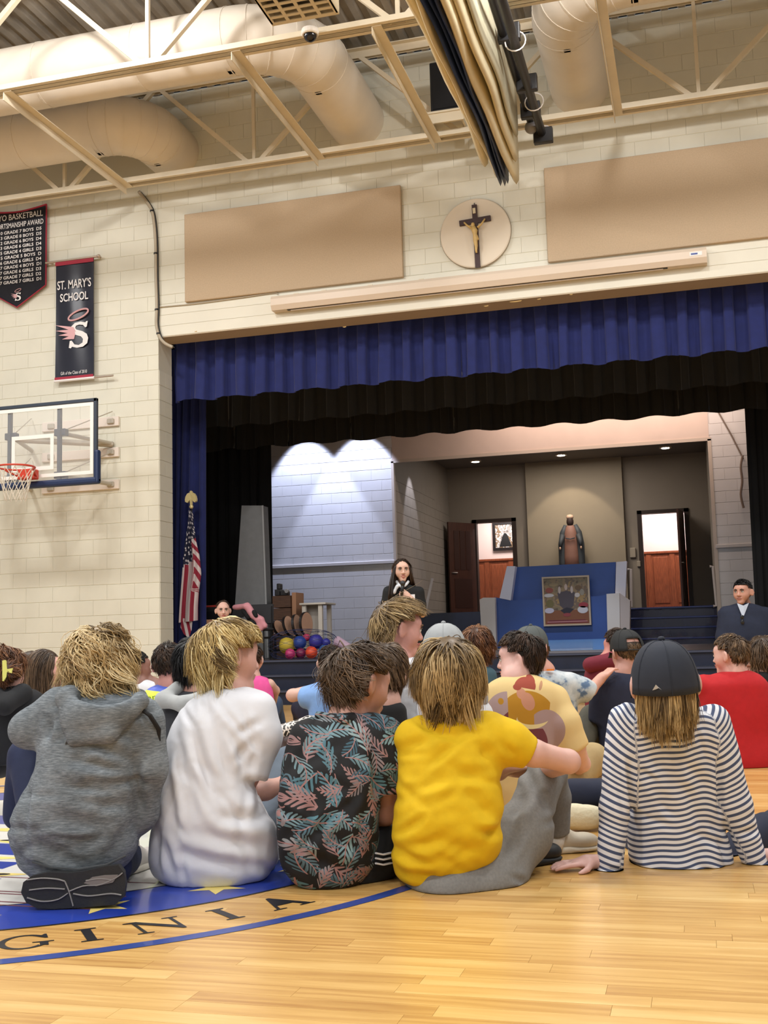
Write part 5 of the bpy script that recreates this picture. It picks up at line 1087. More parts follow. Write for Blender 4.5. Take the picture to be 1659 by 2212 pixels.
# shoe lying on its side, sole to the camera
sh = thing_child('shoe', r)
Z0 = kp(60, 1905, 3.43); X0s, X1s = kp(50, 1905, 3.42)[0], kp(275, 1905, 3.42)[0]; Ls = X1s-X0s; v0 = kp(160, 1905, 3.42)[1]
def so(u, z, dv=0.): return K2W @ np.array((X0s+Ls*u, v0+dv, z))
up_ = [(0., .055), (.02, .085), (.1, .103), (.25, .112), (.45, .108), (.6, .112), (.8, .125), (.93, .128), (.985, .105), (1., .07), (.985, .035), (.9, .012), (.7, .008), (.5, .006), (.3, .004), (.15, .008), (.05, .025)]
b = MB(); b.prism(up_, lambda u, z: so(u, z, -.0), lambda u, z: so(.06+u*.88, z*.8+.012, .075)); b.to('upper', mat('black_knit', '#18181b', .8), sh, smooth=False)
b = MB(); b.prism(up_, lambda u, z: so(u, z, -.02), lambda u, z: so(u, z, 0.)); b.to('sole', mat('black_rubber', '#1f2021', .6, var=.15, vscale=60, bump=.3, bscale=150, bdist=.002), sh)
m_sw = mat('pale_rubber', '#8f8b86', .6)
for pts in (((.06, .092), (.2, .096), (.34, .092), (.42, .085)), ((.08, .062), (.25, .066), (.42, .062)), ((.06, .04), (.2, .028), (.35, .032), (.45, .05)), ((.42, .085), (.46, .055), (.5, .012)), ((.46, .055), (.6, .07), (.75, .072), (.9, .09), (.97, .105)), ((.5, .048), (.65, .04), (.85, .045), (.96, .04)), ((.62, .085), (.75, .09), (.88, .085))):
    MB().tube(smoothp([so(u, z, -.021) for u, z in pts], 14), .004, 5, squash=.5).to('sole_groove', m_sw, sh)
b = MB(); b.prism([(.60, .078), (.72, .068), (.88, .078), (.93, .1), (.8, .1), (.68, .095)], lambda u, z: so(u, z, -.023), lambda u, z: so(u, z, -.019)); b.to('sole_patch', mat('taupe_rubber', '#77706b', .7), sh)
shoe(r, P(262, 1850, .25)*np.array((1, 1, 0)), (.3, 1, 0), .26, '#c9c2bb')
# ---------------- 2. white T-shirt
D = 3.80; P = PX(D); r = new_person('boy in plain white T-shirt with straight blond hair, second in the front row', 465, 1890)
m_wt = cloth('white_jersey', '#dcdde2', .02, .8, .15)
rows = [(1486, 452, 535, .10, .075), (1497, 425, 555, .09, .09), (1515, 402, 572, .08, .105), (1550, 378, 575, .06, .12), (1600, 357, 562, .04, .13), (1650, 345, 548, .02, .135), (1700, 338, 548, .0, .14), (1750, 333, 572, -.01, .15), (1800, 328, 598, -.01, .16), (1850, 325, 600, 0, .165), (1882, 333, 592, .0, .16), (1908, 372, 560, 0, .14)]
slv = [P(555, 1530, .06), P(562, 1590, .03), P(534, 1672, .0)]; arm = [P(560, 1545, .05), P(548, 1650, .02), P(517, 1722, .02), P(575, 1706, .12), P(625, 1688, .2)]
fo = wrinkles(21, .004, 15, extra=crease(D, auto_creases(rows, 34, 2, (45, 100))+[(440, 1530, 500, 1700, .016, .012), (410, 1560, 470, 1720, .016, .012), (385, 1600, 430, 1780, .016, .012), (480, 1560, 530, 1660, .014, .009), (360, 1660, 395, 1830, .016, .010), (430, 1500, 450, 1560, .010, .008), (345, 1800, 380, 1880, .012, .010), (335, 1790, 345, 1880, .010, .012), (470, 1760, 590, 1770, .016, .011), (420, 1790, 580, 1830, .018, .012), (380, 1830, 560, 1870, .016, .010), (545, 1690, 560, 1760, .012, .014), (505, 1590, 560, 1560, .010, .006), (500, 1650, 545, 1600, .010, .007)]))
skin_mesh('t_shirt', [stack_prim(rows, D)]+[C(slv[0], slv[1], .068, .066, .05), C(slv[1], slv[2], .066, .069, .03, flat=True)], CLOTH_H, m_wt, r, 2, fo)
hd, R = P(494, 1416, .14), rotm(55, -6, 4); s = 1.05
neckb = P(497, 1503, .10)
skin_mesh('body', head_prims(hd, R, s, neck=neckb)+chain([neckb, P(490, 1560, .06), P(470, 1850, .02)], [.06, .07, .07], .05)+chain(arm, [.045, .043, .036, .033, .024], .02)+hand_prims(P(625, 1688, .2), (.8, .5, .1), (0, 0, -1), .92), BODY_H, skin('#d8a088'), r, 1)
MB().tube([K2W @ kp(x, y, D+dv) for x, y, dv in ((452, 1491, .06), (470, 1497, .03), (500, 1501, .025), (530, 1497, .05), (541, 1489, .1))], .006, 6).to('collar', m_wt, r, smooth=True)
hair(r, hd, R, s, 'light', 4600, 8, .15, .034, (-.1, -.35, .93), .45, .2, .0023, seed=5, bare=lambda u: ((u[..., 1] > -.08) & (u[..., 2] < -.02) & (np.abs(u[..., 0]) > .4)) | ((u[..., 1] > .62) & (u[..., 2] < .3)), hang=.3, wave=.004, spread=.2, swirl=.45, short=.72, clump=30, pull=.75, line=lambda q: (q[:, 2] > -.70) & ((q[:, 1] < .30) | (q[:, 2] > .42)) & ((q[:, 1] < -.02) | (q[:, 2] > .02)), flick=.12, lenfn=lambda d: 1+.3*(d[:, 1] < -.3))
m_jean = cloth('grey_denim', '#5d6874')
skin_mesh('trousers', [E_(P(470, 1880, .04), (.17, .15, .06), None, .05)]+chain([P(540, 1870, .1), P(622, 1655, .55), P(600, 1790, .75)], [.085, .07, .055], .03)+chain([P(410, 1870, .1), P(440, 1680, .55), P(430, 1800, .75)], [.085, .07, .055], .03), .011, m_jean, r, 2, wrinkles(6, .004, 20))
# ---------------- 3. floral shirt
D = 3.70; P = PX(D); r = new_person('boy in black shirt printed with teal and pink leaves, third in the front row', 715, 1905)
def leaf_mat():
    m = bpy.data.materials.new('leaf_print'); m.use_nodes = True; t = NT(m); at = t.n('ShaderNodeAttribute', attribute_name='kuv').outputs['Vector']; x, y, z = t.sep(at)
    cb = t.n('ShaderNodeCombineXYZ'); t.l(t.math('ADD', x, t.math('MULTIPLY', y, .5)), cb.inputs[0]); t.l(z, cb.inputs[1]); base = cb.outputs[0]; col = None
    nz = t.n('ShaderNodeTexNoise'); nz.inputs['Scale'].default_value = 14; t.l(base, nz.inputs['Vector'])
    for k, (sc, off, pal, bend) in enumerate(((10.5, 0., ('#46616b', '#7a9aa3', '#3c5664', '#8d706f'), 1.), (8.6, 3.7, ('#4d7582', '#56808c', '#8aa7ab', '#96716f'), -1.), (12., 8.1, ('#3a5a68', '#6f8a90', '#a07a78', '#546c74'), 1.))):
        v = t.scale(base, (sc, sc, 1), (off, off*1.7, 0)); vo = t.n('ShaderNodeTexVoronoi', voronoi_dimensions='2D'); vo.inputs['Scale'].default_value = 1; vo.inputs['Randomness'].default_value = .75; t.l(v, vo.inputs['Vector'])
        df = t.n('ShaderNodeVectorMath', operation='SUBTRACT'); t.l(v, df.inputs[0]); t.l(vo.outputs['Position'], df.inputs[1]); rnd = t.sep(vo.outputs['Color'])
        ang = t.math('MULTIPLY', rnd[0], 6.28); dx, dy, _ = t.sep(df.outputs[0]); ca, sa = t.math('COSINE', ang), t.math('SINE', ang)
        lx = t.math('ADD', t.math('MULTIPLY', dx, ca), t.math('MULTIPLY', dy, sa)); ly = t.math('SUBTRACT', t.math('MULTIPLY', dy, ca), t.math('MULTIPLY', dx, sa)); ly = t.math('ADD', ly, t.math('MULTIPLY', t.math('MULTIPLY', lx, lx), .5*bend))
        al = t.math('ABSOLUTE', ly); wdt = t.math('MULTIPLY', t.math('SUBTRACT', .225, t.math('MULTIPLY', t.math('MULTIPLY', lx, lx), .85)), 1.0)
        comb = t.math('SINE', t.math('ADD', t.math('MULTIPLY', lx, 34.), t.math('MULTIPLY', al, -42.))); edge = t.math('ADD', wdt, t.math('MULTIPLY', comb, .035)); leaf = t.math('LESS_THAN', al, edge)
        gap = t.math('GREATER_THAN', t.math('ADD', comb, t.math('MULTIPLY', t.math('SUBTRACT', nz.outputs['Fac'], .5), 3.)), -.35); rib = t.math('LESS_THAN', al, .018); stem = t.math('MULTIPLY', rib, t.math('LESS_THAN', t.math('ABSOLUTE', lx), .62))
        body = t.math('MULTIPLY', leaf, gap); cmix = t.ramp(t.math('ADD', t.math('MULTIPLY', rnd[1], .6), t.math('MULTIPLY', nz.outputs['Fac'], .4)), [(.25, pal[0]), (.42, pal[1]), (.56, pal[2]), (.68, pal[3])], 'LINEAR')
        col = t.mix(body, '#101013' if col is None else col, cmix); col = t.mix(stem, col, '#a07572')
    t.col(col); t.b.inputs['Roughness'].default_value = .8; return m
m_leaf = leaf_mat()
rows = [(1538, 700, 800, .10, .075), (1552, 668, 815, .09, .09), (1572, 648, 838, .08, .105), (1610, 630, 848, .06, .12), (1660, 615, 838, .03, .13), (1700, 607, 828, .02, .135), (1760, 600, 818, 0, .145), (1820, 598, 814, -.01, .15), (1870, 608, 806, 0, .15), (1902, 636, 785, 0, .14), (1918, 672, 755, .02, .12)]
slv = [P(832, 1588, .05), P(846, 1640, .03), P(838, 1712, .02)]; arm = [P(832, 1590, .05), P(840, 1690, .03), P(834, 1760, .06), P(806, 1800, .16)]
fo = wrinkles(31, .004, 16, extra=crease(D, auto_creases(rows, 22, 3, (20, 150))+[(800, 1600, 822, 1720, .012, .010), (640, 1640, 660, 1800, .018, .007), (700, 1800, 790, 1830, .018, .007), (640, 1830, 760, 1880, .016, .008), (810, 1640, 818, 1740, .010, .012)]))
skin_mesh('leaf_print_shirt', [stack_prim(rows, D)]+[C(slv[0], slv[1], .062, .06, .05), C(slv[1], slv[2], .06, .06, .03, flat=True), C(P(660, 1590, .06), P(640, 1690, .12), .06, .055, .05)], CLOTH_H, m_leaf, r, 2, fo)
hd, R = P(778, 1474, .15), rotm(54, -16, 2); s = 1.06; neckb = P(752, 1552, .10)
skin_mesh('body', head_prims(hd, R, s, neck=neckb)+chain([neckb, P(740, 1600, .06), P(710, 1850, .02)], [.06, .07, .07], .05)+chain(arm, [.042, .038, .032, .025], .02)+hand_prims(P(808, 1798, .15), (-.4, .8, -.1), (0, 0, -1), .9), BODY_H, skin('#cf957b'), r, 1)
pr = [C(P(688, 1545, .05), P(745, 1556, -.005), .014, .016, .01), C(P(745, 1556, -.005), P(806, 1548, .07), .016, .014, .01)]
skin_mesh('collar', pr, .006, m_leaf, r)
hair(r, hd, R, s, 'brown', 4600, 7, .115, .030, (-.1, -.6, .79), .35, .3, .0022, seed=8, hang=.2, wave=.004, spread=.3, swirl=.6, short=.8, clump=24, pull=.7, lenfn=lambda d: 1+.3*(d[:, 1] < -.3), line=lambda q: (q[:, 2] > -.66) & ((q[:, 1] < .36) | (q[:, 2] > .42)) & ((q[:, 1] < .06) | (q[:, 2] > .08)) & ~((np.abs(q[:, 0]) > .8) & (q[:, 2] < -.12) & (q[:, 1] > -.25)), flick=.1)
m_blkp = cloth('black_track_pants', '#121214')
skin_mesh('trousers', [E_(P(725, 1895, .05), (.15, .14, .05), None, .05)]+chain([P(775, 1885, .02), P(838, 1840, .05), P(842, 1790, .35)], [.085, .075, .06], .03)+chain([P(690, 1890, .1), P(680, 1760, .55), P(690, 1800, .8)], [.08, .065, .05], .03), .010, m_blkp, r, 2, wrinkles(7, .004, 20))
for k in range(3): MB().tube([K2W @ kp(x, y+11*k, D+dv) for x, y, dv in ((812, 1843, -.075), (828, 1846, -.055), (846, 1842, -.03), (852, 1836, .03))], .0065, 5, squash=.5).to('side_stripe', mat('white_tape', '#e6e6ea', .7), r)
# ---------------- 4. yellow T-shirt
D = 3.62; P = PX(D); r = new_person('boy in bright yellow T-shirt and grey joggers hugging his knee', 1000, 1930)
m_yel = cloth('yellow_jersey', '#d9b100', .04, .85, .3)
rows = [(1546, 915, 1050, .10, .08), (1556, 896, 1072, .09, .095), (1580, 876, 1090, .08, .11), (1620, 864, 1088, .06, .12), (1680, 857, 1080, .03, .13), (1740, 851, 1088, 0, .14), (1790, 848, 1082, -.01, .14), (1830, 847, 1086, -.01, .14), (1862, 846, 1070, .0, .14), (1888, 850, 1030, .01, .13), (1903, 868, 985, .02, .11)]
slv = [P(1062, 1585, .06), P(1105, 1605, .05), P(1147, 1628, .05)]; arm = [P(1065, 1588, .06), P(1150, 1626, .05), P(1228, 1645, .1), P(1165, 1668, .36), P(1112, 1662, .42)]; armb = [P(890, 1590, .08), P(905, 1670, .25), P(1000, 1690, .4), P(1098, 1652, .36)]
fo = wrinkles(41, .0035, 17, extra=crease(D, auto_creases(rows, 36, 4, (-40, 40))+[(905, 1575, 960, 1592, .012, .008), (960, 1592, 1060, 1580, .012, .008), (1030, 1600, 1075, 1660, .014, .010), (880, 1690, 1060, 1670, .016, .006), (870, 1740, 1050, 1720, .016, .006), (950, 1760, 1075, 1740, .014, .008), (1000, 1700, 1080, 1780, .016, .009), (930, 1800, 1050, 1850, .018, .008), (1030, 1790, 1080, 1800, .010, .014), (870, 1880, 960, 1900, .012, .008), (1090, 1610, 1120, 1640, .010, .008)]))
skin_mesh('t_shirt', [stack_prim(rows, D)]+[C(slv[0], slv[1], .066, .062, .05), C(slv[1], slv[2], .062, .058, .03, flat=True), C(P(895, 1590, .07), P(895, 1650, .18), .062, .058, .05)], CLOTH_H, m_yel, r, 2, fo)
MB().tube([K2W @ kp(x, y, D+dv) for x, y, dv in ((908, 1552, .05), (935, 1561, .01), (980, 1566, -.002), (1030, 1559, .02), (1056, 1549, .07))], .0065, 6).to('collar', m_yel, r, smooth=True)
hd, R = P(970, 1468, .10), rotm(12, -4, -3); s = 1.13; neckb = P(975, 1565, .10)
skin_mesh('body', head_prims(hd, R, s, neck=neckb)+chain([neckb, P(970, 1610, .06), P(960, 1850, .02)], [.06, .07, .07], .05)+chain(arm, [.045, .043, .037, .033, .026], .02)+hand_prims(P(1112, 1662, .42), (-1, .1, .1), (0, .3, -1), .9)+chain(armb, [.042, .038, .034, .028], .02)+hand_prims(P(1098, 1652, .36), (1, .1, 0), (0, .4, -1), .9), BODY_H, skin('#dba78f'), r, 1)
hair(r, hd, R, s, 'dirty', 5400, 9, .155, .036, (.0, -.28, .96), .55, .10, .0022, seed=11, hang=.42, spread=.18, swirl=.12, clump=34, pull=.7, line=lambda q: (q[:, 2] > -.80) & ((q[:, 1] < .35) | (q[:, 2] > .45)), lenfn=lambda d: 1.05-.12*(d[:, 2] < -.3))
m_gj = mat('grey_jersey_joggers', '#7c7b78', .9, var=.10, vscale=120, bump=.25, bscale=50, bdist=.003)
legR = [P(1065, 1885, .02), P(1130, 1800, .14), P(1185, 1655, .36), P(1200, 1720, .42), P(1203, 1800, .44)]
skin_mesh('joggers', [E_(P(1008, 1893, .03), (.185, .17, .105), None, .05), E_(P(965, 1905, .0), (.125, .165, .085), None, .05)]+[C(legR[0], legR[1], .105, .088, .05), C(legR[1], legR[2], .088, .062, .04), C(legR[2], legR[3], .060, .052, .03), C(legR[3], legR[4], .052, .046, .02, flat=True)]+chain([P(930, 1890, .1), P(960, 1760, .5), P(1010, 1800, .75)], [.085, .065, .05], .03), CLOTH_H, m_gj, r, 2,
          wrinkles(42, .004, 18, extra=crease(D+.1, [(1090, 1810, 1150, 1730, .012, .012), (1100, 1780, 1180, 1700, .014, .010), (1085, 1850, 1130, 1790, .012, .012), (1160, 1680, 1190, 1760, .012, .012), (1100, 1880, 1130, 1900, .008, .006), (1175, 1790, 1230, 1785, .008, .006)])))
a = kp(1190, 1852, D+.44); MB().tube([K2W @ kp(1202, 1795, D+.44), K2W @ kp(1192, 1838, D+.42)], [.036, .038], 14).to('sock', mat('white_sock', '#d9d3c8', .9, bump=.3, bscale=120), r, smooth=True)
shoe(r, np.array((a[0]-.03, a[1], .0)), (1., .25, 0), .22, '#b9ad98', '#c9bea8', h=.006); 
a = kp(1120, 1900, D+.2); shoe(r, np.array((a[0], a[1], 0)), (.8, .6, 0), .2, '#1b1a18', '#141414', h=.009)
# ---------------- 5. striped shirt and navy cap
D = 3.88; P = PX(D); r = new_person('boy in navy cap and blue striped long-sleeve shirt leaning back on his hands', 1455, 1895)
def stripe_mat():
    m = bpy.data.materials.new('blue_stripe_jersey'); m.use_nodes = True; t = NT(m); sv = t.n('ShaderNodeAttribute', attribute_name='sv').outputs['Fac']
    w = t.math('ADD', t.math('MULTIPLY', t.math('SINE', t.math('MULTIPLY', sv, 2*math.pi/.0193)), .5), .5); t.col(t.ramp(w, [(.50, '#dfe0e4'), (.66, '#44506f')])); t.b.inputs['Roughness'].default_value = .85; t.bump(t.noise(t.obj(), 40., 4), .15, .003); return m
m_st = stripe_mat()
rows = [(1532, 1392, 1505, -.10, .08), (1546, 1362, 1532, -.10, .095), (1575, 1350, 1545, -.09, .11), (1620, 1344, 1548, -.07, .12), (1700, 1352, 1548, -.04, .13), (1760, 1359, 1552, -.02, .135), (1820, 1358, 1568, -.01, .145), (1862, 1357, 1578, -.01, .15), (1895, 1360, 1572, 0, .15), (1912, 1385, 1535, 0, .14)]
aL = [P(1352, 1556, -.08), P(1326, 1745, -.10), P(1318, 1895, -.12), P(1300, 1928, -.12)]; aR = [P(1540, 1556, -.08), P(1590, 1740, -.08), P(1640, 1885, -.08), P(1668, 1925, -.10)]
def sva(V):
    d1, s1 = dist_chain(V, [P(1405, 1515, .09)]+aL); d2, s2 = dist_chain(V, [P(1495, 1515, .09)]+aR); z = V[:, 2]+.012*np.sin(V[:, 0]*17)+.006*np.sin(V[:, 0]*41); ctr = P(1450, 1700, 0.); x = np.abs(V[:, 0]-ctr[0])
    rag = .075+.14*np.clip((P(1450, 1690)[2]-V[:, 2])/.3+.2, 0, 1); arm1 = (d1 < .075) & (V[:, 0] < ctr[0]-rag); arm2 = (d2 < .075) & (V[:, 0] > ctr[0]+rag); nl, nr2 = P(1425, 1500, -.09), P(1478, 1500, -.09); r1 = np.hypot(V[:, 0]-nl[0], V[:, 2]-nl[2]); r2 = np.hypot(V[:, 0]-nr2[0], V[:, 2]-nr2[2]); return np.where(arm1, r1+.004*np.sin(r1*40), np.where(arm2, r2+.004*np.sin(r2*36), z))
fo = wrinkles(51, .0035, 17, extra=crease(D, auto_creases(rows, 20, 5, (20, 80))+[(1385, 1610, 1480, 1720, .016, .008), (1400, 1590, 1520, 1700, .014, .006), (1352, 1640, 1366, 1760, .008, .016), (1545, 1640, 1552, 1760, .008, .016), (1550, 1810, 1572, 1880, .012, .012), (1360, 1870, 1400, 1905, .012, .010), (1320, 1620, 1350, 1780, .012, .007), (1300, 1870, 1350, 1880, .008, .009), (1290, 1900, 1345, 1905, .008, .009), (1590, 1800, 1640, 1790, .010, .009)]))
skin_mesh('striped_shirt', [stack_prim(rows, D)]+[C(aL[0], aL[1], .056, .052, .04), C(aL[1], aL[2], .052, .044, .02), C(aL[2], aL[3], .044, .038, .02, flat=True), C(aR[0], aR[1], .056, .052, .04), C(aR[1], aR[2], .052, .044, .02), C(aR[2], aR[3], .044, .038, .02, flat=True)], CLOTH_H, m_st, r, 2, fo, attr=sva)
hd, R = P(1434, 1470, -.16), rotm(4, 4, 2); s = 1.14; neckb = P(1448, 1555, -.08)
hwL, hwR = P(1290, 1930, -.12), P(1675, 1930, -.1); hwL[2] = .026; hwR[2] = .026
skin_mesh('body', head_prims(hd, R, s, neck=neckb)+chain([neckb, P(1450, 1600, -.06), P(1455, 1850, .0)], [.06, .07, .07], .05)+chain(aL, [.04, .034, .028, .026], .02)+chain(aR, [.04, .034, .028, .026], .02)+hand_prims(hwL, (-1, -.12, -.02), (0, 0, -1), .95, thumb=1, curl=.12)+hand_prims(hwR, (1, -.2, -.02), (0, 0, -1), .95, thumb=-1, curl=.12), .0055, skin('#d9a793'), r, 1)
hair(r, hd, R, s, 'dirty', 3400, 9, .125, .030, (0, .1, 1.), 1.1, .06, .0024, seed=13, hang=1., spread=.12, swirl=.0, line=lambda q: (q[:, 2] < -.02) & (q[:, 2] > -.75) & (q[:, 1] < .2), flow=.6, cap=True)
cp = ball_cap(r, hd, R, s, '#1f2430', 1, rim=-.030, rx=.099, ry=.116, top=.118)
q = K2W @ (hd+R @ np.array((-.048, -.118, -.008))*s)
MB().add([K2W @ (hd+R @ (np.array((x, y, z))*s)) for x, y, z in ((-.053, -.1165, -.012), (-.043, -.1195, .004), (-.028, -.122, -.012), (-.036, -.1215, -.006), (-.043, -.1195, -.009))], [(0, 1, 4), (1, 2, 3), (1, 3, 4)]).to('cap_badge', mat('silver_badge', '#b4b4b6', .3, metal=.5), r)
m_nv = cloth('navy_trousers', '#1a1f33')
skin_mesh('trousers', [E_(P(1465, 1888, .05), (.16, .14, .06), None, .05)]+chain([P(1540, 1885, .08), P(1655, 1795, .25), P(1690, 1770, .5)], [.08, .065, .05], .03)+chain([P(1420, 1885, .1), P(1335, 1715, .8), P(1238, 1712, .78)], [.08, .062, .055], .03), .010, m_nv, r, 2, wrinkles(8, .004, 20))

a = kp(1268, 1800, D+.62); sh = thing_child('shoe', r)
pr = [E_(np.array((a[0], a[1], .055)), (.075, .03, .05), None, .02), E_(np.array((a[0]-.05, a[1]+.01, .06)), (.06, .03, .052), None, .02)]
skin_mesh('sole', pr, .006, mat('cream_sole', '#cfc5a6', .6, bump=.6, bscale=55, bdist=.006), sh); skin_mesh('upper', [E_(np.array((a[0], a[1]+.05, .055)), (.09, .05, .045), None, .02)], .008, mat('cream_upper', '#c9bfa4', .7), sh)
# ================================================================== THE OTHER PEOPLE
import zlib
def kid(label, D, rows, shirt, head, hk=None, hargs=None, sk='#d3a088', arms=(), slv=(), legs=(), pants=None, hood=None, group='students seated on the gym floor', h=.011, ears=True, hips=True, name='shirt', base=None, fo=None, feet=None, hem=.0, neckr=.047, exp=2.4, fold=True, extra=None):
    P = PX(D); b = K2W @ P((rows[-1][1]+rows[-1][2])/2, rows[-1][0], 0.); r = thing('person', label, 'person', (b[0], b[1], 0.), group)
    n = len(rows); zs = [q[0] for q in rows]
    full = []
    for q in rows:
        if len(q) == 5: full.append(q); continue
        f = (q[0]-zs[0])/max(1, zs[-1]-zs[0]); hw = (q[2]-q[1])/2*D/FPX; full.append((q[0], q[1], q[2], .07*(1-f), min(.14, .62*hw+.012)))
    pr = [stack_prim(full, D, exp=exp)]
    for pts, rad in slv: pr += chain([P(*q) for q in pts], rad, .03, flat=True)
    skin_mesh(name, pr, h, shirt, r, 2, wrinkles(zlib.crc32(label.encode()) % 999, .005, 15, extra=crease(D, fo or ())) if fold else None)
    px, py, dv, yaw, pit, s = head; hd, R = P(px, py, dv), rotm(yaw, pit); nb = P((rows[0][1]+rows[0][2])/2, rows[0][0]+6, .07)
    bp = head_prims(hd, R, s, ears=ears, neck=nb, nr=neckr)+chain([nb, P((rows[-1][1]+rows[-1][2])/2, rows[-1][0]-20, .02)], [.06, .06], .05)
    for pts, rad, hand in arms:
        q = [P(*x) for x in pts]; bp += chain(q, rad, .02)
        if hand: bp += hand_prims(q[-1], q[-1]-q[-2], hand, .92*s)
    if extra: bp += extra(P)
    skin_mesh('body', bp, h*.85, skin(sk), r, 1)
    if hk: hair(r, hd, R, s, hk, **(hargs or {}))
    if pants is not None:
        lp = []
        if hips: q = rows[-1]; lp.append(E_(P((q[1]+q[2])/2, q[0]-6, .05), ((q[2]-q[1])/2*D/FPX*.95, .13, .07), None, .05))
        for pts, rad in legs: lp += chain([P(*x) for x in pts], rad, .03)
        if lp: skin_mesh('trousers', lp, h*1.2, pants, r, 2)
    if hood: skin_mesh('hood', [C(P(*a), P(*b_), ra, rb, .03) for a, b_, ra, rb in hood[0]], h*.8, hood[1], r, 2)
    r['hd'] = 0; del r['hd']; return r, hd, R, P
SH = dict(n=1500, seg=6, length=.07, thick=.018, lock=.0032, grav=.4, spread=.3, clump=10, short=.75)     # short hair
MD = dict(hang=.4, n=1700, seg=7, length=.13, thick=.028, lock=.0034, grav=.6, spread=.25, clump=12)    # medium hair
LG = dict(hang=1., n=1600, seg=10, length=.36, thick=.016, lock=.004, grav=1.5, spread=.1, clump=14, swirl=.0)
short_line = lambda q: (q[:, 2] > -.62) & ((q[:, 1] < .36) | (q[:, 2] > .45)) & ((q[:, 1] < .04) | (q[:, 2] > .1)) & ~((np.abs(q[:, 0]) > .78) & (q[:, 2] < -.1) & (q[:, 1] > -.3))
# 6 tan T-shirt with the print
def tan_mat(D, org):
    m = bpy.data.materials.new('tan_print_jersey'); m.use_nodes = True; t = NT(m); v = t.n('ShaderNodeAttribute', attribute_name='kuv').outputs['Vector']; x, y, z = t.sep(v); O = K2W.T @ org
    def loc(px, py): q = kp(px, py, D-.1)-O; return q[0], q[2]
    front = t.math('LESS_THAN', y, .03)
    def ell(px, py, rx, ry, a=0.):
        cx, cz = loc(px, py); k = (D-.1)/FPX; dx, dz = t.math('SUBTRACT', x, cx), t.math('SUBTRACT', z, cz); c, s = math.cos(a), math.sin(a)
        u = t.math('ADD', t.math('MULTIPLY', dx, c/(rx*k)), t.math('MULTIPLY', dz, s/(rx*k))); w = t.math('ADD', t.math('MULTIPLY', dx, -s/(ry*k)), t.math('MULTIPLY', dz, c/(ry*k)))
        return t.math('LESS_THAN', t.math('ADD', t.math('MULTIPLY', u, u), t.math('MULTIPLY', w, w)), 1.)
    def half(px, py, nx, ny):       # pixels on the side of direction (nx, ny down)
        cx, cz = loc(px, py); return t.math('GREATER_THAN', t.math('ADD', t.math('MULTIPLY', t.math('SUBTRACT', x, cx), nx), t.math('MULTIPLY', t.math('SUBTRACT', z, cz), -ny)), 0.)
    A = lambda *q: q[0] if len(q) == 1 else t.math('MULTIPLY', q[0], A(*q[1:]))
    N = lambda q: t.math('SUBTRACT', 1., q)
    col = '#dcbf83'
    def lay(mask, c):
        nonlocal col; col = t.mix(A(mask, front), col, c)
    lay(A(ell(1098, 1545, 46, 50), half(1098, 1500, -1, 0.)), '#a98f8a'); lay(A(ell(1100, 1552, 36, 42), half(1099, 1500, -1, 0), half(1080, 1555, .5, .6)), '#6e3438')
    lay(A(ell(1142, 1565, 66, 72, .2), half(1098, 1500, 1, 0), half(1140, 1490, .15, 1), half(1190, 1530, -1, -.15), half(1140, 1612, 0, -1)), '#b5811c')
    lay(A(ell(1182, 1580, 42, 46), half(1155, 1560, 1, 0), half(1170, 1534, 0, 1)), '#a68a85'); lay(A(ell(1160, 1590, 20, 36, .5), half(1150, 1575, 0, 1)), '#6e3438')
    lay(ell(1142, 1516, 14, 20, .35), '#c48a6e'); lay(ell(1128, 1499, 10, 12, .2), '#c48a6e'); lay(ell(1084, 1516, 6, 7), '#b5811c')
    lay(A(ell(1137, 1484, 24, 20, .3), half(1128, 1486, .2, -1.), ), '#9a4432'); lay(ell(1150, 1472, 10, 14), '#9a4432'); lay(ell(1120, 1485, 9, 7), '#9a4432')
    lay(ell(1172, 1482, 3.5, 11, -.35), '#b98a66')
    lay(A(ell(1152, 1554, 36, 21, .1), N(ell(1160, 1546, 42, 19, .12)), half(1116, 1560, 1, 0)), '#e0cb92')
    t.col(col); t.b.inputs['Roughness'].default_value = .85; t.bump(t.noise(t.obj(), 30., 4), .2, .004); return m
D = 5.2; b = K2W @ kp(1135, 1745, D)
m_tan = tan_mat(D, np.array((b[0], b[1], 0.)))
R_ = [(1458, 1080, 1148), (1468, 1058, 1180), (1484, 1048, 1205), (1510, 1042, 1218), (1560, 1040, 1216), (1600, 1042, 1210), (1650, 1045, 1205), (1700, 1050, 1208), (1745, 1062, 1208)]
r, hd, R, P = kid('boy in tan T-shirt with brown abstract print turning his head left', D, R_, m_tan, (1122, 1421, .13, -72, -6, .98), 'dark', dict(MD, length=.095, thick=.026, short=.95, line=short_line, seed=21, whorl=(0, -.5, .87), n=2600, lock=.0026), '#e0ab95', arms=[([(1205, 1520, .05), (1244, 1612, .0), (1258, 1650, .1), (1225, 1680, .3)], [.045, .042, .036, .03], (0, 0, -1))], slv=[([(1198, 1512, .05), (1222, 1560, .0), (1244, 1616, .0)], [.062, .064, .066])], legs=[([(1190, 1735, .1), (1280, 1640, .3), (1240, 1700, .55)], [.085, .075, .06])], pants=cloth('khaki_twill', '#ab9468'), h=.0085, name='t_shirt')
face_parts(r, hd, R, .98, '#3a281c', '#2b2622', '#b06a60')
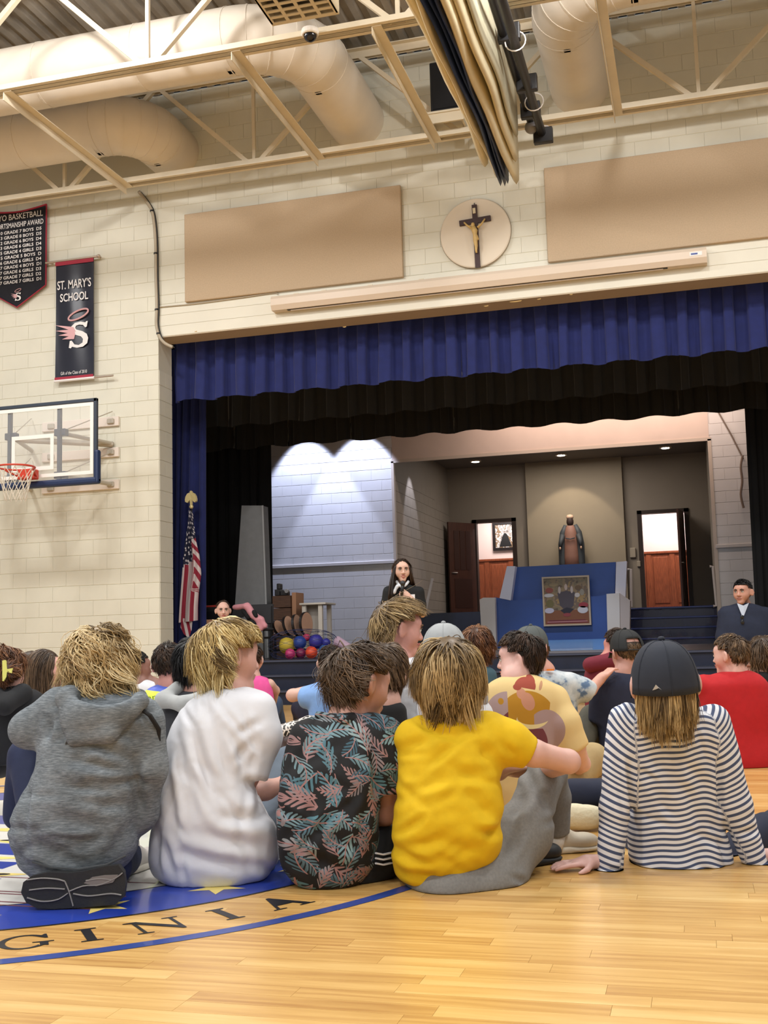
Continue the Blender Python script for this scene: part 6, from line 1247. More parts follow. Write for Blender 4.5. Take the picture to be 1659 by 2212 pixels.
# 7 red T-shirt
R_ = [(1446, 1562, 1618), (1456, 1530, 1640), (1475, 1508, 1658), (1520, 1507, 1672), (1580, 1516, 1680), (1640, 1530, 1685), (1680, 1545, 1682), (1697, 1570, 1662)]
r, hd, R, P = kid('boy in red T-shirt with short brown hair at the right edge', 6.55, R_, cloth('red_jersey', '#b3151c'), (1577, 1414, .1, -46, -4, .98), 'brown', dict(SH, line=short_line, seed=22, n=2200, lock=.0026), '#e2ab92', arms=[([(1520, 1480, .05), (1500, 1570, .25)], [.045, .04], None)], slv=[([(1522, 1480, .05), (1510, 1545, .15)], [.062, .06])], pants=cloth('dark_grey_shorts', '#2c2d33'), legs=[([(1580, 1690, .1), (1560, 1640, .5)], [.085, .07])], h=.009, name='t_shirt')
face_parts(r, hd, R, .98)
# 8 right edge
kid('child with brown hair in black top behind the red T-shirt', 7.5, [(1446, 1630, 1675), (1455, 1612, 1690), (1480, 1605, 1700), (1560, 1610, 1700), (1640, 1615, 1700)], cloth('black_cotton', '#141416'), (1650, 1412, .1, 15, -4, 1.), 'brown', dict(MD, seed=23, length=.17), pants=cloth('black_track_pants', '#121214'))
# 9 black cap, navy T
r, hd, R, P = kid('boy in black cap with back strap and navy T-shirt', 6.2, [(1450, 1325, 1378), (1460, 1300, 1400), (1478, 1286, 1418), (1530, 1287, 1425), (1600, 1296, 1425), (1690, 1300, 1425)], cloth('navy_jersey', '#1d2238'), (1354, 1407, .1, -14, -10, .98), 'brown', dict(SH, length=.03, thick=.006, line=lambda q: (q[:, 2] < .1) & (q[:, 2] > -.7) & (q[:, 1] < .15), seed=24), '#c98f78', pants=cloth('navy_trousers', '#1a1f33'), slv=[([(1300, 1480, .05), (1294, 1560, .05)], [.062, .06])], name='t_shirt')
ball_cap(r, hd, R, .98, '#17191a', 1, rim=.0, strap=True, rx=.094, ry=.112, tilt=.18)
skin_mesh('collar', [C(P(1325, 1457, .06), P(1378, 1462, .05), .02, .02, .01)], .009, cloth('grey_rib', '#3c4150'), r)
# 10 tie-dye shirt, charcoal cap, arm over the neighbour
def dye_mat():
    m = bpy.data.materials.new('blue_tie_dye'); m.use_nodes = True; t = NT(m); n = t.noise(t.obj(), 7., 4, .6); t.col(t.ramp(n, [(.38, '#cfd3d3'), (.52, '#aab4ba'), (.56, '#5c7390'), (.66, '#4a5f7a'), (.7, '#c5cccf')])); t.b.inputs['Roughness'].default_value = .85; return m
r, hd, R, P = kid('boy in charcoal cap and blue tie-dye shirt with an arm over his friend', 6.0, [(1446, 1150, 1196), (1455, 1132, 1225), (1470, 1124, 1245), (1520, 1128, 1250), (1580, 1140, 1250), (1660, 1150, 1250)], dye_mat(), (1148, 1398, .1, 28, -6, .98), 'auburn', dict(MD, length=.085, thick=.02, line=lambda q: (q[:, 2] < .2) & (q[:, 2] > -.6) & (q[:, 1] < .4), seed=25, flick=.35, curl=.4), '#d79a80', arms=[([(1238, 1478, .05), (1275, 1490, .08), (1296, 1468, .12)], [.042, .034, .026], (.3, .2, -1))], slv=[([(1232, 1478, .05), (1258, 1490, .05), (1278, 1500, .06)], [.065, .062, .06])], pants=cloth('olive_trousers', '#57554a'), legs=[([(1230, 1650, .1), (1280, 1550, .35), (1275, 1650, .5)], [.08, .07, .06])], name='t_shirt')
ball_cap(r, hd, R, .98, '#4c514f', 1, rim=.004, rx=.096, ry=.114, top=.118, tilt=.1)
MB().box(K2W @ P(1186, 1444, -.02)-.012, K2W @ P(1192, 1450, -.02)+.012).to('orange_tag', mat('orange_cloth', '#e0791c', .7), r)
# 11 maroon hoodie
kid('child in maroon hoodie mostly hidden behind the black cap', 7.3, [(1424, 1290, 1335), (1436, 1268, 1345), (1460, 1262, 1350), (1560, 1265, 1350), (1640, 1270, 1350)], cloth('maroon_fleece', '#6d1a2b'), (1334, 1396, .1, -40, -5, .95), 'dark', dict(SH, seed=26), '#c9826f', hood=([((1275, 1436, .0), (1330, 1426, .0), .05, .055), ((1330, 1426, .0), (1345, 1440, .05), .055, .05)], cloth('maroon_fleece', '#6d1a2b')), pants=cloth('black_track_pants', '#121214'), name='hoodie')
# 12 light grey cap
m_w2 = cloth('white_cotton', '#d6d7db', .02); m_g2 = cloth('light_grey_fleece', '#9c9da0', .08)
r, hd, R, P = kid('boy in light grey cap and white shirt between the leaf print and yellow shirts', 4.75, [(1492, 915, 1005), (1506, 880, 1035), (1525, 858, 1058), (1570, 842, 1072), (1640, 842, 1072), (1760, 850, 1065)], m_w2, (960, 1408, .12, 5, -4, 1.), 'brown', dict(SH, length=.05, seed=27, line=lambda q: (q[:, 2] < .1) & (q[:, 2] > -.7) & (q[:, 1] < .2)), '#d9a28c', slv=[([(865, 1535, .05), (848, 1600, .05), (852, 1660, .15)], [.062, .06, .058])], arms=[([(865, 1535, .05), (850, 1640, .08), (880, 1680, .3)], [.042, .036, .028], (0, 0, -1))], hood=([((885, 1510, .02), (880, 1560, -.1), .05, .03), ((1030, 1510, .02), (960, 1575, -.12), .05, .03), ((880, 1560, -.1), (960, 1575, -.12), .03, .03)], m_g2), pants=cloth('black_track_pants', '#121214'))
ball_cap(r, hd, R, 1., '#9da0a1', 1, rim=.0, rx=.097, ry=.114, top=.122)
kid('child with wavy brown hair behind the light grey cap', 6.3, [(1440, 1010, 1050), (1450, 990, 1070), (1500, 985, 1075), (1620, 990, 1075)], cloth('teal_cotton', '#44606b'), (1032, 1400, .1, 20, -4, 1.), 'auburn', dict(MD, seed=28, length=.1, curl=.3), pants=cloth('black_track_pants', '#121214'))
# 13 tall boy in white hoodie
r, hd, R, P = kid('tall boy in white hoodie with swept brown hair looking right', 5.15, [(1428, 825, 890), (1442, 800, 905), (1465, 785, 912), (1520, 775, 915), (1600, 775, 910), (1700, 780, 905), (1770, 790, 900)], m_w2, (862, 1356, .12, 72, -10, 1.08), 'dirty', dict(MD, n=3400, lock=.0024, length=.13, thick=.030, line=short_line, seed=29, whorl=(0, -.75, .66), grav=.2, flick=.25, short=.8, lenfn=lambda d: .6+.75*(d[:, 2] > .2)), '#d89a85', hood=([((805, 1425, .0), (850, 1450, -.06), .045, .04), ((850, 1450, -.06), (895, 1440, .0), .04, .045), ((800, 1418, .05), (830, 1405, .1), .04, .03)], m_w2), pants=cloth('grey_denim', '#5d6874'), legs=[([(850, 1760, .1), (800, 1650, .5)], [.085, .07])], h=.009, name='hoodie')
face_parts(r, hd, R, 1.08, '#6b4f33', '#4a4a3c', '#b56d63')
# 14 behind the leaf print
kid('child with smooth brown hair and black shirt behind the leaf print boy', 4.5, [(1512, 800, 862), (1524, 778, 880), (1560, 770, 885), (1640, 775, 885), (1780, 780, 880)], cloth('black_cotton', '#141416'), (834, 1452, .12, 20, -8, .97), 'brown', dict(MD, seed=30, length=.12, curl=.05, spread=.12), pants=cloth('black_track_pants', '#121214'))
# 15 light blue T
r, hd, R, P = kid('boy in light blue T-shirt with dark hair and bent elbow', 8.2, [(1470, 700, 732), (1478, 675, 750), (1495, 662, 765), (1530, 668, 768), (1590, 668, 768)], cloth('sky_blue_jersey', '#7fa6dd'), (714, 1430, .1, 8, -6, 1.), 'dark', dict(SH, seed=31, length=.045), '#d9a98f', arms=[([(682, 1495, .05), (632, 1502, .1), (660, 1492, .35)], [.05, .046, .036], (0, 0, -1))], slv=[([(690, 1495, .05), (665, 1505, .05), (652, 1506, .06)], [.072, .075, .072])], pants=cloth('navy_trousers', '#1a1f33'), legs=[([(690, 1580, .1), (650, 1530, .4), (655, 1590, .6)], [.08, .07, .06])], name='t_shirt')
# 16 pink
r, hd, R, P = kid('child in bright pink T-shirt and jeans behind the white T-shirt boy', 8.6, [(1458, 528, 562), (1465, 510, 580), (1480, 505, 588), (1520, 508, 592), (1580, 510, 592)], cloth('hot_pink_jersey', '#e0559a'), (545, 1424, .1, 10, -5, .95), 'dark', dict(SH, seed=32), '#d9a98f', arms=[([(582, 1478, .05), (594, 1492, .15), (590, 1515, .3)], [.042, .036, .03], (0, 0, -1))], pants=cloth('blue_denim', '#33445e'), legs=[([(575, 1570, .1), (592, 1520, .4), (606, 1575, .5)], [.08, .065, .055])], name='t_shirt')
# 17 black hair, grey hood
m_chj = cloth('charcoal_jacket', '#33353a')
kid('child with black hair, charcoal jacket and pale grey hood', 4.75, [(1488, 395, 462), (1502, 368, 490), (1525, 352, 510), (1580, 342, 525), (1650, 340, 525), (1760, 345, 515)], m_chj, (426, 1438, .12, 10, -10, .98), 'black', dict(MD, n=2600, lock=.0026, seed=33, length=.13, thick=.03), '#c68f78', hood=([((352, 1512, -.02), (400, 1522, -.09), .030, .032), ((400, 1522, -.09), (465, 1495, -.06), .032, .03), ((352, 1512, -.02), (385, 1485, .05), .03, .03), ((465, 1495, -.06), (480, 1488, .05), .03, .03)], cloth('pale_grey_rib', '#a8aaa9', .06)), pants=cloth('black_track_pants', '#121214'), name='jacket')
# 18 blue T with yellow print
def print_mat(D, org):
    m = bpy.data.materials.new('blue_yellow_print'); m.use_nodes = True; t = NT(m); v = t.n('ShaderNodeAttribute', attribute_name='kuv').outputs['Vector']; x, y, z = t.sep(v); O = K2W.T @ org; q = kp(330, 1496, D-.1)-O
    n = t.noise(v, 16., 2); below = t.math('LESS_THAN', t.math('ADD', z, t.math('MULTIPLY', x, .12)), q[2]+.0); low = t.math('LESS_THAN', z, q[2]-.10); c = t.mix(below, '#4d63c4', '#dff04c'); c = t.mix(t.math('MULTIPLY', low, t.math('GREATER_THAN', n, .5)), c, '#3b6a94'); t.col(c); return m
D = 6.3; b = K2W @ kp(355, 1640, D)
r, hd, R, P = kid('boy in blue T-shirt with bright yellow back print and short brown hair', D, [(1478, 345, 388), (1486, 320, 402), (1500, 304, 412), (1560, 300, 414), (1640, 300, 410)], print_mat(D, np.array((b[0], b[1], 0.))), (366, 1436, .1, 12, -6, 1.), 'dark', dict(SH, seed=34, line=short_line, n=2000, lock=.0026, length=.05), '#c98a78', pants=cloth('black_track_pants', '#121214'), name='t_shirt')
for s_, px, py, hh in (('sand', 331, 1513, .026), ('ia', 313, 1524, .022)):
    V, F = text_mesh(s_, 1.); k = hh/.5; q = P(px, py, -.075); c_, sn = math.cos(.12), math.sin(.12)
    ob('print_lettering', [K2W @ (q+np.array(((vx*c_-vy*sn)*k*1.15, 0, (vy*c_+vx*sn)*k))) for vx, vy in V], F, mat('olive_ink', '#6d7c1e', .8), r, kind='stuff')
# 19 raised hand by the face
r, hd, R, P = kid('child in white shirt resting a hand on the cheek', 7.6, [(1474, 285, 318), (1482, 268, 335), (1500, 262, 342), (1560, 262, 342), (1610, 264, 342)], m_w2, (296, 1441, .1, 55, -4, .95), 'black', dict(SH, seed=35, length=.025, thick=.008), '#8d6150', arms=[([(330, 1492, .05), (336, 1478, .1), (312, 1462, .12)], [.045, .04, .03], (-.5, -.3, .2))], slv=[([(318, 1488, .05), (334, 1490, .06)], [.06, .058])], pants=cloth('black_track_pants', '#121214'))
# 20 girl in profile
r, hd, R, P = kid('girl with long dark brown hair seen in profile', 6.7, [(1478, 78, 116), (1488, 62, 128), (1505, 55, 136), (1560, 52, 138), (1640, 55, 136)], cloth('soft_grey_knit', '#8f8c92'), (98, 1442, .08, 82, 0, .95), 'brown', dict(LG, seed=36, n=2600, lock=.003, length=.28, whorl=(0, .6, .8), line=lambda q: (q[:, 2] > -.7) & (q[:, 1] < .75) & ((q[:, 1] < .48) | (q[:, 2] > .56))), '#dda088', pants=cloth('black_track_pants', '#121214'), ears=False)
face_parts(r, hd, R, .95, '#2c1d16', '#2b1d14', '#b5645c')
kid('girl with dark hair just behind the girl in profile', 7.6, [(1478, 55, 85), (1488, 42, 98), (1540, 40, 100), (1620, 42, 98)], cloth('black_cotton', '#141416'), (68, 1442, .08, 40, 0, .95), 'brown', dict(LG, seed=46, length=.3), pants=cloth('black_track_pants', '#121214'), ears=False)
# 21 girl with yellow clip
m_bh = cloth('black_fleece', '#16171a')
r, hd, R, P = kid('girl in black hoodie with brown hair held by a yellow claw clip', 5.5, [(1476, -10, 40), (1488, -35, 62), (1512, -55, 82), (1560, -60, 72), (1620, -62, 45), (1655, -60, 35)], m_bh, (14, 1446, .1, 12, -3, .98), 'auburn', dict(MD, seed=37, n=2200, lock=.003, length=.11, thick=.016, grav=.1, whorl=(0, .3, .95)), '#d9a28c', hood=([((-15, 1500, -.02), (10, 1525, -.12), .05, .04), ((48, 1498, -.02), (10, 1525, -.12), .05, .04)], m_bh), slv=[([(65, 1520, .05), (72, 1590, .2)], [.07, .06])], pants=cloth('black_track_pants', '#121214'), legs=[([(0, 1640, .1), (50, 1600, .4)], [.09, .07])], name='hoodie')
q = P(17, 1449, -.045); cl = MB()
cl.prism([(-.018, -.05), (-.004, -.03), (.0, -.005), (.022, -.012), (.026, .012), (.0, .008), (-.006, .03), (-.014, .052), (-.024, .05), (-.022, -.048)], lambda x, z: K2W @ (q+np.array((x, -.012, z))), lambda x, z: K2W @ (q+np.array((x, .014, z)))); cl.to('claw_clip', mat('yellow_plastic', '#e3df7a', .35), r)
hair(r, P(24, 1455, -.0), R, .5, 'auburn', 400, 6, .16, .03, (0, -1, .2), .2, .5, .006, seed=38)
# 26 patterned leggings, red soled shoe, body behind the leaf print boy
def leo_mat():
    m = bpy.data.materials.new('leopard_print'); m.use_nodes = True; t = NT(m); v = t.n('ShaderNodeTexVoronoi', feature='DISTANCE_TO_EDGE'); v.inputs['Scale'].default_value = 34; t.l(t.obj(), v.inputs['Vector']); t.col(t.ramp(v.outputs['Distance'], [(.06, '#d8d2cc'), (.16, '#1b1a1b')])); return m
r, hd, R, P = kid('child in patterned leggings mostly hidden behind the leaf print boy', 7.9, [(1480, 745, 775), (1490, 728, 790), (1530, 725, 792), (1600, 728, 792)], cloth('black_cotton', '#141416'), (758, 1448, .1, 0, 0, .9), 'dark', dict(SH, seed=39), pants=leo_mat(), legs=[([(735, 1598, .05), (670, 1570, .05), (605, 1582, .0)], [.09, .075, .055])], name='top')
a = kp(624, 1618, 7.85); shoe(r, np.array((a[0]+.03, a[1], 0)), (-1, -.15, 0), .25, '#3a2a28', '#d1443c', h=.01)
# 22 the woman with the microphone
D = 10.9; P = PX(D); m_bj = cloth('black_knit_top', '#131517', .1)
R_ = [(1262, 857, 880, .0, .06), (1267, 845, 902, .0, .085), (1276, 834, 910, .0, .10), (1300, 830, 915, .0, .12), (1340, 838, 908, 0, .12), (1375, 834, 912, 0, .13), (1420, 835, 912, 0, .13)]
r, hd, R, P = kid('woman in black top speaking into a microphone before the stage', D, R_, m_bj, (868, 1231, -.02, 172, -4, .95), 'dark', dict(LG, seed=40, n=2600, lock=.003, length=.42, thick=.010, line=lambda q: (q[:, 2] > -.7) & (q[:, 1] < .64) & ((q[:, 1] < .16) | (q[:, 2] > .52)), whorl=(.1, .76, .64)), '#dcab8e', group='adults', arms=[([(908, 1280, .0), (912, 1325, -.02), (888, 1294, -.2)], [.04, .036, .026], None), ([(838, 1280, .0), (834, 1330, -.02), (862, 1296, -.2)], [.04, .036, .026], None)], slv=[([(905, 1278, .0), (910, 1305, .0), (911, 1322, -.02)], [.055, .05, .048]), ([(840, 1278, .0), (836, 1305, .0), (835, 1325, -.02)], [.055, .05, .048])], pants=cloth('black_slacks', '#18181c'), legs=[([(855, 1420, .0), (852, 1490, .0), (850, 1560, .02)], [.085, .065, .05]), ([(892, 1420, .0), (890, 1490, .0), (888, 1560, .02)], [.085, .065, .05])], h=.0078, name='top', ears=True, extra=lambda P: hand_prims(P(886, 1292, -.2), (-.75, -.2, .6), (-.2, .9, .1), .88, thumb=1, curl=.9)+hand_prims(P(863, 1295, -.2), (.7, -.2, .35), (.2, .9, .1), .88, thumb=-1, curl=.9))
face_parts(r, hd, R, .95, '#2a1c15', '#2a1c14', '#a8574c', open_mouth=True)
tg = P(889, 1289, -.13); MB().box(K2W @ tg-np.array((.033, .002, .022)), K2W @ tg+np.array((.033, .002, .022))).to('name_tag', mat('white_card', '#efefef', .5), r)
m_sc = mat('white_scarf', '#cfd2d6', .7, var=.3, vscale=60)
MB().tube(smoothp([K2W @ P(*q) for q in ((857, 1256, -.05), (862, 1264, -.10), (868, 1267, -.12), (876, 1264, -.1), (882, 1256, -.05))], 14), .014, 6).to('scarf', m_sc, r, smooth=True)
MB().tube(smoothp([K2W @ P(*q) for q in ((860, 1264, -.12), (855, 1272, -.13), (850, 1283, -.135))], 8), [.014, .018, .018, .016, .016, .018, .018, .01], 6).to('scarf_end', m_sc, r, smooth=True)
rgw = random.Random(5); m_lk = hair_mat('hair_dark', HAIRS['dark']); lk = MB()
for k in range(46):
    sd = k % 2; o_ = rgw.uniform(-1, 1); e_ = rgw.uniform(-1, 1)
    pts = ((855+o_*1.5, 1222, -.06), (850+o_*2.5, 1240, -.06+.02*e_), (846+o_*4, 1262, -.11+.02*e_), (844+o_*6, 1296+e_*4, -.155+.015*e_)) if sd == 0 else ((882+o_*1.5, 1222, -.05), (887+o_*2, 1240, -.03+.02*e_), (891+o_*3, 1258, .0+.03*e_), (893+o_*5, 1268, .06+.03*e_))
    lk.tube(smoothp([K2W @ P(*q) for q in pts], 9), [.006, .008, .009, .009, .009, .008, .007, .005, .002], 5)
lo_ = lk.to('hair', m_lk, r, smooth=True); at_l = lo_.data.attributes.new('hv', 'FLOAT', 'POINT'); at_l.data.foreach_set('value', np.repeat(np.random.default_rng(3).uniform(.2, .6, 46), len(lk.V)//46).astype(np.float32))
mic = thing('microphone', 'black handheld microphone held by the speaking woman', 'microphone', K2W @ P(868, 1292, -.22)); m_mic = mat('mic_black', '#1c1c1e', .4)
a, b2 = K2W @ P(870, 1263, -.25), K2W @ P(867, 1292, -.22); MB().tube([b2, a], [.013, .019], 10).to('handle', m_mic, mic, smooth=True); MB().ball(K2W @ P(870, 1260, -.252), .027, 12).to('grille_ball', mat('mic_grille', '#39393b', .4, metal=.5, bump=.6, bscale=500, bdist=.002), mic, smooth=True)
# 23 the seated man
m_nj = cloth('navy_jacket', '#1b2338', .08)
R_ = [(1302, 1592, 1622, .0, .075), (1308, 1574, 1642, .0, .10), (1318, 1563, 1654, .0, .12), (1345, 1558, 1662, -.02, .14), (1375, 1560, 1664, -.04, .15), (1410, 1562, 1660, -.04, .15)]
r, hd, R, P = kid('man in navy jacket sitting on a chair at the right', 10.9, R_, m_nj, (1604, 1278, -.02, -140, -3, 1.02), 'black', dict(SH, seed=41, n=2000, length=.045, thick=.012, lock=.003, line=short_line, flick=.2), '#c98f74', group='adults', slv=[([(1568, 1325, .0), (1562, 1375, -.03), (1575, 1420, -.2)], [.07, .065, .06]), ([(1652, 1325, .0), (1660, 1375, -.03), (1650, 1425, -.2)], [.07, .065, .06])], arms=[([(1568, 1330, .0), (1562, 1375, -.03), (1590, 1430, -.35)], [.045, .04, .03], (0, 0, -1)), ([(1652, 1330, .0), (1660, 1375, -.03), (1625, 1432, -.35)], [.045, .04, .03], (0, 0, -1))], pants=cloth('tan_chinos', '#8d7d62'), legs=[([(1590, 1412, -.05), (1570, 1425, -.5), (1566, 1530, -.5)], [.09, .075, .055]), ([(1635, 1412, -.05), (1640, 1425, -.5), (1640, 1530, -.5)], [.09, .075, .055])], h=.010, name='jacket')
face_parts(r, hd, R, 1.02, '#1d1512', '#2a1c14', '#9c5f52')
m_cs = mat('pale_blue_shirt', '#b9c3d3', .7)
MB().add([K2W @ P(*q) for q in ((1592, 1303, -.10), (1602, 1328, -.135), (1607, 1330, -.14), (1618, 1302, -.09), (1606, 1308, -.11))], [(0, 1, 4), (1, 2, 4), (2, 3, 4)]).to('shirt_collar', m_cs, r)
b = MB(); b.ball(K2W @ P(1603, 1333, -.16), .022, 8, (.8, .3, 1)); b.ball(K2W @ P(1604, 1344, -.165), .022, 8, (.8, .3, 1)); b.to('hanging_sunglasses', mat('dark_lens', '#17181a', .2), r, kind='stuff')
c0 = K2W @ P(1612, 1410, .0); sz = .44
t = thing('chair', 'navy padded chair under the seated man', 'chair', (c0[0], c0[1], 0)); m_chn = cloth('navy_upholstery', '#22304f')
MB().box((c0[0]-.24, c0[1]-.24, sz-.09), (c0[0]+.24, c0[1]+.24, sz-.02), .02).to('seat', m_chn, t); MB().box((c0[0]-.24, c0[1]+.2, .5), (c0[0]+.2, c0[1]+.26, 1.0), .03).to('backrest', m_chn, t)
for x in (-.2, .2):
    for y in (-.2, .22): MB().tube([(c0[0]+x, c0[1]+y, 0), (c0[0]+x*.95, c0[1]+y*.95, sz-.08)], .014, 8).to('leg', m_black, t)
# 24 the seated woman at the left
R_ = [(1336, 478, 494, .0, .06), (1342, 462, 510, .0, .09), (1360, 452, 520, 0, .11), (1420, 452, 520, 0, .13)]
r, hd, R, P = kid('woman with dark pulled-back hair seated below the stage at the left', 13.2, R_, cloth('dark_blouse', '#26222a'), (482, 1318, -.02, 168, -4, .98), 'dark', dict(SH, seed=42, n=1200, length=.06, thick=.008, whorl=(0, .66, .75), line=lambda q: (q[:, 2] > -.6) & (q[:, 1] < .42) & ((q[:, 1] < .1) | (q[:, 2] > .42))), '#d6a58c', group='adults', pants=cloth('black_slacks', '#18181c'), legs=[([(470, 1425, -.05), (465, 1430, -.45), (465, 1520, -.45)], [.085, .07, .055]), ([(500, 1425, -.05), (505, 1430, -.45), (505, 1520, -.45)], [.085, .07, .055])], h=.012, name='top')
face_parts(r, hd, R, .98, '#2a1c15', '#2a1c14', '#a8574c')
c0 = K2W @ P(485, 1425, .0); t = thing('stool', 'black stool under the woman seated at the left', 'stool', (c0[0], c0[1], 0))
MB().lathe([(.18, 0), (.19, .03), (.17, .05)], (c0[0], c0[1], .40), 18).to('seat', m_black, t)
for k in range(4): a_ = math.pi/4+k*math.pi/2; MB().tube([(c0[0]+.2*math.cos(a_), c0[1]+.2*math.sin(a_), 0), (c0[0]+.12*math.cos(a_), c0[1]+.12*math.sin(a_), .40)], .012, 6).to('leg', m_black, t)
# ================================================================== THINGS ON AND BEFORE THE STAGE
# flag on its stand
YF = 14.42
fl = thing('flag', 'United States flag draped on a pole beside the blue curtain', 'flag', atY(406, 1405, YF)*np.array((1, 1, 0))+np.array((0, 0, SF)))
m_gold = mat('gold_metal', '#e8d79a', .35, metal=.15); 
MB().tube([atY(405, 1410, YF+.03), atY(413.5, 1096, YF+.03)], .014, 8).to('pole', mat('dark_pole', '#1b1512', .4), fl)
e0 = atY(413.5, 1078, YF); s_ = .0062
eg = MB(); out = [(0, 20), (-2.2, 12), (-2.2, 2), (-6, 6), (-9, 8.5), (-13.5, 6), (-14, 1), (-12.5, -6), (-9, -12), (-4, -14.5), (-2.5, -13), (-2.6, -17.5), (0, -19), (2.6, -17.5), (2.5, -13), (4, -14.5), (9, -12), (12.5, -6), (14, 1), (13.5, 6), (9, 8.5), (6, 6), (2.2, 2), (2.2, 12)]
eg.prism(out, lambda x, y: e0+np.array((x*s_, -.02-.01*abs(x)/14, -y*s_)), lambda x, y: e0+np.array((x*s_, .015, -y*s_))); eg.to('eagle_finial', m_gold, fl); MB().ball(e0+np.array((0, -.005, -.11)), .03, 10).to('finial_ball', m_gold, fl, smooth=True)
MB().lathe([(.12, 0), (.12, .03), (.05, .06), (.03, .12)], tuple(atY(405, 1410, YF+.03)*np.array((1, 1, 0))+np.array((0, 0, SF))), 18).to('stand', m_gold, fl, smooth=False)
def flag_mat():
    m = bpy.data.materials.new('flag_cloth'); m.use_nodes = True; t = NT(m); at = t.n('ShaderNodeAttribute', attribute_name='st').outputs['Vector']; x, y, _ = t.sep(at)
    w = t.math('FRACT', x); red = t.math('GREATER_THAN', w, .5); c = t.mix(red, '#cfc3c2', '#8e2036')
    cb = t.n('ShaderNodeCombineXYZ'); t.l(t.math('MULTIPLY', x, 2.2), cb.inputs[0]); t.l(t.math('MULTIPLY', y, 22.), cb.inputs[1]); vo = t.n('ShaderNodeTexVoronoi', voronoi_dimensions='2D'); vo.inputs['Scale'].default_value = 1; vo.inputs['Randomness'].default_value = .6; t.l(cb.outputs[0], vo.inputs['Vector'])
    star_ = t.math('LESS_THAN', vo.outputs['Distance'], .25); nv = t.mix(star_, '#1a1e38', '#cfc9cc'); is_c = t.math('LESS_THAN', _, .5); c2 = t.mix(is_c, c, nv); t.col(c2); t.b.inputs['Roughness'].default_value = .8; return m
L_ = [(408, 1100), (404, 1140), (399, 1175), (396, 1200), (394, 1230), (391, 1270), (388, 1310), (386, 1345)]; R_ = [(417, 1108), (420, 1140), (424, 1170), (431, 1200), (435, 1240), (430, 1275), (428, 1310), (428, 1340)]
nx, nt = 26, 30; V = []; ST = []
for j in range(nt+1):
    t_ = j/nt; a = [np.interp(t_*7, range(8), [q[i] for q in L_]) for i in (0, 1)]; b_ = [np.interp(t_*7, range(8), [q[i] for q in R_]) for i in (0, 1)]
    for i in range(nx+1):
        f = i/nx; px = a[0]+(b_[0]-a[0])*f; py = a[1]+(b_[1]-a[1])*f; V.append(atY(px, py, YF-.05-.035*math.sin(f*11+t_*2)*min(1, t_*3)))
        diag = max(0, min(1, (f-.5)/.12)); v_st = (f*2.3+.25); d_st = (t_*8.5-f*1.6+.1); can = 1 if (t_ < .42+.12*(1-f) and f < .55+.0*t_) or t_ < .26 else 0
        ST.append((d_st*diag+v_st*(1-diag) if t_ < .72 else v_st, t_, 0. if can else 1.))
F = [(j*(nx+1)+i, j*(nx+1)+i+1, (j+1)*(nx+1)+i+1, (j+1)*(nx+1)+i) for j in range(nt) for i in range(nx)]
o = ob('cloth', V, F, flag_mat(), fl, smooth=True); at = o.data.attributes.new('st', 'FLOAT_VECTOR', 'POINT'); at.data.foreach_set('vector', np.array(ST, np.float32).ravel())
P4 = [(391, 1335), (416, 1338), (414, 1360), (408, 1378), (397, 1370), (390, 1355)]; V = [atY(px, py, YF-.02) for px, py in P4]
o = ob('cloth_corner', V, [tuple(range(6))], flag_mat(), fl); at = o.data.attributes.new('st', 'FLOAT_VECTOR', 'POINT'); at.data.foreach_set('vector', np.array([((px-390)/13.+(1378-py)/60, .9, 1.) for px, py in P4], np.float32).ravel())
MB().box(atY(424, 1345, 15.3)*np.array((1, 1, 0))+np.array((0, 0, SF+.002)), atY(434, 1165, 15.35)).to('wing_glow_strip', mat('doorway_glow', '#f0c4b4', .6, emit='#ffc9b4', estr=.55), label='glowing strip standing in for a lit doorway gap behind the flag', cat='glowing strip')  # emissive slab added in place of light coming through a doorway
# tall grey panel
yg = 16.0; q = [atY(*p, yg) for p in ((522, 1092), (566, 1092), (578, 1440), (500, 1440))]
b = MB(); b.add([*q, *[p+np.array((.0, .25, 0)) for p in q]], [(3, 2, 1, 0), (4, 5, 6, 7), (0, 1, 5, 4), (1, 2, 6, 5), (2, 3, 7, 6), (3, 0, 4, 7)]); V = [list(v) for v in b.V]
for v in V: v[2] = max(v[2], SF+.003)
t = thing('grey_flat', 'tall tapering grey panel standing in front of the black curtain', 'panel', (q[2][0], yg, SF)); ob('face_panel', V, b.F, mat('grey_felt', '#77797b', .9, var=.06, vscale=10), t)
MB().bar(q[1]+np.array((.012, -.004, 0)), np.array((q[2][0]+.012, yg-.004, SF+.01)), .022, .02).to('edge_strip', mat('pale_edge', '#9c9ea0', .7), t)
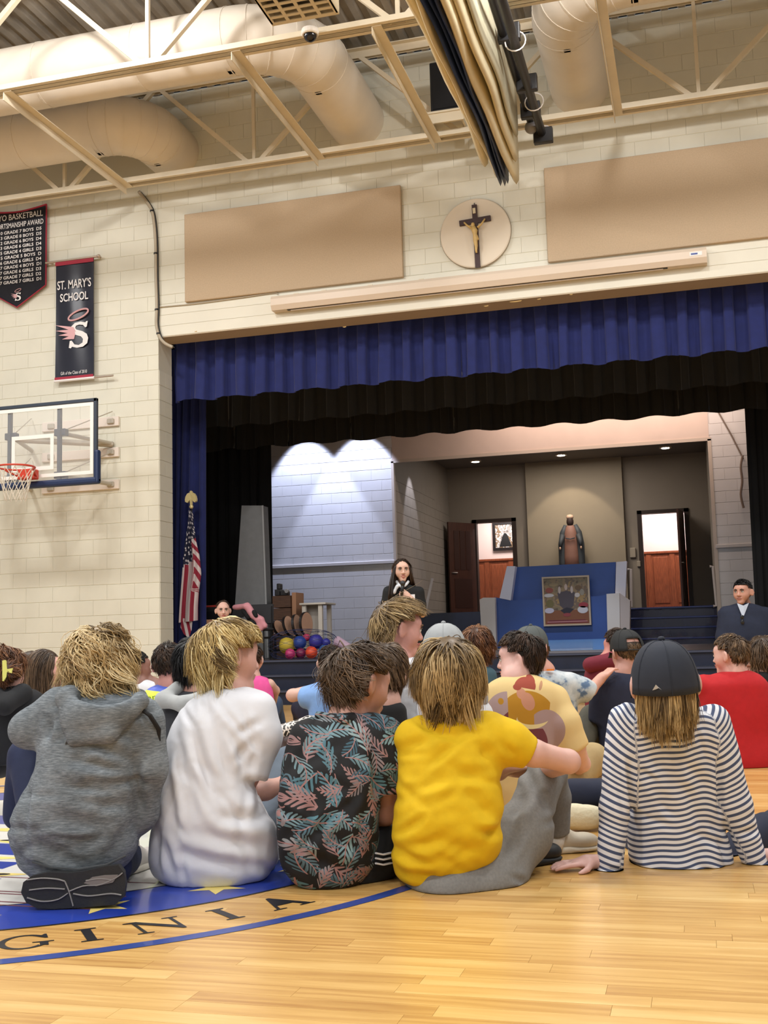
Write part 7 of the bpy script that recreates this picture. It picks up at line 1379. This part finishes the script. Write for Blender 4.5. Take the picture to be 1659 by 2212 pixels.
# balls in a net bag
YBb = 14.75; balls = [(620, 1394, 19, '#bda63a', 'yellow ball at the left end of the net bag'), (648, 1388, 15.5, '#23408f', 'royal blue ball on top of the net bag'), (683, 1386, 17, '#33308e', 'large purple ball at the top right of the net bag'), (662, 1377, 9, '#c43d63', 'small pink ball peeking between the blue and purple balls'), (627, 1414, 12, '#c23a72', 'bright pink ball at the bottom left of the net bag'), (650, 1412, 12, '#7c2149', 'dark magenta ball at the bottom middle of the net bag'), (673, 1411, 14, '#e0502f', 'orange ball at the bottom right of the net bag'), (702, 1406, 14, '#2f5a97', 'steel blue ball beside the dark haired boy'), (705, 1388, 10, '#2e2f90', 'small purple ball at the right end of the net bag')]
for k, (px, py, rp, c, lb) in enumerate(balls):
    dy = .12 if k in (0, 1, 2, 3, 8) else -.02
    if k == 5: dy = .1
    if k == 3: dy = .3
    p = atY(px, py, YBb+dy); rr_ = rp*p[1]/math.cos(YAW)/FPX*.93; p[2] = max(p[2], SF+rr_+.003)
    t = thing('rubber_ball', lb, 'ball', (p[0], p[1], p[2]-rr_), 'playground balls in a net bag'); m_ = mat('rubber_'+c[1:], c, .45, var=.05, vscale=8)
    MB().ball(p, rr_, 24).to('ball_skin', m_, t, smooth=True)
    if rp > 11: MB().tube([p+(rr_+.001)*np.array((math.cos(a), -.35*abs(math.sin(a))-.0, .94*math.sin(a))) for a in np.linspace(0, 2*math.pi, 33)], .004, 4, caps=False).to('seam', mat('seam_'+c[1:], c, .7), t)
nb = MB(); cx0 = atY(656, 1395, YBb+.05)
for k in range(16):
    for s in (-1, 1):
        P_ = []
        for i in range(15):
            f = i/14; a = math.pi*(.08+.84*f); th = 2*math.pi*k/16+s*f*1.6; rz = .245*math.sin(a)**.6; x = -.47*math.cos(a)*1.05; zc = cx0[2]+rz*math.cos(th)*.95; P_.append((cx0[0]+x, cx0[1]-.02+rz*math.sin(th)*1.1, max(zc, SF+.006)))
        nb.tube(P_, .0025, 3, caps=False)
nb.to('net_bag', mat('navy_netting', '#1e2448', .8), label='navy net bag holding the playground balls on the stage edge', cat='net bag')
# row of frame drums on a black rack
YD = 15.25; dr = thing('drum_rack', 'low black rack holding the frame drums', 'rack', (*atY(632, 1400, YD)[:2], SF)); ZS = atY(620, 1374, YD)[2]; ra, rb2 = atY(590, 1370, YD+.35), atY(682, 1362, YD+.35)
for z in (.12,): MB().bar((ra[0], ra[1], SF+z), (rb2[0], rb2[1], SF+z), .03).to('rack_rail', m_black, dr)
for x in (ra[0]+.03, rb2[0]-.03): MB().bar((x, ra[1], SF), (x, ra[1], ZS), .03).to('rack_post', m_black, dr)
MB().box((ra[0], YD-.2, ZS-.03), (rb2[0], YD+.36, ZS-.003)).to('rack_shelf', m_black, dr)
m_dh = mat('drum_head', '#c49a80', .6, var=.05, vscale=8); m_dr = mat('drum_rim', '#1a1414', .5)
for k, (px, py, hw, hh, tl, lb) in enumerate(((604, 1360, 9, 19, -28, 'smallest tan frame drum, first from the black curtain'), (626, 1353, 10, 23, -18, 'tan frame drum, second from the black curtain'), (643, 1348, 8, 24, -8, 'narrow-looking pale frame drum, third from the black curtain'), (663, 1345, 11.5, 26, -2, 'largest tan frame drum beside the white table'))):
    c = atY(px, py, YD-.05*k+.1); sc_ = c[1]/math.cos(YAW)/FPX; R0 = hh*sc_; c[2] = ZS+R0*.985; tw = math.acos(min(1, 1.12*hw/hh)); t = thing('frame_drum', lb, 'drum', (c[0], c[1], c[2]-R0), 'frame drums')
    vd = (CAM-c)*np.array((1, 1, 0)); vd /= np.linalg.norm(vd); rt_ = np.array((-vd[1], vd[0], 0)); tl_ = math.radians(-tl); sd_ = rt_*math.cos(tl_)+np.array((0, 0, math.sin(tl_))); nrm = vd*math.cos(tw)+sd_*math.sin(tw); nrm /= np.linalg.norm(nrm); u = np.cross(nrm, (0, 0, 1.)); u /= np.linalg.norm(u); w = np.cross(u, nrm); a0 = math.radians(tl)
    u2, w2 = u*math.cos(a0)+w*math.sin(a0), w*math.cos(a0)-u*math.sin(a0); ring_ = lambda rr2, d: [c+u2*rr2*math.cos(a)+w2*rr2*math.sin(a)+nrm*d for a in np.linspace(0, 2*math.pi, 33)[:-1]]
    b = MB(); A, B = ring_(R0, .0), ring_(R0, -.035); b.add(A+B, [(i, (i+1) % 32, 32+(i+1) % 32, 32+i) for i in range(32)]+[tuple(range(32, 64))[::-1]]); b.to('shell', m_dr, t)
    MB().add(ring_(R0*.96, .004), [tuple(range(32))]).to('head', m_dh, t)
# white table, crate and boxes behind the drums
yw = 15.9; a, c2 = atY(646, 1303, yw), atY(703, 1303, yw)
t = thing('white_table', 'off-white table with square legs behind the frame drums', 'table', ((a[0]+c2[0])/2, yw+.2, SF)); m_ow = mat('off_white_paint', '#c9c0b4', .6)
MB().box((a[0], yw, a[2]-.03), (c2[0], yw+.5, a[2]), .006).to('tabletop', m_ow, t); MB().box((a[0]+.05, yw+.2, SF+.1), (c2[0]-.12, yw+.22, a[2]-.03)).to('back_board', mat('pale_ply', '#a8a096', .7), t)
for x in (a[0]+.03, c2[0]-.13):
    for y in (yw+.04, yw+.44): MB().box((x, y, SF), (x+.06, y+.06, a[2]-.03)).to('leg', m_ow, t)
a, c2 = atY(588, 1287, yw+.1), atY(628, 1330, yw+.1); t = thing('wooden_crate', 'dark wooden crate beside the black curtain on the stage', 'crate', ((a[0]+c2[0])/2, yw+.3, SF)); m_cw = mat('brown_crate_wood', '#4f3423', .6, var=.3, vscale=8, sc3=(1, 1, 8))
for k in range(5): z0 = SF+(a[2]-SF)*k/5; MB().box((a[0], yw+.1, z0+.006), (c2[0], yw+.5, SF+(a[2]-SF)*(k+1)/5-.004), .004).to('slat', m_cw, t)
a2, c3 = atY(630, 1280, yw+.15), atY(640, 1330, yw+.15); MB().box((a2[0], yw+.15, SF+.003), (c3[0], yw+.5, a2[2]), .003).to('cardboard_box', mat('cardboard', '#a67a5c', .8), label='tall tan cardboard box next to the dark crate', cat='box')
t = thing('camera_gear', 'black camera gear piled on top of the dark crate', 'camera gear', (*atY(608, 1284, yw+.3)[:2], a[2])); zc = a[2]
for k, (px, py, w, h) in enumerate(((603, 1276, .11, .10), (612, 1278, .1, .08), (620, 1279, .06, .07), (604, 1268, .06, .09))): p = atY(px, py, yw+.28); MB().box((p[0]-w/2, p[1]-.06, zc+.002 if k < 3 else zc+.1), (p[0]+w/2, p[1]+.06, (zc if k < 3 else zc+.1)+h), .012).to('gear_block', m_pipe, t)
p = atY(621, 1277, yw+.2); MB().lathe([(.03, -.05), (.035, 0), (.02, .01)], tuple(p), 12, 'y').to('lens', mat('lens_glass', '#8a8a8c', .2), t)
# lavender bolster
P_ = [atY(*q, 14.9) for q in ((724, 1384), (734, 1388), (758, 1402))]
MB().tube(smoothp(P_, 8), [.055, .07, .075, .07, .065, .06, .06, .05], 14).to('foam_bolster', mat('lavender_fabric', '#b79cb0', .8), label='rounded lavender bolster beside the net bag', cat='bolster')
# black cabinet with red folder, pink jacket on a stand, parcel
ya = 15.0; a, c2 = atY(428, 1313, ya), atY(476, 1313, ya)
t = thing('black_cabinet', 'black cabinet behind the seated woman on the stage', 'cabinet', ((a[0]+c2[0])/2, ya+.2, SF)); MB().box((a[0], ya, SF+.003), (c2[0], ya+.4, a[2]), .01).to('body', m_black, t); MB().box((a[0]+.02, ya-.012, SF+.08), (c2[0]-.02, ya, a[2]-.05), .004).to('door', mat('black_lacquer', '#16161a', .3), t)
p = atY(436, 1312, ya+.1); q2 = atY(473, 1308, ya+.1); MB().box((p[0], ya+.05, a[2]+.003), (q2[0], ya+.33, a[2]+.03), .006).to('red_folder', mat('red_plastic', '#a3342c', .4), label='red folder lying on the black cabinet', cat='folder')
p, q2 = atY(433, 1339, 14.75), atY(462, 1352, 14.75); MB().box((p[0], 14.75, SF+.003), (q2[0], 14.92, p[2]), .004).to('shipping_box', mat('cardboard', '#a67a5c', .8), label='brown box in front of the black cabinet', cat='box')
t = thing('music_stand', 'black music stand next to the pink jacket', 'music stand', (*atY(513, 1400, 14.9)[:2], SF)); p, q2 = atY(499, 1313, 14.9), atY(527, 1334, 14.9)
MB().add([(p[0], 14.9, q2[2]), (q2[0], 14.9, q2[2]), (q2[0], 15.0, p[2]), (p[0], 15.0, p[2])], [(0, 1, 2, 3)]).to('desk', m_black, t); MB().tube([((p[0]+q2[0])/2, 14.95, SF+.02), ((p[0]+q2[0])/2, 14.95, q2[2]+.05)], .012, 8).to('post', m_black, t)
for k in range(3): an = k*2.1; MB().tube([((p[0]+q2[0])/2, 14.95, SF+.12), ((p[0]+q2[0])/2+.13*math.cos(an), 14.95+.13*math.sin(an), SF+.01)], .009, 6).to('leg', m_black, t)
m_pk = cloth('pink_fleece', '#cf8f98'); q_ = lambda px, py, dv=0.: K2W.T @ atY(px, py, 14.6+dv)
t = thing('pink_jacket', 'pink jacket draped over a chair on the stage', 'jacket', (*atY(545, 1400, 14.6)[:2], SF))
skin_mesh('shell', [C(q_(506, 1312, .1), q_(532, 1310), .035, .05, .03), C(q_(532, 1310), q_(548, 1328), .05, .05, .03), C(q_(548, 1330), q_(565, 1340), .045, .045, .03), C(q_(565, 1340), q_(572, 1352), .045, .04, .03), C(q_(556, 1338), q_(563, 1358), .04, .045, .03)], .012, m_pk, t, 2, wrinkles(60, .006, 25))
skin_mesh('lining', [C(q_(549, 1322, -.05), q_(553, 1330, -.05), .035, .03, .02), C(q_(528, 1318, .05), q_(538, 1332, .05), .05, .05, .03)], .012, m_bh, t, 2)
t = thing('side_chair', 'dark folding chair under the pink jacket', 'chair', (*atY(552, 1420, 14.75)[:2], SF)); c0 = atY(552, 1400, 14.8)
MB().box((c0[0]-.2, 14.62, SF+.40), (c0[0]+.2, 15.0, SF+.44), .01).to('seat', mat('grey_vinyl', '#2b2c30', .6), t); MB().box((c0[0]-.2, 14.98, SF+.5), (c0[0]+.2, 15.02, SF+.78), .01).to('backrest', mat('grey_vinyl', '#2b2c30', .6), t)
for x in (-.18, .18):
    for y in (14.66, 14.98): MB().tube([(c0[0]+x, y, SF), (c0[0]+x, y, SF+.42 if y < 14.9 else SF+.75)], .011, 6).to('leg', m_black, t)
# cable on the right of the stage wall
P_ = [atY(*q, SB-.03) for q in ((1549, 885), (1580, 940), (1606, 992))]
MB().tube(P_, .012, 6).to('stage_cable', mat('brown_cable', '#7d6a5c', .6), label='thin cable slanting across the wall right of the alcove', cat='cable')
P_ = [atY(*q, SB-.03) for q in ((1604, 985), (1600, 1010), (1603, 1040), (1600, 1070), (1606, 1098))]
MB().tube(smoothp(P_, 20)-np.array((0, .06, 0)), .02, 6).to('stage_rope', mat('brown_cable', '#7d6a5c', .6), label='looped rope hanging beside the right black curtain', cat='rope')
